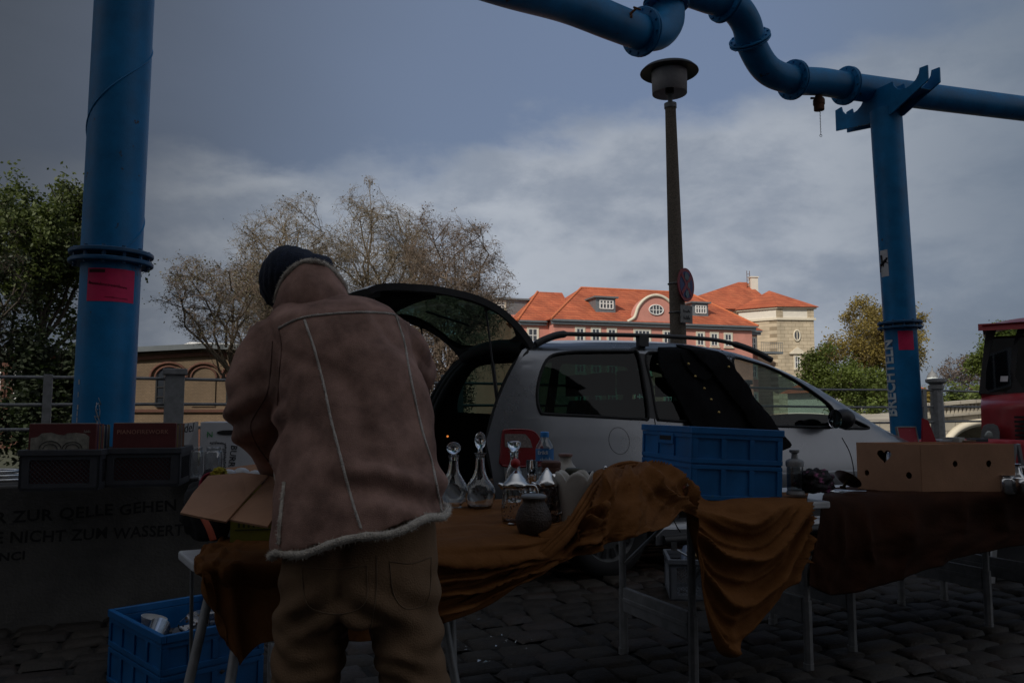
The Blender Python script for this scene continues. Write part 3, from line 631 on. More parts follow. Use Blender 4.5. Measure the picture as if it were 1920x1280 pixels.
etree('bare tree with reddish twigs reaching down behind the open tailgate', 'bare_tree', 850, 29, 380, 820, 125, 13, n=(17, 14, 9, 5), twig=K['twig'], leafn=7000, leaf=bud, lsize=.04, lspread=.1, bx=-30, trunk=.3)
etree('low bare tree with dark drooping twigs left of the man', 'bare_tree', 395, 27, 470, 668, 125, 14, n=(13, 13, 8, 5), twig=K['twig'], leafn=4000, leaf=bud2, lsize=.04, lspread=.1, up=-.05, bx=90, trunk=.35)
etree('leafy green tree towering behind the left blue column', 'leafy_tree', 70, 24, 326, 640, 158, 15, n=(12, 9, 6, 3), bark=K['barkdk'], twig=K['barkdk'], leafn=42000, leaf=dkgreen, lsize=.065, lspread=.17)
etree('brown bare tree at the left edge of the picture', 'bare_tree', -40, 22, 395, 700, 110, 16, n=(10, 9, 6, 4), twig=K['barkdk'], bark=K['barkdk'], leafn=4000, leaf=ivy, lsize=.06, lspread=.16)
etree('golden budding tree behind the right blue column', 'budding_tree', 1650, 60, 562, 775, 104, 17, n=(12, 9, 7, 4), twig=K['twiglt'], leafn=34000, leaf=gold, lsize=.085, lspread=.25, up=.5)
etree('fresh green young tree right of the sandstone tower', 'leafy_tree', 1560, 38, 645, 790, 58, 18, n=(9, 7, 5, 3), leafn=16000, leaf=green, lsize=.06, lspread=.18)
etree('bushy green tree beside the lettered blue column', 'leafy_tree', 1630, 40, 690, 800, 55, 19, n=(9, 7, 5, 3), leafn=15000, leaf=green, lsize=.06, lspread=.18)
etree('distant grey bare tree between column and truck', 'bare_tree', 1806, 120, 664, 745, 48, 20, n=(12, 9, 6, 3), twig=mat('grey_twigs', (.22, .19, .18), .9), leafn=4000, leaf=bud, lsize=.14, lspread=.3, tk=.7)
etree('tall green tree rising behind the red truck', 'leafy_tree', 1895, 55, 606, 760, 66, 21, n=(10, 8, 6, 3), leafn=26000, leaf=green, lsize=.09, lspread=.25)
def bush(label, px, d, ptop, wd, seed, leaf, n=5000, ls=.09, cat='bush'):
    rn = random.Random(seed); b = at(px, 770, d); b.z = -.6; H = at(px, ptop, d).z+.6; hw = wd/1493*d/2; t = thing('bush', label, cat, b)
    s = MB(); lf = MB()
    for i in range(26):
        a = rn.uniform(0, 2*pi); q = b+V((cos(a)*hw*.8, sin(a)*hw*.5, H*rn.uniform(.5, .95))); s.tube([b+V((rn.uniform(-.3, .3)*hw, 0, 0)), (b+q)/2+V((0, 0, H*.1)), q], [.03, .02, .006], 3, False)
    part('stems', s, K['barkdk'], t)
    cl = [(b+V((rn.uniform(-1, 1)*hw, rn.uniform(-.5, .5)*hw, H*rn.uniform(.25, .85)))) for i in range(22)]
    for i in range(n):
        c = rn.choice(cl)+V((rn.gauss(0, hw*.16), rn.gauss(0, hw*.16), rn.gauss(0, H*.11))); c.z = max(c.z, -.55); a = V((rn.gauss(0, 1), rn.gauss(0, 1), rn.gauss(0, .7))).normalized(); bb = a.orthogonal().normalized(); l = ls*rn.uniform(.6, 1.4)
        lf.add([c-a*l, c+bb*l*.55, c+a*l, c-bb*l*.55], [(0, 1, 2, 3)])
    part('leaves', lf, leaf, t); return t
bush('broad ivy thicket covering the wall below the left green tree', 95, 23, 600, 210, 1, ivy, 14000, .08)
bush('low green hedge bush beyond the bridge left of the truck', 1790, 62, 722, 90, 2, green, 5000, .13)
bush('rounded olive bush beside the cast iron post', 1725, 58, 728, 60, 3, gold, 3500, .12)
bush('dark green bush hugging the truck side of the bridge', 1855, 66, 715, 60, 4, green, 4000, .14)
bush('shrub at the foot of the green young tree', 1600, 36, 752, 90, 5, green, 3500, .08)
bush('scrubby brown shrub seen through the gap beside the tailgate', 835, 28, 655, 90, 6, bud, 6000, .05)
# ---------- blue pipework
def flange(mb, c, ax, r, th=.03, nb=12, gap=.012, mbb=None):
    """two bolted discs round a pipe: centre c, axis ax"""
    c = V(c); q = V(ax).normalized().to_track_quat('Z', 'Y').to_matrix().to_4x4(); T = M.Translation(c) @ q
    for s in (-1, 1):
        z0 = s*gap/2; z1 = s*(gap/2+th); pr = [(r*.6, z0), (r-.006, z0), (r, z0+s*.006), (r, z1-s*.006), (r-.006, z1), (r*.6, z1)]
        mb.lathe([(a, b) for a, b in pr], (0, 0, 0), 32, tr=T)
    for i in range(nb):
        a = 2*pi*(i+.5)/nb; p = T @ V((cos(a)*r*.87, sin(a)*r*.87, 0)); k = (T.to_3x3() @ V((0, 0, 1)))*(th+gap/2+.014)
        (mbb or mb).tube([p-k, p+k], .013, 6, smooth=False)
PR = .183
# left column
pc = at(193, 770, 5.25); pc.z = 0; lt_ = V((.006, 0, 1)).normalized()
lc = thing('pipe_column', 'thick dark blue pipe column with bright pink poster on the left', 'pipe', pc)
zf = at(204, 486, 5.25).z
w = MB(); w.tube([pc, pc+lt_*(zf-.01)], PR, 40); part('lower_pipe', w, K['blue'], lc, sharp=40)
w = MB(); w.tube([pc+lt_*(zf+.01), pc+lt_*6.5], PR+.004, 40); part('upper_pipe', w, K['blue'], lc, sharp=40)
w = MB(); flange(w, pc+lt_*zf, lt_, PR+.075, .03, 12, .03); part('flange', w, K['bluedk'], lc, sharp=35)
w = MB(); pts = []
for i in range(120): a = 2*pi*i/46; pts.append(pc+V((.0,0,0))+lt_*(zf+.05+i*.026)+V((cos(a-.7)*(PR+.005), sin(a-.7)*(PR+.005), 0)))
w.tube(pts, .006, 4, False); part('spiral_seam', w, K['blue'], lc)
def wrapper(base, lean, rad, a0, z0, off=.002, rot=0):
    """text plane (x,y) -> pipe surface; a0 = angle of the text origin seen from above (-pi/2 faces the camera)"""
    def f(co):
        x, y = (co.x, co.y) if not rot else (-co.y, co.x)
        a = a0+x/rad; p = base+lean*((z0+y)/lean.z); return p+V((cos(a), sin(a), 0))*(rad+off+max(0, co.z))
    return f
def sticker(base, lean, rad, a0, a1, z0, z1, m, parent, label, off=.0016):
    w = MB(); w.grid(lambda u, v: (base+lean*(z0+(z1-z0)*v)+V((cos(a0+(a1-a0)*u), sin(a0+(a1-a0)*u), 0))*(rad+off)), 16, 4); return part('sticker', w, m, parent, label)
def ang(base, rad, px, py):   # angle on the pipe at which pixel px falls
    best = None
    for i in range(400):
        a = -pi+pi*i/400; p = base+V((cos(a), sin(a), 0))*rad; zz = at(px, py, p.y).z; e = abs(960+FPX*p.x/(p.y*cos(PT)+(zz-CH)*sin(PT)) - px)
        if best is None or e < best[0]: best = (e, a)
    return best[1]
zt = at(205, 502, 5.07).z; zb = at(205, 564, 5.07).z; a0 = ang(pc, PR, 161, 530); a1 = ang(pc, PR, 248, 530)
ps = sticker(pc, lt_, PR, a0, a1, zb, zt, K['pink'], lc, 'bright pink poster with small black writing')
def pw_(x, y, z0): a = a0+x/PR; return pc+lt_*(z0+y)+V((cos(a), sin(a), 0))*(PR+.003)
scribble(lambda x, y: pw_(x+.012, y-.10*x, zt-.105), .235, .024, K['ink'], ps, 3, .0014, 13)
w = MB(); w.grid(lambda u, v: pw_(.012+.10*u, -.022*v, zt-.008), 8, 1); part('printed_block', w, mat('dark_print_block', (.06, .008, .015), .8), ps)
scribble(lambda x, y: pw_(x+.115, y-.05*x, zb+.026), .14, .007, K['ink'], ps, 5, .0008, 22)
# torn paper edge and scrawl
w = MB(); rn = random.Random(4)
for i in range(26):
    z = .35+i*.04; a = ang(pc, PR, 146, 700)
    if rn.random() < .75: w.grid(lambda u, v, z=z, a=a, q=rn.uniform(.03, .07): pc+lt_*(z+v*.032)+V((cos(a+u*q), sin(a+u*q), 0))*(PR+.002), 2, 1)
part('torn_paper', w, mat('torn_paper', (.42, .42, .42), .8), lc)
w = MB(); a = ang(pc, PR, 180, 780)
for k in range(3): w.tube([pc+V((0, 0, zt-1.08+.012*k+.02*sin(j*2.1+k)*1.2+j*.028*(1 if k != 1 else .8)))+V((cos(a+.05*sin(j*2.7+k)+k*.05), sin(a+.05*sin(j*2.7+k)+k*.05), 0))*(PR+.001) for j in range(9)], .0035, 4)
part('scrawl', w, mat('silver_marker', (.3, .33, .38), .6), lc)
# right column
b0 = at(1700, 800, 9.6); tp_ = at(1661, 215, 9.6); rln = (tp_-b0).normalized(); rb0 = b0-rln*(b0.z/rln.z)
rc = thing('pipe_column', 'slimmer blue support column with white vertical lettering on the right', 'pipe', rb0)
zf = at(1685, 610, 9.6).z; zT = tp_.z+.05
w = MB(); w.tube([rb0, rb0+rln*(zf-.01)], PR, 36); part('lower_pipe', w, K['blue'], rc, sharp=40)
w = MB(); w.tube([rb0+rln*(zf+.01), rb0+rln*zT], PR, 36); part('upper_pipe', w, K['blue'], rc, sharp=40)
w = MB(); flange(w, rb0+rln*zf, rln, PR+.07, .03, 12, .03); part('flange', w, K['bluedk'], rc, sharp=35)
def rpos(z): return rb0+V((rln.x*z/rln.z, rln.y*z/rln.z, z))
def rsx(pxl, py): z = at(pxl, py, 9.45).z; return z, ang(rpos(z), PR, pxl, py)
z1, a0 = rsx(1683, 620); z0, a1 = rsx(1714, 656); sticker(rb0, rln, PR, a0, a1, z0, z1, K['pink'], rc, 'red pink sticker below the flange')
z1, a0 = rsx(1648, 466); z0, a1 = rsx(1667, 516); bp_ = rpos((z0+z1)/2); wp = mat('white_paper', (.5, .5, .52), .8)
s2 = sticker(rb0, rln, PR, a0, a1, z0, z1, wp, rc, 'white sticker with a small black rider silhouette')
w = MB(); zc = (z0+z1)/2; am = (a0+a1)/2; cc = rpos(zc)
def onr(x, z): a = am+x/PR; return cc+V((cos(a), sin(a), 0))*(PR+.003)+rln*z
for a_, b_, ra in (((-.05, -.02), (.03, .03), .018), ((.03, .03), (.05, .06), .012), ((-.02, .01), (-.03, .085), .014), ((-.05, -.02), (-.07, -.10), .008), ((.02, .02), (.055, -.005), .007), ((.0, .0), (-.01, -.04), .008), ((-.03, .085), (-.03, .1), .014)):
    w.tube([onr(*a_), onr(*b_)], ra, 6)
part('silhouette', w, K['ink'], s2)
z_, a_ = rsx(1682, 781); fw = wrapper(rpos(1.2), rln, PR, a_, z_, .003, 1)
def fw(co):
    z = z_+co.x*.80; a = a_-co.y/PR; p = rpos(z); return p+V((cos(a), sin(a), 0))*(PR+.005)
txt('BRECHTELN', .205, None, mat('white_lettering', (.75, .80, .82), .7), rc, wrap=fw, bold=.007, spacing=1.04, label='white letters running up the column')
# saddle on top of the right column
cdir = V((cos(radians(-22)), sin(radians(-22)), 0))  # placeholder axis, replaced below
P1 = at(1590, 158, 9.75); P2 = at(1925, 205, 10.6)
pdr = (P2-P1).normalized()
sd_ = V((-pdr.y, pdr.x, 0)).normalized()
w = MB(); top = rb0+rln*(zT/rln.z); crossd = (at(1745, 165, 9.0)-at(1585, 230, 10.2)); 
E1 = at(1578, 232, 10.3); E2 = at(1752, 150, 8.9); cd2 = V((E2.x-E1.x, E2.y-E1.y, 0)); CL = cd2.length; cd2.normalize(); pn = V((0, 0, 1)).cross(cd2)
zc0 = top.z
prof = [(-CL*.5, zc0-.02), (-CL*.5, zc0+.26)]
def notch(c, r=.2, k=8): return [(c-r*cos(pi*i/k), zc0+.27-r*.8*sin(pi*i/k)) for i in range(k+1)]
prof += notch(-CL*.5+.31)+notch(CL*.5-.31)[0:]+[(CL*.5, zc0+.26), (CL*.5, zc0+.08), (.2, zc0-.12), (-.2, zc0-.12)]
mid = V(((E1.x+E2.x)/2, (E1.y+E2.y)/2, 0))
for o_ in (-.09, .09):
    fr = M(((cd2.x, pn.x, 0, mid.x), (cd2.y, pn.y, 0, mid.y), (0, 0, 1, 0), (0, 0, 0, 1))); w.prism(prof, o_-.01, o_+.01, fr)
w.prism([(-CL*.42, zc0+.03), (CL*.42, zc0+.03), (CL*.42, zc0+.045), (-CL*.42, zc0+.045)], -.08, .08, fr)
part('saddle', w, K['blue'], rc, bv=.004)
# overhead run: straight, flanges, S bend
def run(name, label, pts, rad, flanges, straight=None, group=None):
    t = thing('overhead_pipe', label, 'pipe', pts[0]); P = spline(pts, 10); w = MB(); w.tube(P, rad, 28); part('pipe', w, K['blue'], t, sharp=50)
    for (c, ax) in flanges: f = MB(); flange(f, c, ax, rad+.07, .022, 12, .012); part('flange', f, K['blue'], t, sharp=35)
    return t
S = [at(1290, -18, 8.2), at(1330, -4, 8.35), at(1372, 10, 8.5), at(1398, 42, 8.65), at(1412, 90, 8.85), at(1440, 132, 9.05), at(1485, 150, 9.25), at(1540, 154, 9.45), at(1600, 163, 9.65), at(1760, 184, 10.2), at(1935, 206, 10.8), at(2300, 252, 12.2)]
S2 = [at(1150, -60, 7.7), at(1230, -38, 7.95)]+S
prr = .165
fl = [(at(1360, 3, 8.45), at(1385, 22, 8.6)-at(1335, -6, 8.35)), (at(1406, 74, 8.8), at(1410, 92, 8.86)-at(1403, 60, 8.73)), (at(1487, 150, 9.26), at(1510, 152, 9.36)-at(1465, 146, 9.15)), (at(1586, 161, 9.6), at(1600, 163, 9.65)-at(1560, 157, 9.5))]
ov = run('overhead', 'S-bent blue overhead pipe resting on the right column', S2, prr, fl)
# drain valve with chain
vp = at(1535, 180, 9.45); w = MB(); w.tube([vp, vp-V((0, 0, .05))], .045, 10); w.tube([vp-V((0, 0, .05)), vp-V((0, 0, .11))], .07, 12); w.tube([vp-V((0, 0, .11)), vp-V((0, 0, .18))], .062, 12); w.tube([vp+V((-.1, 0, -.03)), vp+V((.06, 0, -.03))], .014, 6)
va = part('drain_valve', w, K['rust'], ov, sharp=40); w = MB()
for i in range(16): w.tube([vp-V((-.01+.006*(i % 2), 0, .18+i*.02)), vp-V((-.01-.006*(i % 2), 0, .195+i*.02))], .005, 4)
w.tube([vp+V((.01, 0, -.5))+V((.015*cos(a), 0, .015*sin(a))) for a in [2*pi*i/8 for i in range(9)]], .003, 4); part('chain', w, K['steel'], va)
# left overhead run: straight then elbow
Q = [at(800, -78, 5.5), at(945, -28, 6.1), at(1060, 6, 6.7), at(1150, 42, 7.15), at(1200, 60, 7.45), at(1233, 62, 7.65), at(1252, 40, 7.8), at(1252, 5, 7.85), at(1250, -40, 7.85), at(1249, -120, 7.85)]
lo_ = run('overhead', 'straight blue overhead pipe ending in an elbow above the lamp', Q, .165, [(at(1203, 60, 7.46), at(1233, 66, 7.6)-at(1170, 48, 7.25)), (at(1249, 8, 7.85), V((0, 0, 1)))])
tp0 = at(1183, 48, 7.2); w = MB(); w.tube([tp0, tp0+V((-.03, -.14, .03))], .025, 8); w.tube([tp0+V((-.04, -.13, .03)), tp0+V((.03, -.15, .09))], .012, 6); w.tube([tp0+V((.0, -.15, .10)), tp0+V((.07, -.15, .075))], .01, 6)
part('tap', w, K['rust'], lo_)
# ---------- lamp post
d = 9.0; lb = at(1274, 700, d); lt2 = at(1257, 200, d); ln_ = (lt2-lb).normalized(); b0 = lb-ln_*(lb.z/ln_.z)
lp = thing('street_lamp', 'tall dark street lamp with round metal hat behind the car', 'street lamp', b0)
def lpz(z): return b0+ln_*(z/ln_.z)
w = MB(); w.tube([lpz(z) for z in (0, 1.2, 1.21, 2.5, lt2.z)], [.105, .10, .095, .088, .062], 20); part('post', w, mat('lamp_post_concrete', (.15, .125, .10), .9, 0, .5, 60, .6, 150), lp, sharp=40)
w = MB(); w.tube([lpz(lt2.z-.02), lpz(lt2.z+.035)], .072, 20); w.tube([lpz(lt2.z), lpz(at(1254, 152, d).z)], .027, 10); part('neck', w, K['galv'], lp, sharp=40)
hz = at(1254, 136, d).z; hc = lpz(hz)
w = MB(); w.lathe([(.001, .10), (.1, .095), (.30, .04), (.335, .005), (.338, -.005), (.33, -.012), (.20, .01), (.001, .02)], hc, 40); part('hat', w, mat('lamp_hat', (.035, .033, .033), .5, .4, .3, 12), lp, sharp=50)
w = MB(); lz0 = at(1254, 176, d).z-hz; w.lathe([(.205, 0), (.20, lz0), (.193, lz0), (.198, 0)], hc, 40); part('shade', w, leafmat('lamp_shade', (.62, .60, .60), .1, 30), lp)
w = MB(); w.tube([hc+V((0, 0, lz0)), hc+V((0, 0, lz0*.55))], .05, 10); w.tube([hc+V((0, 0, lz0*.55)), hc+V((0, 0, -.01))], .035, 10); part('bulb', w, K['black'], lp)
# signs on the post
sc_ = at(1286, 534, d-.12); sg = thing('traffic_sign', 'round red and blue no stopping sign strapped to the lamp post', 'sign', sc_, 60)
FSg = M.Translation(sc_) @ M.Rotation(radians(50), 4, 'Z'); red = mat('sign_red', (.22, .012, .02), .5); blu = mat('sign_blue', (.02, .03, .12), .5)
sr = .19
w = MB(); w.lathe([(.001, -.006), (sr, -.006), (sr, .006), (.001, .006)], (0, 0, 0), 36, tr=FSg @ M.Rotation(pi/2, 4, 'X')); part('disc', w, red, sg, sharp=30)
w = MB(); w.lathe([(.001, .007), (sr*.80, .007), (sr*.80, .008), (.001, .008)], (0, 0, 0), 36, tr=FSg @ M.Rotation(pi/2, 4, 'X')); part('blue_field', w, blu, sg, sharp=30)
w = MB(FSg @ M.Rotation(pi/4, 4, 'Y')); w.box(-sr*.82, sr*.82, -.012, -.009, -.022, .022); w.box(-.022, .022, -.0121, -.0088, -sr*.82, sr*.82); part('cross', w, red, sg)
w = MB(FSg); rn = random.Random(2)
for cx, cz, s in ((0, .09, .05), (.0, -.1, .045), (.05, 0, .03)): w.prism([(cx+s*(.7+.5*rn.random())*cos(a), cz+s*(.7+.5*rn.random())*sin(a)) for a in [2*pi*i/7 for i in range(7)]], -.0145, -.0125)
part('sticker', w, mat('faded_sticker', (.12, .17, .19), .7), sg)
w = MB()
for dz in (.03, -.3): w.tube([lpz(sc_.z+dz)+V((cos(a)*.095, sin(a)*.095, 0)) for a in [2*pi*i/20 for i in range(21)]], .008, 4)
part('strap', w, K['galv'], sg)
pc2 = at(1287, 589, d-.13); FP2 = M.Translation(pc2) @ M.Rotation(radians(35), 4, 'Z')
pl_ = thing('plate_sign', 'small grey square plate under the round sign', 'sign', pc2, 35)
w = MB(FP2); w.box(-.095, .095, -.005, .005, -.10, .10); part('plate', w, mat('plate_grey', (.2, .2, .2), .6, 0, .3, 20), pl_, bv=.003)
fi_ = mat('faded_ink', (.07, .07, .075), .8)
scribble(lambda x, y: FP2 @ V((x-.055, -.007, y+.02)), .11, .035, fi_, pl_, 2, .003, 3)
scribble(lambda x, y: FP2 @ V((x-.055, -.007, y-.06)), .11, .045, fi_, pl_, 8, .003, 3)
# ---------- the silver people carrier
FV = frame(-.11, 5.18, 0, 24); VW = 1.78
van = thing('car', 'silver estate van parked behind the stalls with its tailgate wide open', 'car', FV.translation, 24)
paint = mat('silver_car_paint', (.21, .22, .24), .28, .7, .12, 1.2, coat=.6, rvar=.04); paint.node_tree.nodes['Principled BSDF'].inputs['Coat Roughness'].default_value = .08
K['tint'] = pane('privacy_glass', (.075, .17, .15), .3); K['clearpane'] = pane('window_pane', (.46, .58, .55), .45)
K['rubber'] = mat('rubber', (.012, .012, .013), .8, 0, .2, 20); K['trim'] = mat('interior_trim', (.022, .022, .024), .75, 0, .2, 30); K['trim2'] = mat('grey_headliner', (.10, .10, .10), .9)
def vs(px, py, y=0.0): return onp(FV, px, py, y)
roofline = [(-.02, .95), (.08, 1.22), (.22, 1.46), (.34, 1.59), (.7, 1.63), (1.3, 1.655), (1.8, 1.65), (2.2, 1.60), (2.55, 1.50), (2.9, 1.355), (3.25, 1.17), (3.6, .985), (3.95, .88), (4.25, .80), (4.42, .68)]
def zt(x): return sinterp(x, roofline)
def belt(x): return interp(x, ((0, .98), (2.2, .965), (3.5, .93), (4.4, .8)))
def ins(x, z):
    b = .93; tp = zt(x); y = 0
    if z > b: t = min(1, (z-b)/.70); y = .02+.20*t**1.25
    else: t = (b-z)/.75; y = .02-.035*sin(min(1, t*1.25)*pi)*1+.03*max(0, t-.7)
    e = tp-z
    if z > .7 and e < .09 and x > .3: y += .075*(1-max(0, e)/.09)**2*min(1, (x-.3)/.15)
    if x < .35: y += .07*((.35-x)/.35)**2
    if x > 3.5: y += .32*((x-3.5)/.9)**2
    return y
def SV(x, z, off=0.0): return FV @ V((x, ins(x, z)-off, z))
def SF(x, z, off=0.0): return FV @ V((x, VW-ins(x, z)+off, z))
# outline of the side
top = [(p.x, p.y) for p in spline([(x, z, 0) for x, z in roofline], 3)]
def arch(c, r=.36, z0=.19, k=14): return [(c-r*cos(pi*i/k), z0+.12+r*sin(pi*i/k)) for i in range(k+1)]
WR, WF = .88, 3.62
outer = [(.06, .30)]+[(WR-.36, .20)]+arch(WR)[0:]+[(WR+.36, .20), (WF-.36, .20)]+arch(WF)+[(WF+.36, .22), (4.38, .25), (4.45, .5)]+top[::-1]
def smoothloop(p, n=5, k=3): 
    P = [V((a, b, 0)) for a, b in p]; P = P[-2:]+P+P[:2]; out = []
    for i in range(1, len(P)-2):
        if i < 2 or i >= len(P)-2: continue
        a, b, c, d = P[i-1], P[i], P[i+1], P[i+2]
        for j in range(n):
            t = j/n; q = .5*((2*b)+(c-a)*t+(2*a-5*b+4*c-d)*t*t+(3*b-a-3*c+d)*t*t*t); out.append((q.x, q.y))
    return out
yq = .12
w1 = smoothloop([vs(a, b, yq) for a, b in ((1006, 771), (1004, 740), (1016, 700), (1038, 668), (1075, 659), (1130, 657), (1190, 657), (1207, 661), (1208, 720), (1206, 780), (1190, 785), (1100, 780), (1020, 776))], 4)
w2 = smoothloop([vs(a, b, yq) for a, b in ((1222, 664), (1260, 661), (1330, 664), (1368, 669), (1374, 690), (1374, 750), (1370, 792), (1350, 796), (1290, 791), (1232, 787), (1222, 780), (1221, 720))], 4)
w3 = smoothloop([vs(a, b, yq) for a, b in ((1386, 672), (1420, 677), (1460, 691), (1500, 717), (1535, 746), (1552, 766), (1554, 792), (1550, 800), (1500, 800), (1430, 798), (1393, 795), (1388, 780), (1386, 720))], 4)
w4 = smoothloop([vs(a, b, yq) for a, b in ((1564, 774), (1585, 785), (1612, 800), (1606, 803), (1585, 803), (1566, 802), (1563, 790))], 4)
uc = [i*.12 for i in range(38)]; vc = [.25+i*.06 for i in range(25)]
b = MB(); panel(outer, [w1, w2, w3, w4], SV, uc, vc, True, b); panel(outer, [w1, w2, w3, w4], SF, uc, vc, True, b)
# roof, windscreen frame and bonnet
def roofpt(x, u, dz=0):
    z = zt(x); y0 = ins(x, z); c = (u*2-1); cr = (.055 if x < 3.4 else .06)*(1-c*c)*(1 if x > .3 else .5); return FV @ V((x, y0+(VW-2*y0)*u, z+cr+dz))
xs_r = [.33+i*.08 for i in range(24)]; x0, x1 = xs_r[0], xs_r[-1]
b.grid(lambda u, v: roofpt(x0+(x1-x0)*u, v), 24, 16)
b.grid(lambda u, v: roofpt(3.45+.97*u, v), 12, 14)
b.grid(lambda u, v: FV @ V((4.42+.04*sin(pi*u), ins(4.42, .5)+(VW-2*ins(4.42, .5))*v, .68-.44*u)), 6, 12)
# rear lower panel (below the opening) and bumper
b.grid(lambda u, v: FV @ V((.06-.02*sin(pi*u), .06+(VW-.12)*v, .30+.30*u)), 5, 10)
part('body', b, paint, van)
# inner skins
def lin(x, z, side): y = ins(x, z)+.045; return FV @ V((x, y if side else VW-y, z))
inn = MB(); oi = [(.10, .5), (3.3, .5), (3.4, .95)]+[(x, z-.03) for x, z in top[::-1] if .10 < x < 3.4]
for sd in (1, 0): panel(oi, [w1, w2, w3], lambda x, z, sd=sd: lin(x, z, sd), uc, vc, True, inn)
inn.box(.1, 3.3, .10, VW-.10, .50, .52, FV)
inn.box(3.3, 3.34, .1, VW-.1, .5, .93, FV)
part('interior_lining', inn, K['trim'], van)
hl = MB(); hl.grid(lambda u, v: roofpt(.36+1.85*u, .02+.96*v, -.035), 20, 10); part('headliner', hl, K['trim2'], van)
for lst, nm_, mt in (((w1, w2), 'rear_window', K['tint']), ((w3, w4), 'front_window', K['clearpane'])):
    for wq in lst:
        for sd in (1, 0):
            g = MB(); panel(wq, [], (lambda x, z: SV(x, z, -.012)) if sd else (lambda x, z: SF(x, z, -.012)), uc, vc, True, g); o = part(nm_, g, mt, van)
            sl_ = MB(); S_ = SV if sd else SF; sl_.tube([S_(x, z, .002) for x, z in wq+wq[:1]], .011, 5, False); part('seal', sl_, K['rubber'], o)
ws = MB(); ws.grid(lambda u, v: roofpt(2.22+1.22*u, .035+.93*v, .004), 14, 12); part('windscreen', ws, K['clearpane'], van)
# blacked pillars between the rear windows
for (pa, pb, ya, yb) in ((1208, 1221, 661, 783), (1375, 1385, 672, 794)):
    sp = MB(); q = [vs(pa, ya, yq), vs(pb, ya+1, yq), vs(pb, yb+2, yq), vs(pa, yb, yq)]; panel(q, [], lambda x, z: SV(x, z, .004), (), vc, True, sp); part('pillar_trim', sp, K['black'], van)
# door gaps, belt moulding, side rub strip, sill
def gapline(pts, r=.0045, off=-.0005):
    gp_ = MB(); q = spline([(x, z, 0) for x, z in pts], 6); gp_.tube([SV(p.x, p.y, off) for p in q], r, 5, False); part('door_gap', gp_, K['rubber'], van)
gx = vs(1213, 700, yq)[0]; gapline([(gx, 1.60), (gx+.01, 1.3), (gx+.01, .95), (gx-.02, .6), (gx+.10, .42), (gx+.2, .28)])
gx = vs(1380, 700, yq)[0]; gapline([(gx, 1.62), (gx, 1.2), (gx+.01, .9), (gx+.01, .3)])
gx = vs(1583, 805, .05)[0]; gapline([(gx-.06, .93), (gx, .8), (gx+.02, .6), (gx+.0, .3)])
gx0 = vs(1015, 800, .05)[0]; gapline([(gx0-.12, .62), (gx0+.1, .60), (gx0+.35, .58)], .003)
fc, fcz = vs(1161, 826, .02); fp_ = MB(); fp_.tube([SV(fc+.083*cos(a), fcz+.092*sin(a), -.001) for a in [2*pi*i/32 for i in range(33)]], .0025, 5, False); part('fuel_flap', fp_, K['rubber'], van)
rs = MB(); rs.tube([SV(x, .52, .008) for x in [1.32+i*.1 for i in range(19)]], .022, 6, True, 1.2); rs.tube([SV(x, .23, .0) for x in [1.3+i*.1 for i in range(19)]], .04, 6)
part('rub_strip', rs, K['black'], van)
bp = MB(); 
def bump(u, v): # wraps rear corners
    w_ = VW+.04; L = .42; s = u*(2*L+w_); 
    if s < L: x = L-s; y = -.02
    elif s < L+w_: x = 0; y = s-L-.02
    else: x = s-L-w_; y = VW+.02
    r = .12
    d0 = min(abs(s-L), abs(s-L-w_))
    if d0 < r: 
        k = (1-d0/r)*.035; x += k; y += k if y < .9 else -k
    z = .28+.30*v; return FV @ V((x-.05*sin(pi*min(1, v*1.2)), y, z))
bp.grid(bump, 60, 8); part('rear_bumper', bp, paint, van)
# tail lights
def tl(side):
    pts = [(938, 872), (936, 850), (941, 812), (948, 806), (985, 806), (1000, 815), (1008, 838), (1008, 868), (985, 872)]
    q = smoothloop([vs(a, b, .08) for a, b in pts], 3); S_ = SV if side else SF
    m = MB(); panel(q, [], lambda x, z: S_(x, z, .014), uc, vc, True, m); m.tube([S_(x, z, .007) for x, z in q+q[:1]], .009, 5, False)
    o = part('tail_light', m, K['lampred'], van)
    q2 = [vs(a, b, .08) for a, b in ((943, 813), (978, 813), (986, 824), (989, 838), (942, 837))]
    m = MB(); panel(q2, [], lambda x, z: S_(x, z, .017), uc, vc, True, m); part('clear_lens', m, K['lampclr'], o); 
    q3 = [vs(a, b, .08) for a, b in ((938, 873), (1006, 870), (1004, 895), (940, 897))]
    m = MB(); panel(q3, [], lambda x, z: S_(x, z, .012), uc, vc, True, m); part('grey_lens', m, mat('lamp_grey', (.16, .17, .18), .3), o)
K['lampred'] = mat('red_lens', (.17, .004, .008), .12, 0, .15, 30, coat=.5); K['lampclr'] = mat('ribbed_clear_lens', (.16, .13, .12), .2, 0, .4, 60, coat=.5, bump=.5, bsc=120)
tl(1); tl(0)
# black frame round the tailgate opening
of = MB(); q = [(.10, .58), (.02, .75), (.0, .95), (.08, 1.2), (.20, 1.42), (.33, 1.56)]; q = [(p.x, p.y) for p in spline([(x, z, 0) for x, z in q], 5)]
for sd in (1, 0):
    for j, (wd, rr_) in enumerate(((.03, .03), (.075, .035), (.12, .03))):
        of.tube([FV @ V((x+.015+j*.02, (ins(x, z)+wd) if sd else VW-ins(x, z)-wd, z)) for x, z in q], rr_, 6)
of.tube([FV @ V((.35, .28+(VW-.56)*i/12, 1.585+.05*(1-(i/6-1)**2))) for i in range(13)], .05, 6)
of.tube([FV @ V((.08, .12+(VW-.24)*i/12, .585)) for i in range(13)], .035, 6)
part('tailgate_frame', of, K['rubber'], van)
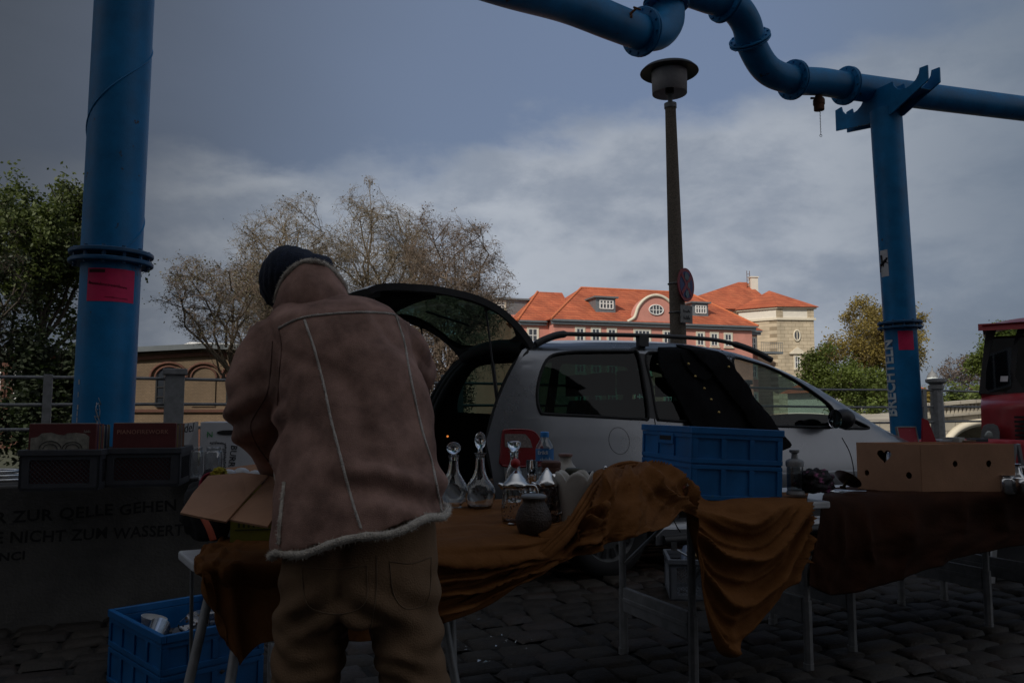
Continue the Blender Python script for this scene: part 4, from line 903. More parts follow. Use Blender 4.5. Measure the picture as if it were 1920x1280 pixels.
# tailgate: profile in local x (rearward negative) / z at the near edge
hgp = [(1004, 650), (994, 634), (975, 612), (950, 589), (920, 570), (885, 556), (850, 548), (810, 541), (770, 538), (730, 536), (700, 539), (688, 545)]
hp = [onp(FV, a, b, .16) for a, b in hgp]; hp = [(p.x, p.y) for p in spline([(x, z, 0) for x, z in hp], 5)]
cum = [0]
for a_, b_ in zip(hp, hp[1:]): cum.append(cum[-1]+math.hypot(a_[0]-b_[0], a_[1]-b_[1]))
HL = cum[-1]
def hat_(s):
    s = min(max(s, 0), HL)
    for i in range(len(cum)-1):
        if s <= cum[i+1]+1e-9:
            t = (s-cum[i])/(cum[i+1]-cum[i]); return hp[i][0]+(hp[i+1][0]-hp[i][0])*t, hp[i][1]+(hp[i+1][1]-hp[i][1])*t
def HS(s, y, off=0.0, crown=1):
    x, z = hat_(s); x2, z2 = hat_(min(HL, s+.02)); x1_, z1_ = hat_(max(0, s-.02)); t = V((x2-x1_, 0, z2-z1_)).normalized(); n_ = V((t.z, 0, -t.x)); c = (y/VW*2-1)
    if n_.z > 0: n_ = -n_
    up_ = .05*(1-c*c)*crown
    return FV @ (V((x, y, z))+n_*(off-up_))
gw0, gw1 = .09, .60
yl = lambda s: interp(s, ((0, .20), (.5, .14), (1.0, .08), (1.3, .12), (9, .2)))
win = [(gw0*HL, .30), (gw1*HL*.75, .25), (gw1*HL, .27), (gw1*HL, VW-.27), (gw1*HL*.75, VW-.25), (gw0*HL, VW-.30)]
win = smoothloop(win, 4)
oh = [(s, yl(s)) for s in [HL*i/12 for i in range(13)]]+[(s, VW-yl(s)) for s in [HL*(12-i)/12 for i in range(13)]]
hu = [HL*i/24 for i in range(25)]; hv = [i*.12 for i in range(15)]
m = MB(); panel(oh, [win], lambda s, y: HS(s, y, 0), hu, hv, True, m); tg = part('tailgate', m, paint, van)
m = MB(); panel([(s, min(max(y, .0), VW)) for s, y in oh], [win], lambda s, y: HS(s, y, .045), hu, hv, True, m)
m.grid(lambda u, v: HS(HL*u, yl(HL*u)+.0, .045*v), 24, 1); m.grid(lambda u, v: HS(HL*u, VW-yl(HL*u), .045*v), 24, 1); m.grid(lambda u, v: HS(HL, yl(HL)+(VW-2*yl(HL))*u, .045*v), 10, 1)
# thick lower trim with handle recess
for k in range(2): m.grid(lambda u, v, k=k: HS(HL*(gw1+.05+(.34)*u), .28+(VW-.56)*v, .045+.055*sin(pi*u)**.5*sin(pi*v)**.3), 14, 14)
part('inner_trim', m, K['trim'], tg)
m = MB(); panel(win, [], lambda s, y: HS(s, y, .02), hu, hv, True, m); part('rear_screen', m, K['clearpane'] if 0 else pane('rear_glass', (.13, .26, .23), .5), tg)
m = MB(); m.tube([HS(HL*(gw1+.015), .3+i*.1, .05) for i in range(12)], .018, 5); m.tube([HS(.30, VW*.5, .05), HS(.62, VW*.5+.16, .055)], .009, 5); part('wiper', m, K['rubber'], tg)
m = MB(); m.box(-.035, .035, -.02, .02, -.05, .05, M.Translation(HS(HL*.93, .45, .06))); m.box(-.05, .05, -.012, .012, -.02, .02, M.Translation(HS(HL*.95, .28, .055))); part('latch', m, K['galv'], tg)
# gas struts
for y in (.16, VW-.16):
    p0 = FV @ V((.11, y, 1.02)); p1 = HS(.34*HL if y < 1 else .36*HL, y+(.04 if y < 1 else -.04), .06); mm = p0.lerp(p1, .55)
    m = MB(); m.tube([p0, mm], .013, 8); m.tube([mm, p1], .007, 8); m.ball(p0, .018, 8); m.ball(p1, .016, 8); part('gas_strut', m, K['black'], van)
# roof rails
for sd in (0, 1):
    pts = [(.40, 1.605), (.48, 1.645), (.60, 1.682), (.78, 1.69), (1.4, 1.702), (1.9, 1.695), (2.15, 1.662), (2.35, 1.61), (2.5, 1.55)]
    P = spline([(x, .22, z) for x, z in pts], 5); m = MB(); m.tube([FV @ V((p.x, p.y if not sd else VW-p.y, p.z)) for p in P], [.017+.012*(1-min(1, abs(i-len(P)/2)/(len(P)/2)*1)) if 0 else (.026 if i < 12 or i > len(P)-12 else .016) for i in range(len(P))], 8)
    for x in (1.28,): m.box(x-.04, x+.04, .195 if not sd else VW-.245, .245 if not sd else VW-.195, 1.62, 1.70, FV)
    part('roof_rail', m, K['black'], van)
# mirror
m = MB(); mx_, mz_ = vs(1580, 785, -.12); m.ball(FV @ V((mx_, -.13, mz_)), .11, 16, (.75, 1.0, .72)); m.tube([FV @ V((mx_+.03, .03, mz_-.05)), FV @ V((mx_, -.08, mz_-.02))], .03, 8); mr_ = part('wing_mirror', m, K['black'], van, sharp=60)
m = MB(); m.lathe([(.001, 0), (.07, 0), (.075, .004)], (0, 0, 0), 20, tr=M.Translation(FV @ V((mx_-.087, -.13, mz_))) @ M.Rotation(A24, 4, 'Z') @ M.Rotation(-pi/2, 4, 'Y')); part('mirror_glass', m, mat('mirror', (.6, .6, .65), .03, 1), mr_)
# wheels
def wheel(cx, y0, sgn):
    c = FV @ V((cx, y0, .315)); Tr = M.Translation(c) @ M.Rotation(A24, 4, 'Z') @ M.Rotation(pi/2*sgn, 4, 'X')
    m = MB(); m.lathe([(.205, -.08), (.24, -.1), (.295, -.095), (.315, -.07), (.315, .07), (.295, .095), (.24, .1), (.205, .085)], (0, 0, 0), 40, tr=Tr); o = part('wheel', m, K['rubber'], van, sharp=50)
    m = MB(); m.lathe([(.21, .085), (.205, .075), (.19, .05), (.06, .055), (.03, .075), (.001, .078)], (0, 0, 0), 40, tr=Tr)
    ri = part('rim', m, mat('alloy', (.16, .165, .17), .4, .5, .1, 8) if 'alloy' not in K else K['alloy'], o, sharp=40); K['alloy'] = ri.data.materials[0]
    m = MB()
    for i in range(14):
        a = 2*pi*i/14; m.prism([(.165, -.017), (.185, -.02), (.185, .02), (.165, .017), (.12, .009), (.12, -.009)], -.0545-.012, -.056, Tr @ M.Rotation(a, 4, 'Z') @ M.Rotation(-pi/2, 4, 'X') @ M.Scale(-1, 4, (0, 1, 0)) if 0 else Tr @ M.Rotation(a, 4, 'Z') @ M(((1, 0, 0, 0), (0, 0, 1, 0), (0, -1, 0, 0), (0, 0, 0, 1))))
    part('rim_slots', m, K['rubber'], ri)
for cx in (WR, WF): wheel(cx, .13, 1); wheel(cx, VW-.13, -1)
wa = MB()
for cx in (WR, WF): 
    for yy in (.04, VW-.30): wa.grid(lambda u, v, cx=cx, yy=yy: FV @ V((cx-.37*cos(pi*u), yy+.26*v, .31+.37*sin(pi*u))), 16, 1)
wa.box(.1, 4.3, .15, VW-.15, .22, .30, FV); part('underbody', wa, K['rubber'], van)
# seats
def seat(x, y, w_):
    m = MB(); pr = [(0, .52), (.48, .52), (.5, .68), (.12, .70), (-.02, 1.22), (-.12, 1.24), (-.16, 1.1), (-.05, .6)]; m.prism(pr, y, y+w_, FV @ M.Translation((x, 0, 0))); o = part('seat', m, K['trim'], van, bv=.03)
    m = MB(); m.box(x-.18, x-.08, y+w_/2-.13, y+w_/2+.13, 1.27, 1.45, FV); m.tube([FV @ V((x-.12, y+w_/2-.06, 1.2)), FV @ V((x-.12, y+w_/2-.06, 1.3))], .008, 5); part('headrest', m, K['trim'], o, bv=.03)
for x, ys in ((1.45, (.25, .68, 1.1)), (2.35, (.28, 1.0))):
    for y in ys: seat(x, y, .40 if len(ys) == 3 else .5)
m = MB(); m.tube([FV @ V((2.95+.12*sin(a)*.4, 1.3+.18*cos(a), 1.0+.17*sin(a))) for a in [2*pi*i/20 for i in range(21)]], .014, 6); m.box(3.0, 3.4, .15, VW-.15, .80, .95, FV); part('dashboard', m, K['trim'], van)
m = MB(); m.ball(FV @ V((.24, 1.60, .93)), .009, 8); part('glowing_reflector', m, mat('amber_glow', (.9, .25, .05), .3, emis=((1, .3, .06), .8)), van)  # orange glow given by emission, though the part is no lamp
# clutter in the boot
m = MB(); rn = random.Random(3)
def bundle(x, y, s, lab, mm, seed):
    m = MB(); c = V((x, y, .52+s*.7))
    def fn(u, v):
        a = 2*pi*u; b_ = pi*(v-.5); d = V((cos(a)*cos(b_), sin(a)*cos(b_), sin(b_))); r = s*(1+.45*fbm(d.x*2.2+seed, d.y*2.2, d.z*2.2, 4)); return FV @ (c+V((d.x*r*1.1, d.y*r, max(-s*.7, d.z*r*.8))))
    m.grid(fn, 40, 20); return solo('cloth_bundle', m, mm, lab, 'cloth')
bundle(.30, .30, .15, 'crumpled patterned cloth bundle in the open boot behind the decanters', mat('patterned_cloth', (.05, .035, .03), .9, 0, .9, 25, col2=(.32, .2, .15), thr=.5), 1)
# ---------- coat over the car roof
CO = [(1262, 652), (1290, 640), (1330, 639), (1362, 645), (1385, 668), (1402, 700), (1425, 745), (1445, 785), (1463, 815), (1470, 838), (1400, 850), (1330, 840), (1300, 806), (1290, 775), (1278, 740), (1262, 715), (1253, 685)]
cq = smoothloop([vs(a, b, 0) for a, b in CO], 4); xs_ = [p[0] for p in cq]; cxm = sum(xs_)/len(xs_)
def coat(x, z, off=0, k=1):
    yi = ins(x, min(z, 1.6)); t = max(0, (1.66-z)); out = .035+.05*t
    ph_ = (x-t*.75)*26; f = .012*sin(ph_*.6+1.5*fbm(x*3, z*2, 4))*min(1, t*2)+.035*fbm(x*4+3-z*2, z*2.2, 1)
    over = 0 if z < 1.6 else (z-1.6)*3.2
    return FV @ V((x, yi-out-f*k-off+over, z))
m = MB(); cu_ = [x*.02 for x in range(40, 160)]; cv_ = [.7+i*.03 for i in range(36)]
panel(cq, [], lambda x, z: coat(x, z), cu_, cv_, True, m)
sm_ = bpy.data.materials
coat_m = mat('black_wool', (.007, .007, .008), .95, 0, .3, 40, .3, 300, spec=.1, sheen=.0)
ct = thing('coat', 'long black coat with brass buttons draped over the car roof', 'coat', FV @ V((cxm, 0, .8)))
o = part('cloth', m, coat_m, ct); so_ = o.modifiers.new('thickness', 'SOLIDIFY'); so_.thickness = .02; so_.offset = -1
# lapel / second layer
m = MB(); lp2 = [vs(a, b, 0) for a, b in ((1300, 655), (1345, 660), (1350, 700), (1330, 712), (1305, 690))]; panel(smoothloop(lp2, 4), [], lambda x, z: coat(x, z, .018, .6), cu_, cv_, True, m)
lp3 = [vs(a, b, 0) for a, b in ((1310, 640), (1372, 655), (1396, 700), (1440, 795), (1452, 822), (1420, 820), (1385, 760), (1350, 700), (1325, 670))]; panel(smoothloop(lp3, 4), [], lambda x, z: coat(x, z, .03, 1.3), cu_, cv_, True, m)
o = part('front_flap', m, coat_m, ct); so_ = o.modifiers.new('thickness', 'SOLIDIFY'); so_.thickness = .012; so_.offset = -1
for a, b in ((1304, 681), (1313, 705), (1326, 728), (1334, 749), (1343, 773), (1378, 687)):
    x, z = vs(a, b, 0); p = coat(x, z, .036 if a < 1370 else .045, 1.1); m = MB(); m.ball(p, .0105, 10, (1, .6, 1)); part('button', m, K['brass'], ct)
# ---------- folding tables
K['tabletop'] = mat('white_tabletop', (.50, .51, .53), .5, 0, .1, 12); K['leg'] = mat('grey_painted_steel', (.20, .205, .21), .5, .1, .3, 15)
TT = .742
F1 = frame(-.985, 2.11, 0, 24); F2 = frame(.68, 3.29, 0, 24); F3 = frame(1.43, 3.76, 0, 24); T3 = .718
def foldtable(fr, L_, W_, lab, legsL=True, legsR=True, Z=TT, IN=.10):
    t = thing('folding_table', lab, 'table', fr.translation, 24)
    m = MB(); m.box(0, L_, 0, W_, Z-.035, Z-.004, fr); part('tabletop', m, K['tabletop'], t, bv=.006)
    for i, x in enumerate([IN]*legsL+[L_-IN]*legsR):
        for y in (.06, W_-.06):
            m = MB(); m.tube([fr @ V((x, y, Z-.04)), fr @ V((x, y, .20))], .017, 8); m.tube([fr @ V((x+.002, y, .30)), fr @ V((x+.002, y, .012))], .021, 8); m.tube([fr @ V((x, y, .0)), fr @ V((x, y, .03))], .024, 8)
            part('leg', m, K['leg'], t, sharp=40)
        m = MB()
        if legsL and i == 0 or True:
            m.box(x-.012, x+.012, .08, W_-.08, .20, .31, fr); m.box(x-.016, x+.016, .08, W_-.08, .245, .265, fr)
        part('crossbar', m, K['leg'], t, bv=.003)
        s_ = 1 if x < L_/2 else -1
        for yy in (.08, W_-.08): m = MB(); m.bar(fr @ V((x, yy, .42)), fr @ V((x+.35*s_, yy+(.04 if yy < .2 else -.04), Z-.04)), .014); part('brace', m, K['leg'], t)
    return t
t1 = thing('folding_table', 'white folding table under the velvet cloth that the man leans over', 'table', F1.translation, 24)
tA = gz(334, 1029, TT); tB_ = gz(361, 1051, TT); D28 = V((.883, .469, 0)); m = MB(); m.foot([(p.x, p.y) for p in (tA, tB_, tB_+V((.04, -.015, 0)), tB_+D28*1.32, tA+D28*1.3)], TT-.030, TT-.004); part('tabletop', m, K['tabletop'], t1, bv=.006)
F1b = F1 @ M.Translation((.36, .305, 0)); foldtable(F1b, 1.08, .50, 'second folding table pushed behind the first, carrying the decanters', True, False)
for (a, b_) in ((at(399, 1085, 2.30), at(347, 1310, 2.12)), (at(452, 1150, 2.24), at(425, 1320, 2.06)), (at(360, 1040, 2.62), at(359, 1150, 2.66)), (at(722, 1110, 2.75), at(738, 1320, 2.62)), (at(822, 1100, 2.60), at(862, 1320, 2.44)), (at(846, 1100, 2.75), at(852, 1320, 2.64))):
    e = a+(b_-a)*(a.z/(a.z-b_.z)); m = MB(); m.tube([a, e], .0135 if a.x > -.95 or a.y < 2.5 else .006, 10); m.tube([e+(a-e)*.04, e], .017, 10); part('leg', m, K['leg'], t1)
foldtable(F2, .82, .66, 'folding table in the middle carrying the large blue crate'); foldtable(F3, 1.45, .66, 'folding table on the right carrying the box with the heart cut-out', True, True, T3, .24); foldtable(F3 @ M.Translation((1.47, 0, 0)), 1.4, .66, 'folding table at the right picture edge under the silverware', True, True, T3)
# ---------- velvet cloths
def velvet(name, c, c2):
    m = mat(name, c, .85, 0, .2, 9, .25, 90, spec=.12, col2=c2); return m
vel = velvet('golden_brown_velvet', (.120, .046, .012), (.185, .075, .022)); veld = velvet('dark_brown_velvet', (.024, .008, .003), (.040, .013, .005))
def net(ctrl, nu, nv, disp, Z=TT):
    G = [[(gz(p[0], p[1], Z+(.004 if Z == TT else .011)) if p[2] is None else at(*p)) for p in row] for row in ctrl]
    rows = [spline(r, nv) for r in G]; cols = list(zip(*rows)); cols = [spline(list(c), nu) for c in cols]; G2 = list(zip(*cols)); NU = len(G2); NV = len(G2[0])
    m = MB(); vs = []
    for i in range(NU):
        for j in range(NV):
            a = G2[min(i+1, NU-1)][j]-G2[max(i-1, 0)][j]; b = G2[i][min(j+1, NV-1)]-G2[i][max(j-1, 0)]; n_ = a.cross(b)
            n_ = n_.normalized() if n_.length > 1e-9 else V((0, -1, 0))
            if n_.dot(V((0, -.8, .6))) < 0: n_ = -n_
            vs.append(G2[i][j]+n_*disp(i/nu, j/nv, G2[i][j]))
    m.add(vs, [(i*NV+j, (i+1)*NV+j, (i+1)*NV+j+1, i*NV+j+1) for i in range(NU-1) for j in range(NV-1)], True); return m
N_ = None
ctA = [[(438, 1006, N_), (402, 1022, N_), (366, 1045, N_), (370, 1064, 2.11), (380, 1082, 2.09), (396, 1104, 2.08)],
 [(480, 998, N_), (450, 1014, N_), (405, 1052, N_), (409, 1100, 2.12), (422, 1170, 2.10), (439, 1244, 2.08)],
 [(520, 990, N_), (500, 1010, N_), (460, 1053, N_), (464, 1100, 2.17), (476, 1150, 2.15), (490, 1205, 2.14)],
 [(600, 975, N_), (600, 1005, N_), (600, 1046, N_), (600, 1100, 2.20), (600, 1150, 2.20), (600, 1200, 2.20)],
 [(720, 960, N_), (720, 1000, N_), (720, 1034, N_), (720, 1100, 2.27), (720, 1150, 2.26), (720, 1196, 2.26)],
 [(835, 945, N_), (835, 985, N_), (832, 1024, N_), (830, 1080, 2.36), (828, 1120, 2.35), (826, 1168, 2.34)],
 [(920, 940, N_), (930, 975, N_), (935, 1014, N_), (915, 1060, 2.43), (897, 1100, 2.42), (887, 1143, 2.41)],
 [(1000, 937, N_), (1015, 966, N_), (1030, 1004, N_), (1000, 1035, 2.49), (982, 1065, 2.48), (975, 1090, 2.47)],
 [(1075, 932, N_), (1085, 950, N_), (1093, 985, 2.64), (1070, 1005, 2.60), (1050, 1025, 2.58), (1050, 1042, 2.58)],
 [(1118, 907, 3.3), (1126, 904, 3.0), (1130, 925, 2.74), (1118, 965, 2.66), (1108, 1000, 2.62), (1106, 1026, 2.62)],
 [(1170, 884, 3.35), (1172, 879, 3.1), (1172, 897, 2.86), (1168, 940, 2.74), (1170, 980, 2.69), (1175, 1008, 2.68)],
 [(1225, 884, 3.5), (1222, 880, 3.3), (1222, 898, 3.02), (1225, 940, 2.93), (1232, 970, 2.88), (1245, 991, 2.86)],
 [(1282, 930, 3.58), (1280, 916, 3.4), (1275, 920, 3.22), (1278, 945, 3.17), (1282, 960, 3.15), (1286, 976, 3.14)],
 [(1332, 930, N_), (1330, 938, N_), (1306, 951, 3.27), (1306, 1010, 3.20), (1324, 1100, 3.17), (1344, 1217, 3.13)],
 [(1390, 926, N_), (1390, 932, N_), (1375, 947, 3.36), (1385, 1020, 3.28), (1395, 1100, 3.24), (1395, 1188, 3.20)],
 [(1450, 924, N_), (1450, 928, N_), (1445, 943, 3.45), (1453, 1000, 3.37), (1458, 1060, 3.34), (1460, 1110, 3.32)],
 [(1516, 920, N_), (1516, 925, N_), (1513, 938, 3.55), (1512, 965, 3.50), (1508, 1000, 3.47), (1498, 1048, 3.45)]]
def sm01(x): x = max(0, min(1, x)); return x*x*(3-2*x)
def fold(x): return (1-abs(sin(x)))**1.5
def dA(u, v, p):
    hang = sm01((v-2.0)/.7); f = 0
    if v < 2.2 and u < 8.6:   # creases on the table top running along the table
        w = sm01((u+.3)/1.5)*(1-sm01((v-1.7)/.5)); f += (.007*abs(sin(9*v+2.2*fbm(u*.9, v*1.2, 2)+u*.6))+.010*max(0, fbm(u*.9, v*4, 5)))*w
        if u < 2: f += .028*max(0, fbm(u*1.9+1, v*2.3, 8))
    if 2.2 < u < 4.6: f += hang*.012*fold(u*4.2+.4*v)
    if 4.2 < u < 9.6 and v > 1.8:  # long diagonal folds pulled towards the hump
        k = sm01((u-4.2)/.8)*(1-sm01((u-8.8)/.8))*hang; q = 4.6*v-.42*u+.8*fbm(u*.5, v*.6, 3); f += (.056*fold(q)**1.3+.020*fold(q*2.3+1.3)**1.3)*k
    if 8.3 < u < 12.9:
        k = sm01((u-8.3)/.6)*(1-sm01((u-12.3)/.6)); ph = atan2(v-.3, (u-10.1)*.9); rd = sm01(math.hypot(v-.6, u-10.1)/1.6); q = ph*8+.9*fbm(u*.6, v*.5, 12); f += (.050*(1-abs(sin(q)))**1.9+.022*(1-abs(sin(q*2.3+1)))**1.8)*k*rd+.012*fold(u*5+v*2.2)*k*sm01((v-1.2)/1)
    if u > 12.7:
        k = sm01((u-12.7)/.5)*hang; q = (u-12.9)/3.1; sag = v+1.15*(2*q-1)**2*(1 if q > .5 else .55); g = 3.5*sag+.3+.5*fbm(q*2, v, 6); f += (.058*fold(g)**1.3+.020*fold(g*2.4+1)**1.3+.018*fold(8*q+v)*sm01(v-3.0))*k
    if u < 4: f += hang*.014*sin(u*7+v*1.5)
    return f+.006*fbm(p.x*5, p.y*5, p.z*5+3)*(.4+hang)
cm = net(ctA, 14, 18, dA)
band = [(826, 1164, 2.325), (887, 1139, 2.385), (935, 1113, 2.42), (985, 1078, 2.45), (1030, 1038, 2.49), (1068, 1000, 2.55), (1098, 955, 2.66), (1122, 918, 2.82), (1150, 890, 3.0), (1185, 880, 3.12), (1215, 882, 3.2)]
for off, r in ((0, .0125), (7, .010), (14, .007)):
    P = spline([at(a-off*.6, b_-off*.9, d) for a, b_, d in band], 8); cm.tube(P, [r*(.7+.5*abs(sin(i*.13+off))) for i in range(len(P))], 8)
cl = solo('tablecloth', cm, vel, 'golden brown velvet cloth draped over the left and middle tables in swags', 'tablecloth')
so_ = cl.modifiers.new('thickness', 'SOLIDIFY'); so_.thickness = .002; so_.offset = -1
ctB = [[(1548, 918, N_), (1545, 926, N_), (1541, 938, N_), (1530, 1000, 3.64), (1520, 1050, 3.62), (1514, 1096, 3.60)],
 [(1580, 913, N_), (1580, 924, N_), (1580, 935, N_), (1575, 1000, 3.70), (1570, 1060, 3.68), (1560, 1115, 3.66)],
 [(1640, 908, N_), (1640, 920, N_), (1640, 932, N_), (1640, 1000, 3.76), (1640, 1050, 3.74), (1638, 1100, 3.72)],
 [(1730, 905, N_), (1730, 918, N_), (1730, 930, N_), (1725, 985, 3.85), (1718, 1035, 3.83), (1708, 1078, 3.80)],
 [(1820, 903, N_), (1820, 915, N_), (1820, 926, N_), (1812, 975, 4.0), (1805, 1010, 3.98), (1797, 1045, 3.96)],
 [(1925, 900, N_), (1925, 912, N_), (1925, 922, N_), (1920, 960, 4.18), (1912, 995, 4.16), (1904, 1023, 4.14)],
 [(2100, 895, N_), (2100, 905, N_), (2100, 915, N_), (2100, 960, 4.48), (2100, 980, 4.46), (2100, 1000, 4.44)]]
def dB(u, v, p):
    h = sm01((v-2)/1); return h*(.030*fold(u*3.2+.2*v+1.1*fbm(u*.7, v*.4, 9))+.012*fbm(u*2, v, 2))+.004*fbm(p.x*6, p.y*6, p.z*6)
cmB = net(ctB, 16, 12, dB, T3); 
cb = solo('tablecloth', cmB, veld, 'dark brown velvet cloth hanging off the right table below the cardboard box', 'tablecloth'); so_ = cb.modifiers.new('thickness', 'SOLIDIFY'); so_.thickness = .002; so_.offset = -1
# ---------- concrete parapet with the painted quotation
FWl = frame(*gz(0, 1185).xy, 0, 31.5)
wl = thing('concrete_wall', 'low grey concrete wall with hand-painted German lines under the record crates', 'wall', FWl.translation, 31.5)
wt = onp(FWl, 200, 903)[1]; m = MB(); m.box(-3, 1.55, 0, .95, -.05, wt, FWl); part('block', m, K['concrete'], wl, bv=.012)
inkw = mat('black_wall_paint', (.008, .008, .009), .8, 0, .3, 20)
def wallrow(s, px0, y0, px1, y1, h, sh=.0):
    x0, z0 = onp(FWl, px0, y0); x1, z1 = onp(FWl, px1, y1); cu_w = x1-x0
    fr = FWl @ M.Translation((x0, -.001, z0)) @ M.Rotation(pi/2, 4, 'X') @ M.Rotation(atan2(z1-z0, x1-x0), 4, 'Z'); o = txt(s, h, M(), inkw, None, bold=.0015, spacing=1.05, ext=.0008)
    w0 = max(v.co.x for v in o.data.vertices); rn = random.Random(len(s)); sc = cu_w/w0
    for v in o.data.vertices:
        x = v.co.x*sc; v.co = V((x, v.co.y*(1+.12*noise.noise(V((x*6, 0, 1))))+.008*noise.noise(V((x*9, 0, 5))), v.co.z))
    o.data.transform(fr); o.data.transform(root_m(wl).inverted()); o.parent = wl
wallrow('R ZUR QELLE GEHEN KANN', -12, 982, 430, 948, .085); wallrow('E NICHT ZUM WASSERTOPF', -12, 1019, 395, 1000, .085); wallrow('VINCI', -30, 1054, 46, 1048, .06)
# ---------- crates: helper for a mesh-walled box
def crate(fr, L_, W_, H_, m_, kind='mesh', lab='', group=None, name='plastic_crate', cat='crate', cols=4, tiers=1, extra=None):
    t = thing(name, lab, cat, fr.translation, math.degrees(fr.to_euler().z), group)
    m = MB(); th = .012; m.box(.005, L_-.005, .005, W_-.005, 0, .012, fr); part('base', m, m_, t)
    sides = (('front', fr, L_), ('back', fr @ M.Translation((L_, W_, 0)) @ M.Rotation(pi, 4, 'Z'), L_), ('left', fr @ M.Translation((0, W_, 0)) @ M.Rotation(-pi/2, 4, 'Z'), W_), ('right', fr @ M.Translation((L_, 0, 0)) @ M.Rotation(pi/2, 4, 'Z'), W_))
    m = MB(); m.box(-.008, L_+.008, -.008, .012, H_-.03, H_, fr); m.box(-.008, L_+.008, W_-.012, W_+.008, H_-.03, H_, fr); m.box(-.008, .012, .0125, W_-.0125, H_-.03, H_, fr); m.box(L_-.012, L_+.008, .0125, W_-.0125, H_-.03, H_, fr)
    part('rim', m, m_, t, bv=.003)
    for nm_, f, l in sides:
        m = MB(f)
        if kind == 'mesh':
            a, b_ = .045, l-.045; m.box(.0, a, 0, th, .012, H_-.031); m.box(b_, l, 0, th, .012, H_-.031); m.box(a, b_, .001, th, .012, .035); m.box(a, b_, .001, th, H_-.05, H_-.031)
            z0, z1 = .035, H_-.05; st = .022; hh = z1-z0; k = -int(hh/st)-1
            while k*st < b_-a:
                for s_ in (1, -1):
                    x0 = a+k*st; xa, xb = x0, x0+hh; za, zb = z0, z1
                    if xa < a: za = z0+(a-xa); xa = a
                    if xb > b_: zb = z1-(xb-b_); xb = b_
                    if xb-xa > .002:
                        if s_ < 0: za, zb = z1-(za-z0), z0+(z1-zb)
                        m.bar((xa, .006+.001*s_, za), (xb, .006+.001*s_, zb), .0032)
                k += 1
        else:
            m.box(0, l, .004, th, .012, H_-.031)
            for r_ in range(tiers):
                za = .0+H_*r_/tiers; zb = H_*(r_+1)/tiers-(.031 if r_ == tiers-1 else .006)
                m.box(.0, l, -.004, .0039, za+.001, za+.022); m.box(0, l, -.003, .0038, zb-.018, zb)
                for c in range(cols+1): x = .012+(l-.024)*c/cols; m.box(x-.011, x+.011, -.0035, .0037, za+.023, zb-.019)
        part('side', m, m_, t, bv=0 if kind == 'mesh' else .0015)
    return t
K['crategrey'] = mat('grey_crate_plastic', (.15, .165, .19), .5, 0, .15, 12); K['crateblk'] = mat('dark_crate_plastic', (.045, .047, .055), .5, 0, .2, 12); K['crateblue'] = mat('blue_crate_plastic', (.003, .115, .33), .42, 0, .22, 7, rvar=.15, chips=((.03, .12, .22), 16, .64))
# record crates on the wall
wz = wt+.002
def onwall(px, py): return gz(px, py, wz)
LPm = [mat('record_sleeve_%d' % i, c, .6, 0, .2, 12) for i, c in enumerate(((.10, .02, .02), (.30, .28, .24), (.02, .03, .09), (.15, .12, .03), (.05, .05, .05), (.2, .07, .05), (.05, .12, .14)))]
def lpcrate(px0, px1, pyb, lab, front, fl, title):
    p0 = onwall(px0, pyb); p1 = onwall(px1, pyb-6); an = 31.5-5; f = frame(p0.x, p0.y, wz, an-14); L_ = (p1-p0).length; L_ = .362; H_ = .20
    crate(f, L_, .33, H_, K['crateblk'], 'mesh', lab)
    rn = random.Random(px0); y = .022
    t = thing('record_set', fl, 'record', f @ V((L_/2, .03, .02)), an-14)
    z0 = .022; sz = .305; x0 = (L_-sz)/2
    m = MB(); m.box(x0, x0+sz, y, y+.032, z0, z0+sz, f); part('box', m, front, t, bv=.002)
    m = MB(); m.box(x0+.004, x0+sz-.004, y+.002, y+.03, z0+sz+.0005, z0+sz+.003, f); part('page_edge', m, LPm[1], t)
    if title: txt('PIANOFIREWORK', .030, f @ M.Translation((x0+.018, y-.001, z0+sz-.055)) @ M.Rotation(pi/2, 4, 'X'), mat('gilt_print', (.36, .18, .13), .6), t, spacing=1.06)
    else:
        m = MB(); out = [(x0+.01, .0), (x0+sz-.03, .0)]; pts = [(x0+sz-.03, .10), (x0+sz-.05, .115), (x0+sz-.09, .12), (x0+sz-.13, .118), (x0+.16, .108), (x0+.13, .112), (x0+.10, .122), (x0+.06, .118), (x0+.04, .10), (x0+.01, .095)]
        m.prism([(a, z0+b_+sz-.165+0) for a, b_ in [(x0+.01, 0), (x0+sz-.03, 0)]+pts], y-.0025, y-.0005, f); part('cover_picture', m, mat('cover_print', (.20, .19, .16), .7, 0, .6, 26), t)
        m = MB(); cx = x0+.10
        for cx, r in ((x0+.10, .05), (x0+.20, .045), (x0+.20, .03), (x0+.10, .032)): m.tube([f @ V((cx+r*cos(a), y-.004, z0+sz-.125+r*sin(a)*.8)) for a in [pi*i/12 for i in range(13)]], .0015, 4)
        part('cover_lines', m, K['ink'], t); scribble(lambda x, z: f @ V((x0+sz-.055+x, y-.002, z0+sz-.045+z)), .03, .014, LPm[1], t, 4, .001, 3)
    y += .036; n = 0; gr = 'records behind the front box in the '+('right' if title else 'left')+' crate'
    while y < .29:
        th = rn.uniform(.003, .012); m = MB(); dz = rn.uniform(-.012, .004)
        if n < 14: m.box(x0+rn.uniform(-.004, .004), x0+sz, y, y+th, z0, z0+sz+dz-.006, f); solo('record_sleeve', m, rn.choice(LPm), 'one of the record sleeves packed behind the front box in the '+('right' if title else 'left')+' black crate', 'record', gr)
        y += th+.002+.01*rn.random(); n += 1
lpcrate(33, 190, 921, 'black mesh crate of records, the left one on the concrete wall', LPm[0], 'boxed record set with grey picture cover fronting the left crate', False)
lpcrate(194, 328, 914, 'black mesh crate of records, next to the white carton', LPm[0], 'dark red record box lettered PIANOFIREWORK in the right crate', True)
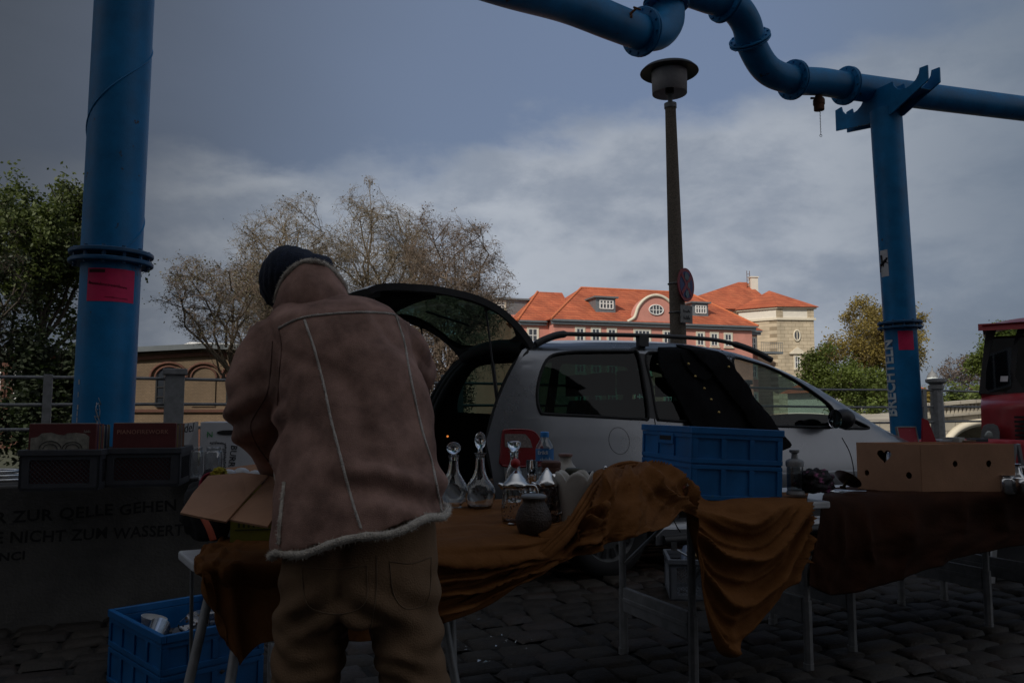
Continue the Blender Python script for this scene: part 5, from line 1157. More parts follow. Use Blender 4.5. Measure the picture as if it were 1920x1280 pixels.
# white carton
p0 = at(372, 905, 4.55); Fc = frame(p0.x, p0.y, wz, 14)
t = thing('carton', 'white cardboard carton marked Trödel in pen, behind the glass bottles', 'box', Fc.translation, 14)
wc = mat('white_carton', (.50, .51, .54), .8, 0, .1, 6); hC = at(372, 791, 4.55).z-wz
m = MB(); m.box(0, .46, 0, .36, 0, hC, Fc); part('shell', m, wc, t, bv=.004)
# left slanting flap face
m = MB(); q = [at(330, 888, 4.62), at(290, 800, 4.78), at(372, 790, 4.55), at(372, 888, 4.55)]; m.add(q+[v+NX*.01 for v in q], [(0, 1, 2, 3), (7, 6, 5, 4), (0, 4, 5, 1), (1, 5, 6, 2), (3, 2, 6, 7)]); fp = part('flap', m, wc, t)
ex = (q[2]-q[1]).normalized(); nn = (q[2]-q[1]).cross(q[3]-q[2]).normalized(); nn = nn if nn.y < 0 else -nn; ey = nn.cross(ex); p_ = at(330, 813, 4.62)+nn*.03
fr = M(((ex.x, ey.x, nn.x, p_.x), (ex.y, ey.y, nn.y, p_.y), (ex.z, ey.z, nn.z, p_.z), (0, 0, 0, 1))); txt('Trödel', .075, fr, K['ink'], fp, shear=.3)
m = MB(); m.prism([(.17+.05*cos(a)+(.03 if cos(a) > 0 else -.03), hC-.06+.014*sin(a)) for a in [2*pi*i/16 for i in range(16)]], -.003, -.0005, Fc); part('hand_hole', m, K['ink'], t)
for s, x, z, h, rot in (('BURR', .17, hC-.13, .05, -pi/2-.1), ('N', .035, hC-.085, .045, 0)):
    txt(s, h, Fc @ M.Translation((x, -.0015, z)) @ M.Rotation(pi/2, 4, 'X') @ M.Rotation(rot, 4, 'Z'), mat('green_marker', (.03, .3, .08), .7) if s == 'N' else K['ink'], t)
scribble(lambda x, z: Fc @ V((.145-z*.8, -.002, hC-.12-x)), .14, .03, K['ink'], t, 6, .0018, 5)
scribble(lambda x, z: Fc @ V((.055+x, -.002, hC-.125+z)), .075, .02, K['ink'], t, 9, .0015, 5)
# ---------- lathe items authored from measured silhouettes
def smp(pr):
    out = [(p.x, p.y) for p in spline([(a, b, 0) for a, b in pr], 4)]; return [(max(r, .0006), z) for r, z in out]
def LP_(px, base, prof, z=TT+.006, d=None):
    b = gz(px, base, z) if d is None else V((at(px, 770, d).x, d, z)); k = b.y/FPX; rf = (base if d is None else None)
    def zz(py): return at(px, py, b.y).z
    return b, [(max(hw, .03)*k, (zz(py) if py is not None else b.z)) for hw, py in prof]
def inner(pr, th, bot=.01):
    o = pr[::-1]; return pr+[(max(r-th, .0006), z) for r, z in o[0:-1] if z > pr[0][1]+bot]+[(.0006, pr[0][1]+bot)]
def ves(name, cat, lab, px, base, prof, m, parts=(), th=None, fn=None, n=28, d=None, z=TT+.006, group=None, pname='body'):
    b, pr = LP_(px, base, prof, z, d)
    if len(pr) > 4: pr = smp(pr)
    if pr[0][0] > .002: pr = [(.0006, pr[0][1])]+pr
    if th: pr = inner(pr, th)
    elif pr[-1][0] > .002: pr = pr+[(.0006, pr[-1][1])]
    t = thing(name, lab, cat, b, 0, group); o = MB(); o.lathe(pr, (b.x, b.y, 0), n, fn); part(pname, o, m, t, weld=True)
    for nm_, prof2, m2, th2 in parts:
        _, p2 = LP_(px, base, prof2, z, b.y if d is None else d)
        if th2: p2 = inner(p2, th2, .002)
        o = MB(); o.lathe([(.0006, p2[0][1])]+p2+[(.0006, p2[-1][1])], (b.x, b.y, 0), n, fn if nm_ == 'stopper' else None); part(nm_, o, m2, t, sharp=45)
    return t, b
rib = lambda k, a: (lambda r, z, q: r*(1+a*cos(k*q)))
GL = K['glass']; cut = lambda r, z, q: r*(1+.035*cos(16*q+z*160)*(1 if r > .03 else .35))
ves('decanter', 'decanter', 'smooth glass decanter with flat round stopper by the jacket', 850, 957, [(15, 957), (17, 953), (15, 946), (22, 938), (27, 925), (26, 912), (18, 897), (11, 884), (8.5, 866), (10, 853)], GL, (('stopper', [(6, 862), (6, 852), (9, 849), (13, 842), (13, 836), (8, 830), (2, 828)], GL, None),), th=.004)
ves('decanter', 'decanter', 'tall cut crystal decanter with pointed teardrop stopper', 900, 955, [(18, 955), (21, 951), (26, 938), (28, 924), (25, 910), (16, 897), (10, 882), (8, 862), (8, 856), (12, 849)], GL, (('stopper', [(5, 860), (5, 848), (4, 842), (8, 836), (10.5, 826), (9.5, 817), (5, 811), (1, 809)], GL, None),), th=.004, fn=cut)
ves('decanter', 'decanter', 'clear bottle decanter with saucer stopper behind the red knobbed jug', 964, None, [(14, 940), (16, 930), (16, 890), (10, 872), (7.5, 862), (8, 848), (12, 846)], GL, (('stopper', [(6, 856), (6, 846), (9, 841), (13, 834), (13, 828), (6, 826)], GL, None),), th=.004, d=2.95)
def jug(px, base, lab, knob, cx, pat):
    k = 1 if knob else .86
    t, b = ves('glass_jug', 'jug', lab, px, base, [(22*k, base), (25*k, base-3), (27*k, base-30), (25*k, base-55), (24*k, base-72)], pat, (('lid', [(24.5*k, base-79), (25.5*k, base-73), (25*k, base-79.5), (20*k, base-85), (12*k, base-97), (5, base-103 if knob else base-91)] if 0 else [(24.8*k, base-72), (25.8*k, base-75), (24.8*k, base-79), (19*k, base-84), (10*k, base-96), (4, base-102)], K['silver'], None),), th=.003, fn=rib(18, .02))
    s_ = b.y/FPX; h = MB(); h.tube(spline([b+V((24*k*s_, 0, 72*s_)), b+V((36*k*s_, -.01, 70*s_)), b+V((41*k*s_, -.012, 48*s_)), b+V((34*k*s_, -.01, 24*s_)), b+V((25*k*s_, 0, 18*s_))], 5), .005, 8); part('handle', h, K['silver'], t)
    h = MB(); h.tube([b+V((-24*k*s_, 0, 70*s_)), b+V((-33*k*s_, -.005, 76*s_))], [.012, .004], 8); part('spout', h, K['silver'], t)
    if knob: h = MB(); h.ball(b+V((-.003, 0, (base-871)*s_)), 9.2*s_, 14); part('knob', h, mat('red_ball', (.35, .012, .012), .5), t)
    else: h = MB(); h.ball(b+V((0, 0, 99*s_)), 4*s_, 10); part('knob', h, K['silver'], t)
def patglass(name, c, thr, sc):
    m, t, b = nm(name); N = t.nodes; L = t.links; gl = N.new('ShaderNodeBsdfGlass'); gl.inputs['Roughness'].default_value = .05; gl.inputs['IOR'].default_value = 1.45; tc = N.new('ShaderNodeTexCoord'); n = N.new('ShaderNodeTexVoronoi'); n.inputs['Scale'].default_value = sc; L.new(tc.outputs['Object'], n.inputs['Vector'])
    r = N.new('ShaderNodeMath'); r.operation = 'LESS_THAN'; r.inputs[1].default_value = thr; L.new(n.outputs['Distance'], r.inputs[0]); b.inputs['Base Color'].default_value = (*c, 1); mx = N.new('ShaderNodeMixShader'); L.new(r.outputs[0], mx.inputs[0]); L.new(gl.outputs[0], mx.inputs[1]); L.new(b.outputs[0], mx.inputs[2]); L.new(mx.outputs[0], N['Material Output'].inputs[0]); return m
jug(968, 984, 'glass jug with silver cone lid and red ball knob', True, 0, patglass('etched_rose_glass', (.12, .07, .06), .22, 75)); jug(1026, 982, 'smaller glass jug with silver lid and dark flower pattern', False, 0, patglass('dark_pattern_glass', (.04, .02, .02), .40, 70))
ves('pottery_jar', 'jar', 'round dark brown pottery jar with grey rim in front', 1001, 1001, [(23, 1001), (28, 996), (33, 980), (33, 968), (28, 953), (22, 943), (20.5, 937), (22.5, 933)], mat('dark_pottery', (.035, .02, .013), .55, 0, .35, 40, .5, 150), (('rim', [(22, 934), (24, 931), (23, 928), (18, 926)], K['galv'], None),), fn=lambda r, z, q: r*(1+.012*sin(z*420)))
b, pr = LP_(1077, 981, [(22, 981), (25, 979), (29, 950), (33, 915), (34, 890)])
t = thing('petal_vase', 'frosted white glass vase with scalloped petal rim', 'vase', b); m = MB(); k_ = b.y/FPX
def pv(u, v):
    q = 2*pi*u; r = (24+11*v)*k_; c = abs(cos(2.5*q+.55)); r *= 1+.05*(c-.5); top = 78*k_*(1-.0)+18*k_*c**.7; return V((b.x+r*cos(q), b.y+r*sin(q), b.z+top*v))
m.grid(pv, 90, 14); m.lathe([(.001, 0), (24*k_, 0)], b, 40); fm = glass('frosted_glass', (.86, .86, .82), .45); o = part('body', m, mat('frosted_white_glass', (.50, .48, .44), .35, 0, .12, 15), t); so_ = o.modifiers.new('t', 'SOLIDIFY'); so_.thickness = .004
# water bottle
wpl = pane('bottle_plastic', (.80, .86, .90), 1.2, .08)
t, b = ves('water_bottle', 'bottle', 'plastic water bottle with blue cap and blue Erikli label', 1021, None, [(15, 936), (16.5, 932), (16.5, 900), (15.5, 890), (16.5, 880), (16.5, 842), (14, 833), (8, 822), (6.5, 818), (6.5, 815)], wpl, (('cap', [(7.8, 819), (8, 818), (8, 810), (7, 809)], mat('blue_cap', (.03, .22, .6), .4), None),), d=3.05)
k_ = 3.05/FPX; z0 = at(1021, 863, 3.05).z; z1 = at(1021, 841, 3.05).z; m = MB(); m.lathe([(16.9*k_, z0), (16.9*k_, z1)], (b.x, b.y, 0), 36); lb_ = part('label', m, mat('blue_label', (.02, .15, .40), .5), t)
def wb(co): a = -pi/2-.85+co.x/(16.9*k_); return V((b.x+cos(a)*(16.9*k_+.0016), b.y+sin(a)*(16.9*k_+.0016), z1-.019+co.y))
txt('Erikli', .020, None, mat('label_white', (.7, .75, .8), .6), lb_, wrap=wb, bold=.0004)
m = MB()
for i in range(7): a = -pi/2-.6+i*.2; rr_ = 17.1*k_; m.add([V((b.x+cos(a)*rr_, b.y+sin(a)*rr_, z0+.002)), V((b.x+cos(a+.2)*rr_, b.y+sin(a+.2)*rr_, z0+.002)), V((b.x+cos(a+.1)*rr_, b.y+sin(a+.1)*rr_, z0+.010+.006*(i % 2)))], [(0, 1, 2)])
part('mountain_print', m, mat('label_pale', (.4, .5, .6), .6), lb_)
ves('storage_jar', 'jar', 'silvery storage jar with brown wooden lid beside the water bottle', 1033, None, [(15, 955), (17, 950), (17.5, 905), (17, 885)], K['silver'], (('lid', [(17.5, 885), (18, 883), (18, 877), (16.5, 876), (18, 874), (18, 866), (15, 863)], mat('brown_lid', (.09, .035, .02), .6), None),), d=2.9)
ves('vase', 'vase', 'cream stoneware vase with pinkish brown rim at the back', 1060, None, [(18, 925), (26, 915), (28, 895), (22, 880), (13, 868), (11, 858), (13, 853)], mat('cream_glaze', (.33, .30, .26), .35), (('rim', [(13, 855), (13.5, 852), (12.5, 850)], mat('rim_brown', (.2, .1, .08), .5), None),), d=3.15)
ves('lidded_pot', 'jar', 'grey pot with dark olive lid behind the petal vase', 1076, None, [(15, 950), (17, 945), (17.5, 900), (16, 889)], K['galv'], (('lid', [(17, 889), (17.5, 886), (17, 880), (14, 877)], mat('olive_lid', (.035, .035, .018), .6), None),), d=2.95)
ves('tumbler', 'glass', 'clear glass tumbler between the red knob and the water bottle', 997, None, [(8.5, 922), (9, 918), (10.5, 862)], GL, th=.0025, d=3.1)
ves('tumbler', 'glass', 'small clear glass just left of the crest of the cloth', 1113, None, [(10, 925), (11, 920), (12.5, 884)], GL, th=.003, d=3.05)
ves('teapot', 'teapot', 'silver teapot lid and knob showing behind the cloth crest', 1134, None, [(12, 935), (20, 925), (23, 905), (18, 892), (10, 886), (5, 882), (2, 879), (3.5, 876), (2, 873)], K['silver'], d=3.38)
ves('sugar_bowl', 'bowl', 'silver bowl glinting at the foot of the pale vase', 1100, None, [(9, 935), (14, 930), (19, 905), (20, 897)], K['silver'], th=.003, d=3.35)
ves('saucer', 'plate', 'pale saucer with pink flowers on top of the cloth crest', 1166, None, [(8, 883), (17, 879), (19, 877)], mat('flowered_china', (.45, .40, .40), .3, 0, .1, 60, col2=(.35, .08, .12), thr=.58), d=3.32, z=at(1166, 884, 3.32).z)
ves('painted_jar', 'jar', 'small glass jar with painted picture beside the blue crate', 1275, None, [(15, 930), (17, 928), (17, 902), (15, 898)], patglass('painted_glass', (.25, .06, .04), .33, 60), (('lid', [(15.5, 898), (16, 897), (14, 894)], GL, None),), d=3.22, z=at(1275, 930, 3.22).z)
# ---------- big blue crate on the middle table
cb_ = gz(1296, 937, TT+.012); Fk = M.Translation(cb_) @ M.Rotation(radians(11), 4, 'Z') @ M.Rotation(radians(2.6), 4, 'Y'); Hk = at(1306, 799, cb_.y).z-cb_.z
t = crate(Fk, .43, .62, Hk, K['crateblue'], 'solid', 'large blue folding crate of two tiers on the middle table', cols=3, tiers=2)
t.rotation_euler = (0, 0, radians(11))
fl_ = Fk @ M.Translation((0, .62, 0)) @ M.Rotation(-pi/2, 4, 'Z')
m = MB(fl_); m.box(.24, .42, -.010, -.0042, Hk-.085, Hk-.035); part('handle', m, K['crateblue'], t, bv=.003); m = MB(fl_); m.box(.26, .40, -.0118, -.0105, Hk-.068, Hk-.048); part('handle_slot', m, K['ink'], t)
m = MB(fl_)
for z in (.03, .06, .09): m.box(.22, .44, -.009, -.0042, z, z+.012)
part('ribs', m, K['crateblue'], t)
# ---------- right of the crate
ves('glass_lantern', 'lantern', 'tall glass jar with metal fittings standing right of the blue crate', 1487, None, [(13, 925), (15, 921), (14.5, 875), (12, 866), (8, 860)], pane('smoky_glass', (.4, .42, .42), 1.5, .08), (('lid', [(16, 874), (16.5, 866), (14, 862), (6, 859), (5, 850), (9, 847), (9, 843)], K['galv'], None), ('foot', [(16, 927), (17, 925), (15, 919)], K['galv'], None)), d=3.62)
def blob(px, py, d, s, sq, seed, name, cat, lab, mm):
    m = MB(); c = at(px, py, d)
    def fn(u, v):
        a = 2*pi*u; b_ = pi*(v-.5); dd = V((cos(a)*cos(b_), sin(a)*cos(b_), sin(b_))); r = s*(1+.4*fbm(dd.x*2+seed, dd.y*2, dd.z*2, 4)+.1*fbm(dd.x*7+seed, dd.y*7, dd.z*7, 2)); return c+V((dd.x*r*sq[0], dd.y*r*sq[1], max(-s*sq[2], dd.z*r*sq[2])))
    m.grid(fn, 60, 30); return solo(name, m, mm, lab, cat)
flw = mat('flowered_black_fabric', (.012, .010, .012), .85, 0, .1, 24, col2=(.45, .12, .28), thr=.56)
blob(1526, 902, 3.65, .085, (1, .8, .6), 3, 'scarf', 'scarf', 'black scarf with pink flowers heaped beside the cutlery', flw)
rn = random.Random(8)
for i in range(7):
    p = gz(1510+i*13, 925-rn.uniform(0, 5), TT+.014+.004*i); a = rn.uniform(-.5, .35); f = M.Translation(p+V((0, .05, 0))) @ M.Rotation(a, 4, 'Z'); m = MB(f)
    m.tube([(0, 0, 0), (.06, 0, .004), (.12, 0, .002)], [.004, .0028, .0035], 6, True, .5)
    if i % 2: m.ball((-.022, 0, .002), .024, 12, (1, .62, .28))
    else:
        m.box(-.02, .001, -.009, .009, -.001, .003)
        for k in range(4): m.tube([(-.02, -.0075+.005*k, .001), (-.055, -.0075+.005*k, .004)], .0016, 4)
    solo('spoon' if i % 2 else 'fork', m, K['silver'], 'silver '+('spoon' if i % 2 else 'fork')+' in the loose pile of cutlery beside the flowered scarf', 'spoon' if i % 2 else 'fork', 'silver cutlery in a loose pile', sharp=60)
p = gz(1592, 921, TT+.006); t = thing('tilted_dish', 'dark metal dish lying tilted against its stem by the carton', 'dish', p); Tt = M.Translation(p+V((.0, .02, .05))) @ M.Rotation(radians(38), 4, 'Y') @ M.Rotation(radians(-18), 4, 'X')
m = MB(); m.lathe([(.001, 0), (.05, .002), (.065, .010), (.067, .012), (.05, .006), (.001, .004)], (0, 0, 0), 32, tr=Tt); part('dish', m, mat('tarnished_bronze', (.07, .04, .03), .35, .7, .3, 20), t)
m = MB(); m.tube([Tt @ V((0, 0, 0)), Tt @ V((0, 0, -.035)), Tt @ V((0, 0, -.045))], [.006, .008, .018], 12); part('stem', m, K['brass'], t)
# cardboard box with heart
b0 = gz(1729, 926, T3+.01); aL = gz(1609, 916, T3+.01); Lw = .33; fL = frame(b0.x, b0.y, b0.z, 0)
dL = (aL-b0); dL.z = 0; Lw = dL.length; angL = math.degrees(atan2(-dL.y, -dL.x)); Fx = frame(b0.x, b0.y, b0.z, angL) @ M.Translation((-Lw, 0, 0))
hb = at(1729, 833, b0.y).z-b0.z; Wd = .52
t = thing('cardboard_box', 'brown cardboard box with heart-shaped and round cut-outs', 'box', b0, angL)
ht = []
for i in range(28):
    q = 2*pi*i/28; hx = 16*sin(q)**3; hy = 13*cos(q)-5*cos(2*q)-2*cos(3*q)-cos(4*q); ht.append((hx, hy))
def circ(c, z, r, k=16): return [(c+r*cos(2*pi*i/k), z+r*1.15*sin(2*pi*i/k)) for i in range(k)]
def wallp(fr, w_, h_, holes, tk=.005):
    m = MB(); outer_ = [(0, 0), (w_, 0), (w_, h_), (0, h_)]; panel(outer_, holes, lambda x, z: fr @ V((x, 0, z)), (), (), False, m); return m
hx0, hz0 = Lw*.45, hb*.74; sH = .0024
holesL = [[(hx0+a*sH, hz0+b_*sH) for a, b_ in ht], circ(Lw*.16, hb*.36, .013), circ(Lw*.82, hb*.36, .015)]
FxR = Fx @ M.Translation((Lw, 0, 0)) @ M.Rotation(radians(angL*0+62), 4, 'Z')
mats_ = K['card']
for nm_, f, w_, hs in (('side', Fx, Lw, holesL), ('side', FxR, Wd, [circ(Wd*.36, hb*.6, .014), circ(Wd*.72, hb*.6, .015)])):
    o = part(nm_, wallp(f, w_, hb, hs), mats_, t); so_ = o.modifiers.new('t', 'SOLIDIFY'); so_.thickness = .005; so_.offset = 0
ex_ = (FxR @ V((Wd, 0, 0)))-(FxR @ V((0, 0, 0))); sh_ = M.Translation(ex_)
for f, w_ in ((sh_ @ Fx, Lw), (M.Translation((Fx @ V((0, 0, 0)))-(Fx @ V((Lw, 0, 0)))) @ FxR, Wd)):
    o = part('side', wallp(f, w_, hb, []), mats_, t); so_ = o.modifiers.new('t', 'SOLIDIFY'); so_.thickness = .005; so_.offset = 0
m = MB(); q = [Fx @ V((0.004, .004, hb-.012)), Fx @ V((Lw-.004, .004, hb-.012)), Fx @ V((Lw-.004, .004, hb-.012))+ex_*.98, Fx @ V((0.004, .004, hb-.012))+ex_*.98]; m.add(q, [(0, 1, 2, 3)]); part('lid', m, mats_, t)
m = MB(); q = [Fx @ V((0, 0, .004)), Fx @ V((Lw, 0, .004)), Fx @ V((Lw, 0, .004))+ex_, Fx @ V((0, 0, .004))+ex_]; m.add(q, [(0, 1, 2, 3)]); part('bottom', m, mats_, t)
cz = Fx @ V((Lw*.45, .075, .006)); m = MB(); m.lathe([(.001, 0), (.045, 0), (.06, .04), (.055, .13), (.04, .19), (.042, .21), (.001, .22)], cz, 24); solo('metal_pot', m, K['silver'], 'metal pot shining through the heart-shaped hole', 'pot')
# silverware at the right edge
for i, (px, d, pr, lab) in enumerate(((1862, 4.25, [(8, 925), (10, 922), (6, 912), (14, 900), (17, 888), (18, 880)], 'silver goblet just right of the cardboard box'), (1880, 4.1, [(14, 925), (16, 920), (16, 900), (12, 893), (16, 890)], 'stout silver mug in front of the goblet'), (1897, 4.3, [(10, 925), (13, 915), (15, 895), (9, 882), (8, 872), (11, 869)], 'silver jug standing behind the mug at the right'), (1915, 4.05, [(16, 925), (19, 918), (21, 905), (20, 896)], 'shallow silver bowl at the right picture edge'), (1912, 4.35, [(8, 925), (5, 905), (12, 890), (15, 878), (15, 874)], 'tall silver cup beyond the shallow bowl'))):
    ves('silver_vessel', 'silverware', lab, px, None, pr, K['silver'], d=d, th=.003)
# ---------- cardboard box on the left table
cardm = K['card']; yel = mat('yellow_print', (.15, .145, .012), .7, 0, .15, 12)
p = gz(432, 1018, TT+.008); Fy = frame(p.x, p.y, p.z, 12); 
t = thing('fruit_box', 'yellow printed fruit box with torn brown lid flap by the man\'s left arm', 'box', p, 12)
W_ = .34; H_ = at(432, 925, p.y).z-p.z
def sld(o, th=.004): s_ = o.modifiers.new('t', 'SOLIDIFY'); s_.thickness = th; s_.offset = 0; return o
for f, w_ in ((Fy, W_), (Fy @ M.Translation((0, .28, 0)), W_), (Fy @ M.Rotation(pi/2, 4, 'Z'), .28), (Fy @ M.Translation((W_, 0, 0)) @ M.Rotation(pi/2, 4, 'Z'), .28)):
    sld(part('side', wallp(f, w_, H_, []), yel, t))
m = MB(); m.box(0, W_, 0, .28, .001, .004, Fy); part('bottom', m, cardm, t)
m = MB(Fy)
for i in range(22): m.box(.02+i*.014, .026+i*.014, -.004, -.0026, .045, .058)
m.box(.012, W_-.02, -.004, -.0026, .036, .040); m.box(.012, W_-.02, -.004, -.0026, .064, .067); part('printed_border', m, mat('dark_print', (.03, .04, .01), .8), t)
fl1 = [at(338, 962, 1.98), at(362, 925, 2.10), at(390, 893, 2.20), at(455, 887, 2.25), at(502, 892, 2.22), at(462, 935, 2.10), at(424, 979, 1.96), at(385, 972, 1.95)]
m = MB(); m.add(fl1, [(0, 1, 2, 3, 4, 5, 6, 7)]); sld(part('flap', m, cardm, t, 'torn left half of the brown flap'), .005)
fl2 = [at(430, 975, 1.99), at(468, 936, 2.11), at(506, 893, 2.23), at(548, 905, 2.2), at(530, 945, 2.05), at(502, 988, 1.93)]
m = MB(); m.add(fl2, [(0, 1, 2, 3, 4, 5)]); sld(part('flap', m, cardm, t, 'right half of the brown flap'), .005)
fl3 = [at(420, 889, 2.5), at(425, 878, 2.52), at(500, 868, 2.5), at(500, 890, 2.45)]; m = MB(); m.add(fl3, [(0, 1, 2, 3)]); sld(part('flap', m, cardm, t, 'rear flap'), .005)
wh_ = mat('white_china', (.5, .5, .5), .3)
for i, (px, py, d, r) in enumerate(((428, 886, 2.42, .026), (452, 884, 2.45, .028), (478, 888, 2.42, .026))):
    m = MB(); m.ball(at(px, py+6, d), r, 14, (1, 1, .8)); solo('china_cup', m, wh_, ('leftmost', 'middle', 'rightmost')[i]+' of the three white cups in the fruit box', 'cup')
blob(411, 888, 2.38, .022, (1, 1, .8), 5, 'soft_toy', 'toy', 'fluffy yellow toy at the rim of the fruit box', mat('yellow_fluff', (.35, .28, .02), .95, 0, .3, 60, .6, 200))
rb_ = mat('red_fabric', (.30, .012, .04), .8); blkf = mat('black_fabric', (.012, .012, .014), .9, 0, .2, 20, .2, 120)
bg_ = thing('shoulder_bag', 'black bag with red trim slumped behind the cardboard flap', 'bag', gz(402, 1019, TT+.008))
m = MB(); c = at(398, 950, 2.47)
def fnb(u, v):
    a = 2*pi*u; b_ = pi*(v-.5); dd = V((cos(a)*cos(b_), sin(a)*cos(b_), sin(b_))); r = 1+.25*fbm(dd.x*2, dd.y*2, dd.z*2, 3); return V((c.x+dd.x*.085*r, c.y+dd.y*.06*r, max(TT+.008, c.z+dd.z*.105*r)))
m.grid(fnb, 40, 20); part('pouch', m, blkf, bg_)
m = MB(); m.tube(spline([at(372, 930, 2.42), at(380, 897, 2.44), at(400, 886, 2.44), at(420, 888, 2.42)], 6), .009, 8, True, .5); part('strap', m, rb_, bg_)
m = MB(); m.tube(spline([at(380, 968, 2.3), at(392, 990, 2.28), at(400, 1012, 2.27)], 6), .011, 8, True, .5); part('trim', m, mat('orange_trim', (.35, .06, .02), .7), bg_)
# bottles in front of the white carton, standing on the wall
for px, hw, lab in ((373, 11, 'slim clear glass bottle, left of the two before the white carton'), (403, 16, 'wide clear glass jar, right of the two before the white carton')):
    b = at(px, 893, 4.2); k = 1
    ves('glass_bottle', 'bottle', lab, px, None, [(hw-1, 892), (hw, 889), (hw, 850), (hw*.8, 845), (hw*.82, 838)], pane('thin_glass', (.75, .77, .78), 2.2, .05) if 'thin' not in K else K['thin'], d=4.2, z=wz, fn=rib(10, .03))
# silver hoses on the left end of the wall
p = onwall(8, 905); m = MB()
for k in range(3): m.tube([p+V((.12*cos(a+k)-.02*k, .10*sin(a+k), .02+.022*k)) for a in [2*pi*i/20 for i in range(21)]], .010, 6)
solo('hose_coil', m, K['silver'], 'coil of silvery hose at the left end of the wall', 'hose')
# ---------- blue crate on the ground with crockery
pL = gz(207, 1142, .30); pF = gz(305, 1192, .30); dv = (pF-pL); Lc = dv.length; aa = math.degrees(atan2(dv.y, dv.x)); Fg = frame(pL.x, pL.y, .006, aa)
crate(Fg, Lc, .41, .295, K['crateblue'], 'solid', 'blue plastic crate of old glass and crockery on the cobbles', cols=4, tiers=2)
def incr(x, y, z): return Fg @ V((x*Lc, y*.41, z))
def lay(p, ang, prof, m_, name, lab, cat, tilt=1.45, th=None):
    T = M.Translation(p) @ M.Rotation(ang, 4, 'Z') @ M.Rotation(tilt, 4, 'Y'); m = MB(); pr = [(.0006, prof[0][1])]+prof; pr = inner(pr, th, .004) if th else pr+[(.0006, prof[-1][1])]; m.lathe(pr, (0, 0, 0), 24, tr=T); return solo(name, m, m_, lab, cat, sharp=50)
tg_ = pane('dull_glass', (.6, .62, .66), 2, .1)
lay(incr(.25, .68, .225), radians(5), [(.035, 0), (.035, .15), (.012, .2), (.012, .26)], tg_, 'glass_bottle', 'long clear bottle lying along the back of the blue crate', 'bottle')
lay(incr(.55, .85, .25), radians(-15), [(.04, 0), (.045, .09), (.042, .10)], tg_, 'glass_jar', 'clear jar on its side at the back right of the crate', 'jar')
lay(incr(.55, .42, .20), radians(60), [(.05, 0), (.052, .09), (.054, .10)], wh_, 'china_mug', 'white mug lying on its side in the ground crate', 'mug', th=.004)
lay(incr(.12, .35, .19), radians(20), [(.02, 0), (.045, .03), (.055, .06)], wh_, 'china_bowl', 'white bowl at the left corner of the ground crate', 'bowl', .25, .003)
lay(incr(.38, .25, .19), radians(100), [(.04, 0), (.045, .08), (.046, .09)], K['silver'], 'metal_cup', 'dented metal cup between white bowl and mug', 'cup', 1.2, .003)
lay(incr(.68, .55, .22), radians(150), [(.03, 0), (.055, .03), (.06, .08)], patglass('brown_glass', (.08, .05, .03), .35, 60), 'patterned_bowl', 'brown patterned bowl right of the white mug', 'bowl', .8, .003)
lay(incr(.80, .30, .20), radians(80), [(.04, 0), (.04, .12), (.02, .14)], tg_, 'glass_jar', 'clear jar under the right rim of the ground crate', 'jar', 1.3)
m = MB()
for i in range(60): 
    c = incr(rn.uniform(.05, .95), rn.uniform(.08, .92), rn.uniform(.10, .165)); m.ball(c, rn.uniform(.02, .04), 8, (1, rn.uniform(.6, 1), .6))
tag(link('crockery_heap', m.mesh('crockery_heap'), mat('mixed_crockery', (.04, .04, .045), .4, 0, .6, 20)), 'heap of small glass and crockery filling the ground crate', 'crockery', kind='stuff')
# ---------- grey crate under the middle table
pg = gz(1256, 1128); Fq = frame(pg.x, pg.y, .006, -6); crate(Fq, .24, .36, .245, K['crategrey'], 'mesh', 'light grey lattice crate on the cobbles under the middle table')
m = MB(); m.tube([Fq @ V((.20, .12, .20)), Fq @ V((.04, .05, .30))], .006, 6); m.box(-.018, .018, -.003, .003, -.02, .03, M.Translation(Fq @ V((.035, .045, .31)))); solo('spatula', m, K['silver'], 'metal spatula sticking out of the grey crate', 'spatula')
lay(Fq @ V((.17, .14, .20)), 0, [(.03, 0), (.06, .03), (.07, .05)], mat('ochre_bowl', (.2, .12, .03), .6), 'wooden_bowl', 'ochre bowl inside the light grey crate', 'bowl', .3, .004)
lay(Fq @ V((.12, .22, .19)), 1, [(.03, 0), (.035, .08), (.03, .1)], mat('pale_blue_cup', (.15, .2, .3), .4), 'plastic_cup', 'pale blue cup at the back of the grey crate', 'cup', .5, .003)
# broken glass on the cobbles
m = MB(); rn = random.Random(12)
for (px, py, s) in ((955, 1202, .03), (925, 1212, .02), (935, 1190, .018), (900, 1160, .012), (890, 1225, .022), (995, 1215, .012), (1010, 1190, .008), (870, 1215, .025), (960, 1250, .012), (895, 1245, .03), (1180, 1170, .008), (985, 1200, .015), (915, 1240, .02), (860, 1200, .02), (1590, 1130, .01), (1750, 1075, .01)):
    p = gz(px, py, .022); 
    for k in range(3):
        a = rn.uniform(0, 6.3); o = V((rn.gauss(0, s), rn.gauss(0, s), 0)); q = [p+o+V((s*.5*rn.uniform(.3, 1)*cos(a+j*2.1), s*.5*rn.uniform(.3, 1)*sin(a+j*2.1), rn.uniform(0, s*.4))) for j in range(3)]; m.add(q, [(0, 1, 2)])
o = link('broken_glass', m.mesh('broken_glass'), mat('glass_shards', (.55, .58, .6), .05, .6)); tag(o, 'glinting splinters of broken glass scattered on the cobbles', 'broken glass', kind='stuff')
# dark case under the right table
c = gz(1870, 1095); Fd = frame(c.x, c.y, .006, 24); t = thing('case', 'black case with pale edge strip leaning under the right table', 'case', c, 24)
m = MB(); m.box(-.02, .42, 0, .12, 0, .28, Fd); part('shell', m, K['black'], t, bv=.02); m = MB(); m.bar(Fd @ V((-.07, -.01, .0)), Fd @ V((-.02, -.01, .28)), .022, .03); part('edge_strip', m, K['white'], t)
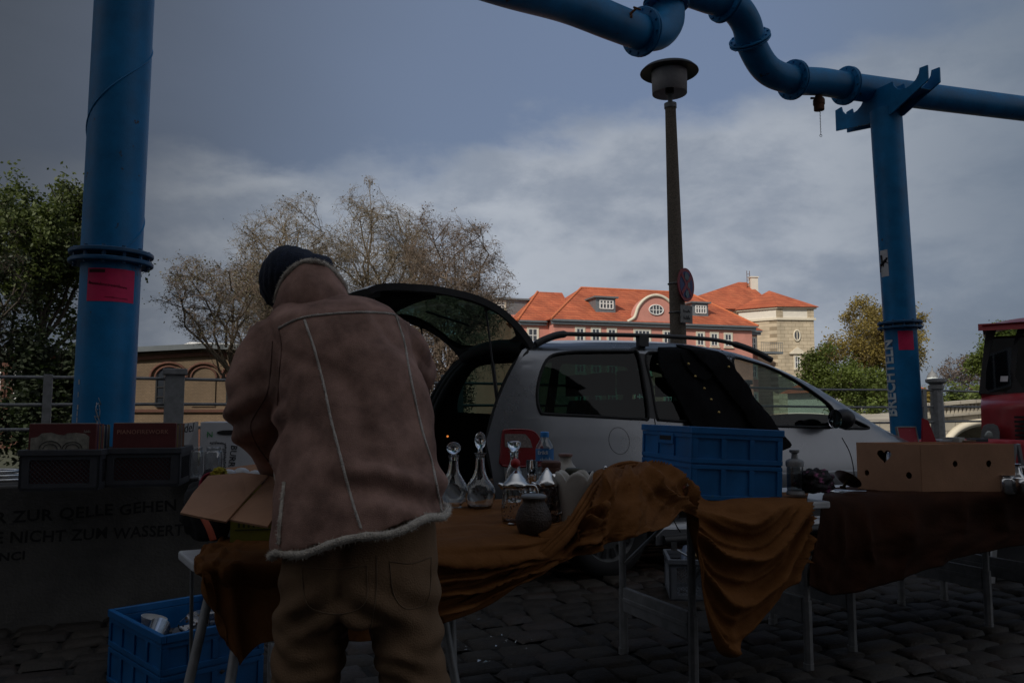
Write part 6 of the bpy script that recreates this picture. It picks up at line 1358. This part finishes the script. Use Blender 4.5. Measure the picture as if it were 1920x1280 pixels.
# ---------- neighbouring stall behind: red cloth, books
Fs = frame(*at(1672, 770, 6.9).xy, 0, 20); zt2 = at(1760, 829, 7.1).z
t = thing('stall_table', 'neighbouring stall table under a red cloth in front of the truck', 'table', Fs.translation, 20)
m = MB(); m.box(0, 1.6, 0, .7, zt2-.03, zt2, Fs); part('tabletop', m, K['galv'], t, bv=.004)
for x in (.08, 1.52):
    for y in (.06, .64): m = MB(); m.tube([Fs @ V((x, y, 0)), Fs @ V((x, y, zt2-.03))], .016, 8); part('leg', m, K['leg'], t)
m = MB(); 
def rc_(u, v):
    x = .45+1.2*u; 
    if v < .4: y = .5-v*1.3; z = zt2+.004
    else: y = -.02-.01*sin(u*30); z = zt2-(v-.4)*.9
    return Fs @ V((x, y, z+.002*sin(u*40)))
m.grid(rc_, 60, 20); rdc = mat('red_tablecloth', (.32, .010, .02), .8, 0, .15, 6); solo('tablecloth', m, rdc, 'bright red cloth hanging over the neighbouring stall table', 'tablecloth')
q = at(1705, 824, 6.95); Fb = M.Translation((q.x, q.y, zt2+.002)) @ M.Rotation(radians(10), 4, 'Z') @ M.Rotation(radians(-14), 4, 'X'); t = thing('picture_frame', 'red patterned panel in pale frame standing on the neighbouring stall', 'picture', Fb.translation, 10)
m = MB(Fb); m.box(-.085, .085, 0, .02, 0, .135); part('panel', m, mat('red_pattern', (.28, .012, .03), .7, 0, .1, 30, col2=(.4, .12, .14), thr=.6), t)
m = MB(Fb)
for a in ((-.095, .095, -.004, .024, -.008, .0), (-.095, .095, -.004, .024, .135, .145), (-.095, -.0851, -.004, .024, 0, .135), (.0851, .095, -.004, .024, 0, .135)): m.box(*a)
part('frame', m, K['galv'], t)
m = MB(); m.prism([(-.07, 0), (.07, 0), (-.005, .19), (-.055, .21)], -.01, .01, M.Translation((at(1745, 824, 6.95).x, 6.98, zt2+.004)) @ M.Rotation(.2, 4, 'Z')); solo('pennant', m, rdc, 'dark red pennant-shaped panel propped left of the cast iron post', 'sign')
for i, (px, w_, h_, lab, c) in enumerate(((1775, .16, .02, 'flat pale booklet on the neighbouring stall', (.3, .3, .32)), (1800, .12, .04, 'small light box among the wares on the red cloth', (.35, .33, .3)), (1825, .16, .015, 'brown folder near the truck headlight', (.2, .11, .06)), (1845, .10, .03, 'dark tin at the right end of the neighbouring stall', (.05, .05, .06)))):
    q = at(px, 826, 7.0); m = MB(); m.box(-w_/2, w_/2, -.07, .07, .004, .004+h_, M.Translation((q.x, q.y+.1, zt2)) @ M.Rotation(radians(15+i*23), 4, 'Z')); solo('booklet' if h_ < .03 else 'tin', m, mat('ware_%d' % i, c, .6), lab, 'booklet' if h_ < .03 else 'tin', bv=.002)
q = at(1893, 880, 5.6); q2 = at(1903, 832, 5.6); m = MB(); m.bar(V((q.x-.10, q.y, 0)), V((q2.x, q2.y, q2.z)), .03, .02); m.bar(V((q.x+.25, q.y+.1, 0)), V((q2.x+.02, q2.y, q2.z)), .03, .02); m.bar(V((q.x-.02, q.y, .45)), V((q.x+.16, q.y+.07, .45)), .025, .02)
solo('easel', m, K['galv'], 'grey metal trestle leaning at the right picture edge', 'trestle')
# ---------- red truck
Ft = frame(*at(1836, 770, 8.2).xy, 0, -31); redp = mat('faded_red_paint', (.30, .012, .018), .45, 0, .2, 5, coat=.2, rvar=.1)
tk = thing('truck', 'old dark red box-nosed truck at the right edge, seen from the front', 'truck', Ft.translation, -31)
def tp(px, py, off=0): return onp(Ft, px, py, off)
zt3 = tp(1900, 590, .9)[1]; zh = tp(1860, 735, .5)[1]; TW = 1.95
def nose(u, v):
    # u across the width, v from bottom up over the bonnet to the windscreen base
    c = 2*u-1; e = (1-abs(c)**5)
    if v < .62: z = .45+(zh-.16-.45)*v/.62; y = .03
    else:
        t_ = (v-.62)/.38; z = zh-.16+.16*sin(t_*pi/2); y = .03+.75*(1-cos(t_*pi/2))
    return Ft @ V((TW/2+c*TW/2*(1-.02*v), y+.28*(1-e)*1.0, z-.05*(1-e)*v))
m = MB(); m.grid(nose, 40, 30)
m.box(.02, TW-.02, .75, 4.5, .45, zh, Ft)
part('body', m, redp, tk)
m = MB(); wsb = zh+.02; wst = zt3-.12
def P_(x, z): t_ = (z-wsb)/(wst-wsb); return Ft @ V((x+(.10*t_ if x < TW/2 else -.10*t_), .72+.22*t_, z))
wl_ = [(.06, wsb+.03), (.30, wsb+.03), (.30, wst-.04), (.10, wst-.04)]; wr_ = [(TW-a, b_) for a, b_ in wl_][::-1]; wm_ = [(.40, wsb+.03), (TW-.40, wsb+.03), (TW-.40, wst-.04), (.40, wst-.04)]
panel([(.0, wsb-.03), (TW, wsb-.03), (TW, wst+.02), (0, wst+.02)], [smoothloop(wl_, 3), smoothloop(wm_, 3), smoothloop(wr_, 3)], lambda x, z: P_(x, z), (), (), False, m)
m.add([P_(0, wsb-.03), P_(0, wst+.02), Ft @ V((.08, 2.3, wst+.02)), Ft @ V((0, 2.3, wsb-.03))], [(0, 1, 2, 3)]); m.add([P_(TW, wsb-.03), P_(TW, wst+.02), Ft @ V((TW-.08, 2.3, wst+.02)), Ft @ V((TW, 2.3, wsb-.03))], [(0, 1, 2, 3)])
m.add([Ft @ V((0, 2.3, wsb-.03)), Ft @ V((TW, 2.3, wsb-.03)), Ft @ V((TW-.08, 2.3, wst)), Ft @ V((.08, 2.3, wst))], [(0, 1, 2, 3)])
part('cab', m, K['rubber'], tk)
m = MB(); m.grid(lambda u, v: Ft @ V((.06+(TW-.12)*u, .80+1.6*v, wst+.01+.10*(1-(2*u-1)**4)*(1-(1-min(1, v*5))**2*.8))), 20, 12); m.grid(lambda u, v: Ft @ V((.02+(TW-.04)*u, .80+.03*v, wst-.05+.08*v)), 20, 2); part('roof', m, redp, tk)
for q_ in (wl_, wm_, wr_): m = MB(); panel(smoothloop(q_, 3), [], lambda x, z: P_(x, z)+V((0, .01, 0)), (), (), True, m); part('windscreen', m, pane('truck_glass', (.5, .55, .53), 1.0), tk)
hx, hz_ = tp(1857, 815, .03)
for x in (hx, TW-hx):
    m = MB(); m.prism(smoothloop([(x-.075, hz_-.10), (x+.06, hz_-.10), (x+.07, hz_+.09), (x-.06, hz_+.09)], 3), -.03, .10, Ft); o = part('headlight', m, K['galv'], tk); m = MB(); m.ball(Ft @ V((x, -.01, hz_-.01)), .062, 14, (1, .5, 1)); part('lens', m, mat('headlight_lens', (.35, .38, .36), .1, .3), o)
m = MB(Ft)
for i in range(11): z = .62+i*.045; m.box(.30, TW-.30, -.004, .035, z, z+.022)
part('grille', m, K['rubber'], tk); m = MB(Ft); m.box(-.05, TW+.05, -.14, -.04, .40, .55); part('bumper', m, K['galv'], tk, bv=.02)
for x in (.18, TW-.18):
    m = MB(); m.tube([Ft @ V((x-.12, .75, .38)), Ft @ V((x+.12, .75, .38))], .37, 28); part('wheel', m, K['rubber'], tk, sharp=50)
m = MB(); x, z = tp(1872, 715, .72); m.add([P_(x, z)+V((0, -.004, 0)), P_(x+.07, z)+V((0, -.004, 0)), P_(x+.07, z+.06)+V((0, -.004, 0)), P_(x, z+.06)+V((0, -.004, 0))], [(0, 1, 2, 3)]); part('inspection_sticker', m, wp, tk)
# ---------- the man
from mathutils.bvhtree import BVHTree
def loft(mb, rings, n=28, p=2.4, capf=.35):
    """rings: (Lpoint, Rpoint, half depth); superellipse sections facing the camera axis"""
    vs = []; m_ = len(rings); ctrs = []
    for (L_, R_, b_) in rings: ctrs.append(((L_+R_)/2, (R_-L_)/2, b_))
    for i, (c, ex, b_) in enumerate(ctrs):
        t = (ctrs[min(i+1, m_-1)][0]-ctrs[max(i-1, 0)][0]).normalized(); ey = V((0, 1, -.05))*b_
        for j in range(n):
            q = 2*pi*j/n; cc, ss = cos(q), sin(q); vs.append(c+ex*(abs(cc)**(2/p)*(1 if cc > 0 else -1))+ey*(abs(ss)**(2/p)*(1 if ss > 0 else -1)))
    fs = [(i*n+j, i*n+(j+1) % n, (i+1)*n+(j+1) % n, (i+1)*n+j) for i in range(m_-1) for j in range(n)]
    fs += [tuple(range(n))[::-1], tuple(range((m_-1)*n, m_*n))]
    mb.add(vs, fs, True)
def remesh(mb, vox, smooth=6, disp=None, name='m'):
    me = mb.mesh(name); o = bpy.data.objects.new(name, me); C.objects.link(o); r = o.modifiers.new('r', 'REMESH'); r.mode = 'VOXEL'; r.voxel_size = vox; r.adaptivity = 0
    sm = o.modifiers.new('s', 'SMOOTH'); sm.iterations = smooth; sm.factor = .5
    dg = bpy.context.evaluated_depsgraph_get(); me2 = bpy.data.meshes.new_from_object(o.evaluated_get(dg)); bpy.data.objects.remove(o)
    if disp:
        me2.update(); ns = [v.normal.copy() for v in me2.vertices]
        for v, n in zip(me2.vertices, ns): v.co += n*disp(v.co, n)
    me2.polygons.foreach_set('use_smooth', [True]*len(me2.polygons)); me2.update(); return me2
def caster(me):
    bm = bmesh.new(); bm.from_mesh(me); t = BVHTree.FromBMesh(bm); bm.free(); return t
def hit(t, px, py):
    r = ray(px, py).normalized(); loc, n, i, d = t.ray_cast(V((0, 0, CH)), r); return (loc, n) if loc else (None, None)
def trace(t, pts, k=10, off=.003):
    P = spline([(a, b, 0) for a, b in pts], k); out = []
    for p in P:
        l, n = hit(t, p.x, p.y)
        if l:
            if n.dot(ray(p.x, p.y)) > 0: n = -n
            out.append(l+n*off)
    return out
man = thing('person', 'person in brown suede jacket and navy knit cap, seen from behind bending over the stall', 'person', (-.40, 1.98, 0))
skin = mat('skin', (.30, .17, .12), .6, 0, .1, 12)
# body ------------------------------------------------------------
B = MB(); A_ = at
hc = A_(560, 546, 2.37); fd = V((-.25, .80, -.55)).normalized(); hx_ = V((0, 0, 1)).cross(fd).normalized()*-1; hu_ = hx_.cross(fd).normalized()
if hu_.z < 0: hu_ = -hu_
def Hd(x, y, z): return hc+hx_*x+fd*y+hu_*z   # x right, y face, z crown
def ell(mb, c, ax, n=20):
    k = n//2; vs = [c+ax[0]*(sin(pi*i/k)*cos(2*pi*j/n))+ax[1]*(sin(pi*i/k)*sin(2*pi*j/n))+ax[2]*(-cos(pi*i/k)) for i in range(k+1) for j in range(n)]
    mb.add(vs, [(i*n+j, i*n+(j+1) % n, (i+1)*n+(j+1) % n, (i+1)*n+j) for i in range(k) for j in range(n)], True)
ell(B, Hd(0, 0, .02), (hx_*.076, fd*.095, hu_*.10)); ell(B, Hd(0, .035, -.06), (hx_*.058, fd*.055, hu_*.065)); 
B.tube([Hd(0, .088, .015), Hd(0, .112, -.025), Hd(0, .092, -.035)], [.010, .016, .010], 8)   # nose
for s in (-1, 1): ell(B, Hd(.077*s, -.005, -.01), (hx_*.010, fd*.020, hu_*.032)); 
B.tube([Hd(-.025, .083, -.068), Hd(0, .091, -.066), Hd(.025, .083, -.068)], [.006, .010, .006], 8)
B.tube([hc+V((0, 0, -.02)), A_(585, 560, 2.28), A_(605, 600, 2.22)], [.055, .058, .075], 14)
def R2(l, r, d, b): return (A_(l[0], l[1], d), A_(r[0], r[1], d), b)
loft(B, [R2((545, 1150), (800, 1150), 1.97, .11), R2((550, 1060), (800, 1050), 1.98, .115), R2((560, 960), (800, 930), 2.02, .105), R2((550, 850), (785, 820), 2.06, .10), R2((525, 730), (765, 705), 2.13, .115), R2((515, 650), (745, 630), 2.18, .11), R2((545, 600), (700, 590), 2.22, .08)])
LA = [(505, 625, 2.19, .058), (484, 705, 2.14, .050), (474, 775, 2.13, .044), (492, 825, 2.22, .042), (520, 866, 2.32, .036), (552, 896, 2.43, .029)]
RA = [(735, 625, 2.22, .058), (768, 672, 2.30, .050), (783, 705, 2.42, .044), (768, 745, 2.50, .042), (738, 790, 2.56, .034), (712, 830, 2.62, .028)]
def limb(mb, L_, k=0, sc=1, n=14):
    P = spline([A_(a, b, d) for a, b, d, r in L_], 5); rr_ = spline([(r+k, 0, 0) for a, b, d, r in L_], 5); mb.tube(P, [max(.01, q.x*sc) for q in rr_], n)
limb(B, LA); limb(B, RA)
def hand(mb, w, d, side, curl):
    d = d.normalized(); up_ = V((0, 0, 1)); sx = d.cross(up_).normalized()*side; nn = sx.cross(d).normalized()
    if nn.z > 0: nn = -nn
    for k in range(4): mb.tube([w+sx*(-.022+.015*k)*.6, w+d*.05+sx*(-.030+.020*k), w+d*.088+sx*(-.033+.0215*k)+nn*.004], [.015, .0125, .0105], 10)
    for k, l in enumerate((.062, .074, .078, .066)):
        p = w+d*.086+sx*(-.033+.0215*k)+nn*.004; q = p; a = .25; pts = [p]
        for j, f in enumerate((.45, .32, .23)):
            a += curl*(.8+.15*k*.3); q = q+(d*cos(a)+nn*sin(a))*l*f; pts.append(q)
        mb.tube(pts, [.0098, .0088, .0080, .0068], 10); mb.ball(pts[-1], .0068, 8)
    t0 = w+d*.025-sx*.024*-1*(-1); t0 = w+d*.028+sx*.034; td = (d*.6+sx*.75+nn*.35).normalized(); t1 = t0+td*.036; t2 = t1+(td*.8+d*.4+nn*.3).normalized()*.028; t3 = t2+(td*.5+d*.7+nn*.4).normalized()*.022
    mb.tube([w+d*.015+sx*.012, t0, t1, t2, t3], [.014, .014, .0115, .0102, .0075], 10); mb.ball(t3, .0075, 8)
wl1 = A_(552, 896, 2.43); hand(B, wl1, V((.35, .75, -.35)), 1, .35); wr1 = A_(712, 830, 2.62); hand(B, wr1, V((-.35, .7, -.5)), -1, .45)
LL = [(600, 1120, 1.97, .088), (583, 1200, 1.95, .080), (572, 1290, 1.94, .066), (566, 1370, 1.95, .058), (562, 1460, 1.98, .056), (560, 1585, 2.0, .042)]
RL = [(748, 1120, 1.97, .088), (762, 1200, 1.96, .080), (775, 1290, 1.95, .066), (782, 1370, 1.96, .058), (788, 1460, 1.99, .056), (792, 1585, 2.01, .042)]
limb(B, LL); limb(B, RL)
for L_ in (LL, RL):
    e = A_(*L_[-1][:3]); f = V((e.x, e.y, .05)); B.tube([e, V((e.x, e.y+.01, .08)), f+V((0, .03, 0)), f+V((0, .10, -.008)), f+V((0, .17, -.018))], [.04, .042, .044, .04, .028], 12)
bm_ = remesh(B, .0062, 3, name='body'); body = link('body', bm_, skin, man)
ey = MB()
for s in (-1, 1): ey.ball(Hd(.031*s, .080, .008), .012, 12)
part('eyes', ey, mat('eye_white', (.6, .58, .55), .2), man)
hr = MB(); ell(hr, Hd(0, -.012, .012), (hx_*.084, fd*.092, hu_*.098)); me = remesh(hr, .008, 2, lambda co, n: .004*noise.noise(co*120), 'hair'); link('hair', me, mat('grey_hair', (.16, .15, .14), .8, 0, .3, 60, .5, 150), man)
# trousers ---------------------------------------------------------
T_ = MB()
loft(T_, [R2((548, 940), (812, 925), 2.0, .125), R2((538, 1000), (818, 990), 1.98, .14), R2((530, 1060), (822, 1055), 1.96, .155), R2((527, 1115), (822, 1110), 1.95, .155), R2((530, 1160), (815, 1155), 1.95, .14)], p=2.2)
def R3(l, r, y, d, b): return (A_(l, y, d), A_(r, y, d), b)
loft(T_, [R3(528, 690, 1110, 1.95, .12), R3(521, 672, 1150, 1.95, .118), R3(516, 655, 1190, 1.94, .112), R3(514, 645, 1235, 1.93, .105), R3(511, 630, 1290, 1.92, .098), R3(508, 625, 1370, 1.95, .09), R3(512, 622, 1470, 1.98, .085), R3(512, 615, 1590, 2.0, .085), R3(508, 618, 1625, 2.0, .09)], p=2.2)
loft(T_, [R3(668, 822, 1110, 1.95, .12), R3(684, 824, 1150, 1.95, .118), R3(698, 826, 1190, 1.94, .112), R3(708, 832, 1235, 1.93, .105), R3(718, 840, 1290, 1.92, .098), R3(728, 845, 1370, 1.96, .09), R3(735, 845, 1470, 1.99, .085), R3(740, 848, 1590, 2.01, .085), R3(738, 850, 1625, 2.01, .09)], p=2.2)
def dT(co, n):
    z = co.z; x = co.x; f = .004*fbm(x*6, co.y*6, z*5, 3); k = max(0, min(1, (.70-z)/.12))
    f += k*.0075*sin(z*62+6*noise.noise(V((x*5, 2, z*4)))+x*14*(1 if x < -.37 else -1))*(.5+.5*noise.noise(V((x*7, 5, z*6))))
    f += k*.004*sin(z*120+x*30+5*noise.noise(V((x*9, 7, z*9))))
    g = math.exp(-((x+.385)/.018)**2)*(.012 if z > .60 else 0); c2 = max(0, 1-abs(z-.69)/.10); f += .008*c2*sin((z+abs(x+.385)*.7)*75); return f-g
tm = remesh(T_, .0085, 8, dT, 'trousers'); tmat = mat('khaki_trousers', (.175, .108, .062), .9, 0, .25, 7, .3, 260, spec=.15); tro = link('trousers', tm, tmat, man); tc_ = None
tm_w = tm.copy(); tm_w.transform(root_m(man)); tB = caster(tm_w)
seam = mat('trouser_seam', (.155, .10, .058), .9)
def stitch(name, pts, r, m_, par, t, off=.001, closed=False):
    w = MB(); P = trace(t, pts, 8, off)
    if len(P) > 2: w.tube(P, r, 5); return part(name, w, m_, par)
stitch('pocket_seam', [(566, 1062), (572, 1120), (590, 1142), (640, 1150), (685, 1128), (688, 1060)], .0011, seam, tro, tB)
stitch('pocket_seam', [(566, 1062), (630, 1066), (688, 1060)], .0011, seam, tro, tB)
stitch('pocket_seam', [(730, 1052), (738, 1112), (760, 1140), (795, 1132), (806, 1105), (808, 1044)], .0011, seam, tro, tB)
stitch('pocket_seam', [(730, 1052), (770, 1056), (808, 1044)], .0011, seam, tro, tB)
stitch('centre_seam', [(706, 1040), (706, 1100), (700, 1150), (694, 1180)], .0011, seam, tro, tB)
# shoes
for i, L_ in enumerate((LL, RL)):
    e = A_(*L_[-1][:3]); w = MB(); f = V((e.x, e.y, .055)); w.tube([f+V((0, -.075, 0)), f+V((0, -.05, .0)), f+V((0, .03, .01)), f+V((0, .12, -.005)), f+V((0, .20, -.018)), f+V((0, .225, -.022))], [.03, .048, .055, .052, .04, .02], 16); w.v = [V((v.x, v.y, max(.004, v.z))) for v in w.v]; part('shoe', w, K['black'], man)
# jacket -----------------------------------------------------------
J = MB()
loft(J, [R2((517, 1036), (838, 962), 1.945, .175), R2((521, 985), (835, 916), 1.96, .172), R2((526, 915), (825, 858), 1.99, .165), R2((524, 830), (812, 785), 2.05, .158), R2((510, 740), (795, 705), 2.11, .162), R2((494, 665), (772, 640), 2.16, .162), R2((490, 615), (757, 598), 2.19, .15), R2((500, 594), (732, 580), 2.22, .125), R2((525, 578), (690, 570), 2.245, .10), R2((545, 566), (645, 562), 2.26, .08)], p=2.35, n=36)
LJ = [(512, 622, 2.18, .066), (490, 680, 2.13, .069), (476, 740, 2.11, .068), (474, 785, 2.13, .064), (492, 830, 2.20, .060), (518, 866, 2.30, .056), (536, 884, 2.37, .055)]
RJ = [(728, 625, 2.21, .068), (762, 660, 2.27, .068), (780, 697, 2.38, .066), (768, 735, 2.46, .06), (742, 780, 2.52, .055), (722, 812, 2.58, .052)]
limb(J, LJ, 0, 1, 18); limb(J, RJ, 0, 1, 18)
J.tube([A_(575, 590, 2.24), A_(578, 560, 2.26), A_(580, 530, 2.285), A_(583, 512, 2.30)], [.088, .074, .068, .064], 24, flat=.85)
def dJ(co, n):
    x, y, z = co; f = .018*fbm(x*3.3, y*3.3, z*3.0, 3)+.008*fbm(x*9, y*9, z*8, 2)-.008*max(0, 1-abs(noise.noise(V((x*4+z*1.5, y*3, z*3.2))))*7)
    k = max(0, 1-abs(z-.97)/.10)*max(0, min(1, (x+.45)/.12)); f += .013*k*sin(z*75+x*16+3*noise.noise(V((x*7, 0, z*6))))     # soft creases above the hem
    # hang folds below the shoulder blades
    f += .011*sin(x*22+z*9+2.5*noise.noise(V((x*2, z*2, 3))))*max(0, min(1, (1.35-z)/.25))*.7
    # elbow creases of the left sleeve
    if x < -.56: f += .012*sin(z*62-x*25+3*noise.noise(V((x*6, 1, z*6))))*max(0, 1-abs(z-1.10)/.16)
    # armhole hollow
    d = abs((x+.605)-(z-1.2)*.02); f -= .010*math.exp(-(d/.012)**2)*max(0, min(1, (1.33-z)/.1))*(1 if z > 1.02 else 0)*(1 if y < 2.1 else 0); return f
jm = remesh(J, .0095, 7, dJ, 'jacket')
jmat = mat('brown_suede', (.29, .175, .14), .95, 0, .5, 9, .3, 420, spec=.15, sheen=.12); jmat.node_tree.nodes['Principled BSDF'].inputs['Sheen Tint'].default_value = (.8, .55, .5, 1)
jac = link('jacket', jm, jmat, man); jw = jm.copy(); jw.transform(root_m(man)); jB = caster(jw)
fleece = mat('cream_fleece', (.62, .56, .48), 1, 0, .25, 60, .8, 300)
def fuzz(name, P, r, hairs, par, ln=.007, mt=None):
    w = MB(); rn = random.Random(len(P)); w.tube(P, [r*(1+.25*noise.noise(p*70)) for p in P], 8)
    for i in range(hairs):
        k = rn.randrange(len(P)-1); c = P[k].lerp(P[k+1], rn.random()); d = V((rn.gauss(0, 1), rn.gauss(0, 1), rn.gauss(0, 1))).normalized(); s_ = d.orthogonal().normalized()*.0011; b = c+d*r*.7; w.add([b-s_, b+s_, c+d*(r+ln*rn.uniform(.4, 1))+V((rn.gauss(0, .001), 0, rn.gauss(0, .001)))], [(0, 1, 2)])
    return part(name, w, mt or fleece, par)
ridge = mat('fleece_seam', (.55, .50, .45), 1, 0, .25, 60, .8, 300)
fuzz('seam_trim', trace(jB, [(523, 616), (545, 604), (572, 595), (610, 590), (670, 586), (715, 587), (738, 590), (748, 600)], 12, .001), .0032, 500, jac, .003, ridge)
fuzz('seam_trim', trace(jB, [(571, 600), (590, 655), (607, 720), (622, 790), (640, 860), (658, 930), (677, 990)], 14, .001), .0030, 700, jac, .003, ridge)
fuzz('seam_trim', trace(jB, [(742, 594), (757, 640), (766, 690), (778, 750), (792, 810), (810, 870), (822, 930), (828, 962)], 14, .001), .0030, 700, jac, .003, ridge)
w = MB(); P = trace(jB, [(511, 640), (507, 700), (500, 740), (480, 775), (470, 800), (482, 835), (510, 872)], 10, .0005); w.tube(P, .0018, 5); part('sleeve_seam', w, mat('dark_seam', (.12, .065, .052), 1), jac)
w = MB(); P = trace(jB, [(523, 617), (528, 650), (524, 700), (520, 760)], 10, .0005); w.tube(P, .0016, 5); part('armhole_seam', w, mat('dark_seam_thread', (.14, .075, .06), 1), jac)
# fleece hem all round the bottom edge: follows the lowest loop of the jacket
hemL = A_(517, 1036, 1.945); hemR = A_(838, 962, 1.945); c = (hemL+hemR)/2; ex = (hemR-hemL)/2; ey_ = V((0, 1, 0))*.172
P = []
for j in range(81):
    q = 2*pi*j/80; cc, ss = cos(q), sin(q); P.append(c+ex*1.0*(abs(cc)**(2/2.35)*(1 if cc > 0 else -1))+ey_*(abs(ss)**(2/2.35)*(1 if ss > 0 else -1))+V((0, 0, .006+.006*sin(q*7))))
fuzz('hem_fleece', P, .0095, 3500, jac, .008)
cf = [A_(536, 884, 2.37), A_(545, 893, 2.41)]; 
w = MB(); ax_ = (cf[1]-cf[0]).normalized(); o1 = ax_.orthogonal().normalized(); o2 = ax_.cross(o1); P = [cf[1]+o1*.058*cos(2*pi*i/30)+o2*.058*sin(2*pi*i/30) for i in range(31)]
fuzz('cuff_fleece', P, .016, 1500, jac, .009)
# front edge fleece glimpsed at the left side
P = [A_(539, 870, 2.0), A_(532, 905, 1.97), A_(527, 950, 1.93), A_(522, 1000, 1.90), A_(521, 1025, 1.90)]; P = trace(jB, [(534, 905), (529, 950), (525, 990), (524, 1020)], 8, .002)
fuzz('front_edge_fleece', P, .004, 500, jac, .005)
P = spline([A_(535, 872, 2.06), A_(529, 890, 2.05), A_(534, 908, 2.04)], 8); fuzz('pocket_fleece', P, .019, 900, jac, .007)
# raised collar edge
P = spline([A_(517, 566, 2.30), A_(524, 540, 2.25), A_(540, 512, 2.20), A_(560, 496, 2.19), A_(583, 490, 2.19), A_(608, 496, 2.20), A_(630, 514, 2.23), A_(645, 534, 2.27), A_(648, 548, 2.33)], 10)
col = MB(); Q = spline([A_(512, 588, 2.28), A_(522, 582, 2.21), A_(540, 580, 2.15), A_(560, 579, 2.12), A_(585, 577, 2.11), A_(612, 575, 2.12), A_(640, 573, 2.15), A_(662, 571, 2.22), A_(668, 572, 2.30)], 10)
n_ = min(len(P), len(Q)); col.grid(lambda u, v: (Q[int(round(u*(n_-1)))].lerp(P[int(round(u*(n_-1)))], v))+V((0, -.016*sin(pi*v), -.0))+V((0, 0, .004*sin(u*23+v*5))), n_-1, 10)
o = part('collar', col, jmat, jac); so_ = o.modifiers.new('t', 'SOLIDIFY'); so_.thickness = .012
fuzz('collar_fleece', P, .0085, 2600, jac, .007)
# knit cap ---------------------------------------------------------
Hh_ = MB(); ell(Hh_, A_(552, 522, 2.36), (V((.100, 0, .0)), V((0, .130, 0)), V((0, 0, .096))), 28); ell(Hh_, A_(600, 508, 2.36), (V((.040, 0, 0)), V((0, .08, 0)), V((0, 0, .052))), 20); ell(Hh_, A_(524, 545, 2.37), (V((.052, 0, 0)), V((0, .09, 0)), V((0, 0, .055))), 20)
cm_ = remesh(Hh_, .007, 6, lambda co, n: .007*fbm(co.x*10, co.y*10, co.z*10, 2)+.0015*sin(co.x*260+12*noise.noise(co*6)), 'cap'); link('cap', cm_, mat('navy_knit', (.006, .013, .034), .95, 0, .3, 40, .6, 260, sheen=.08), man)
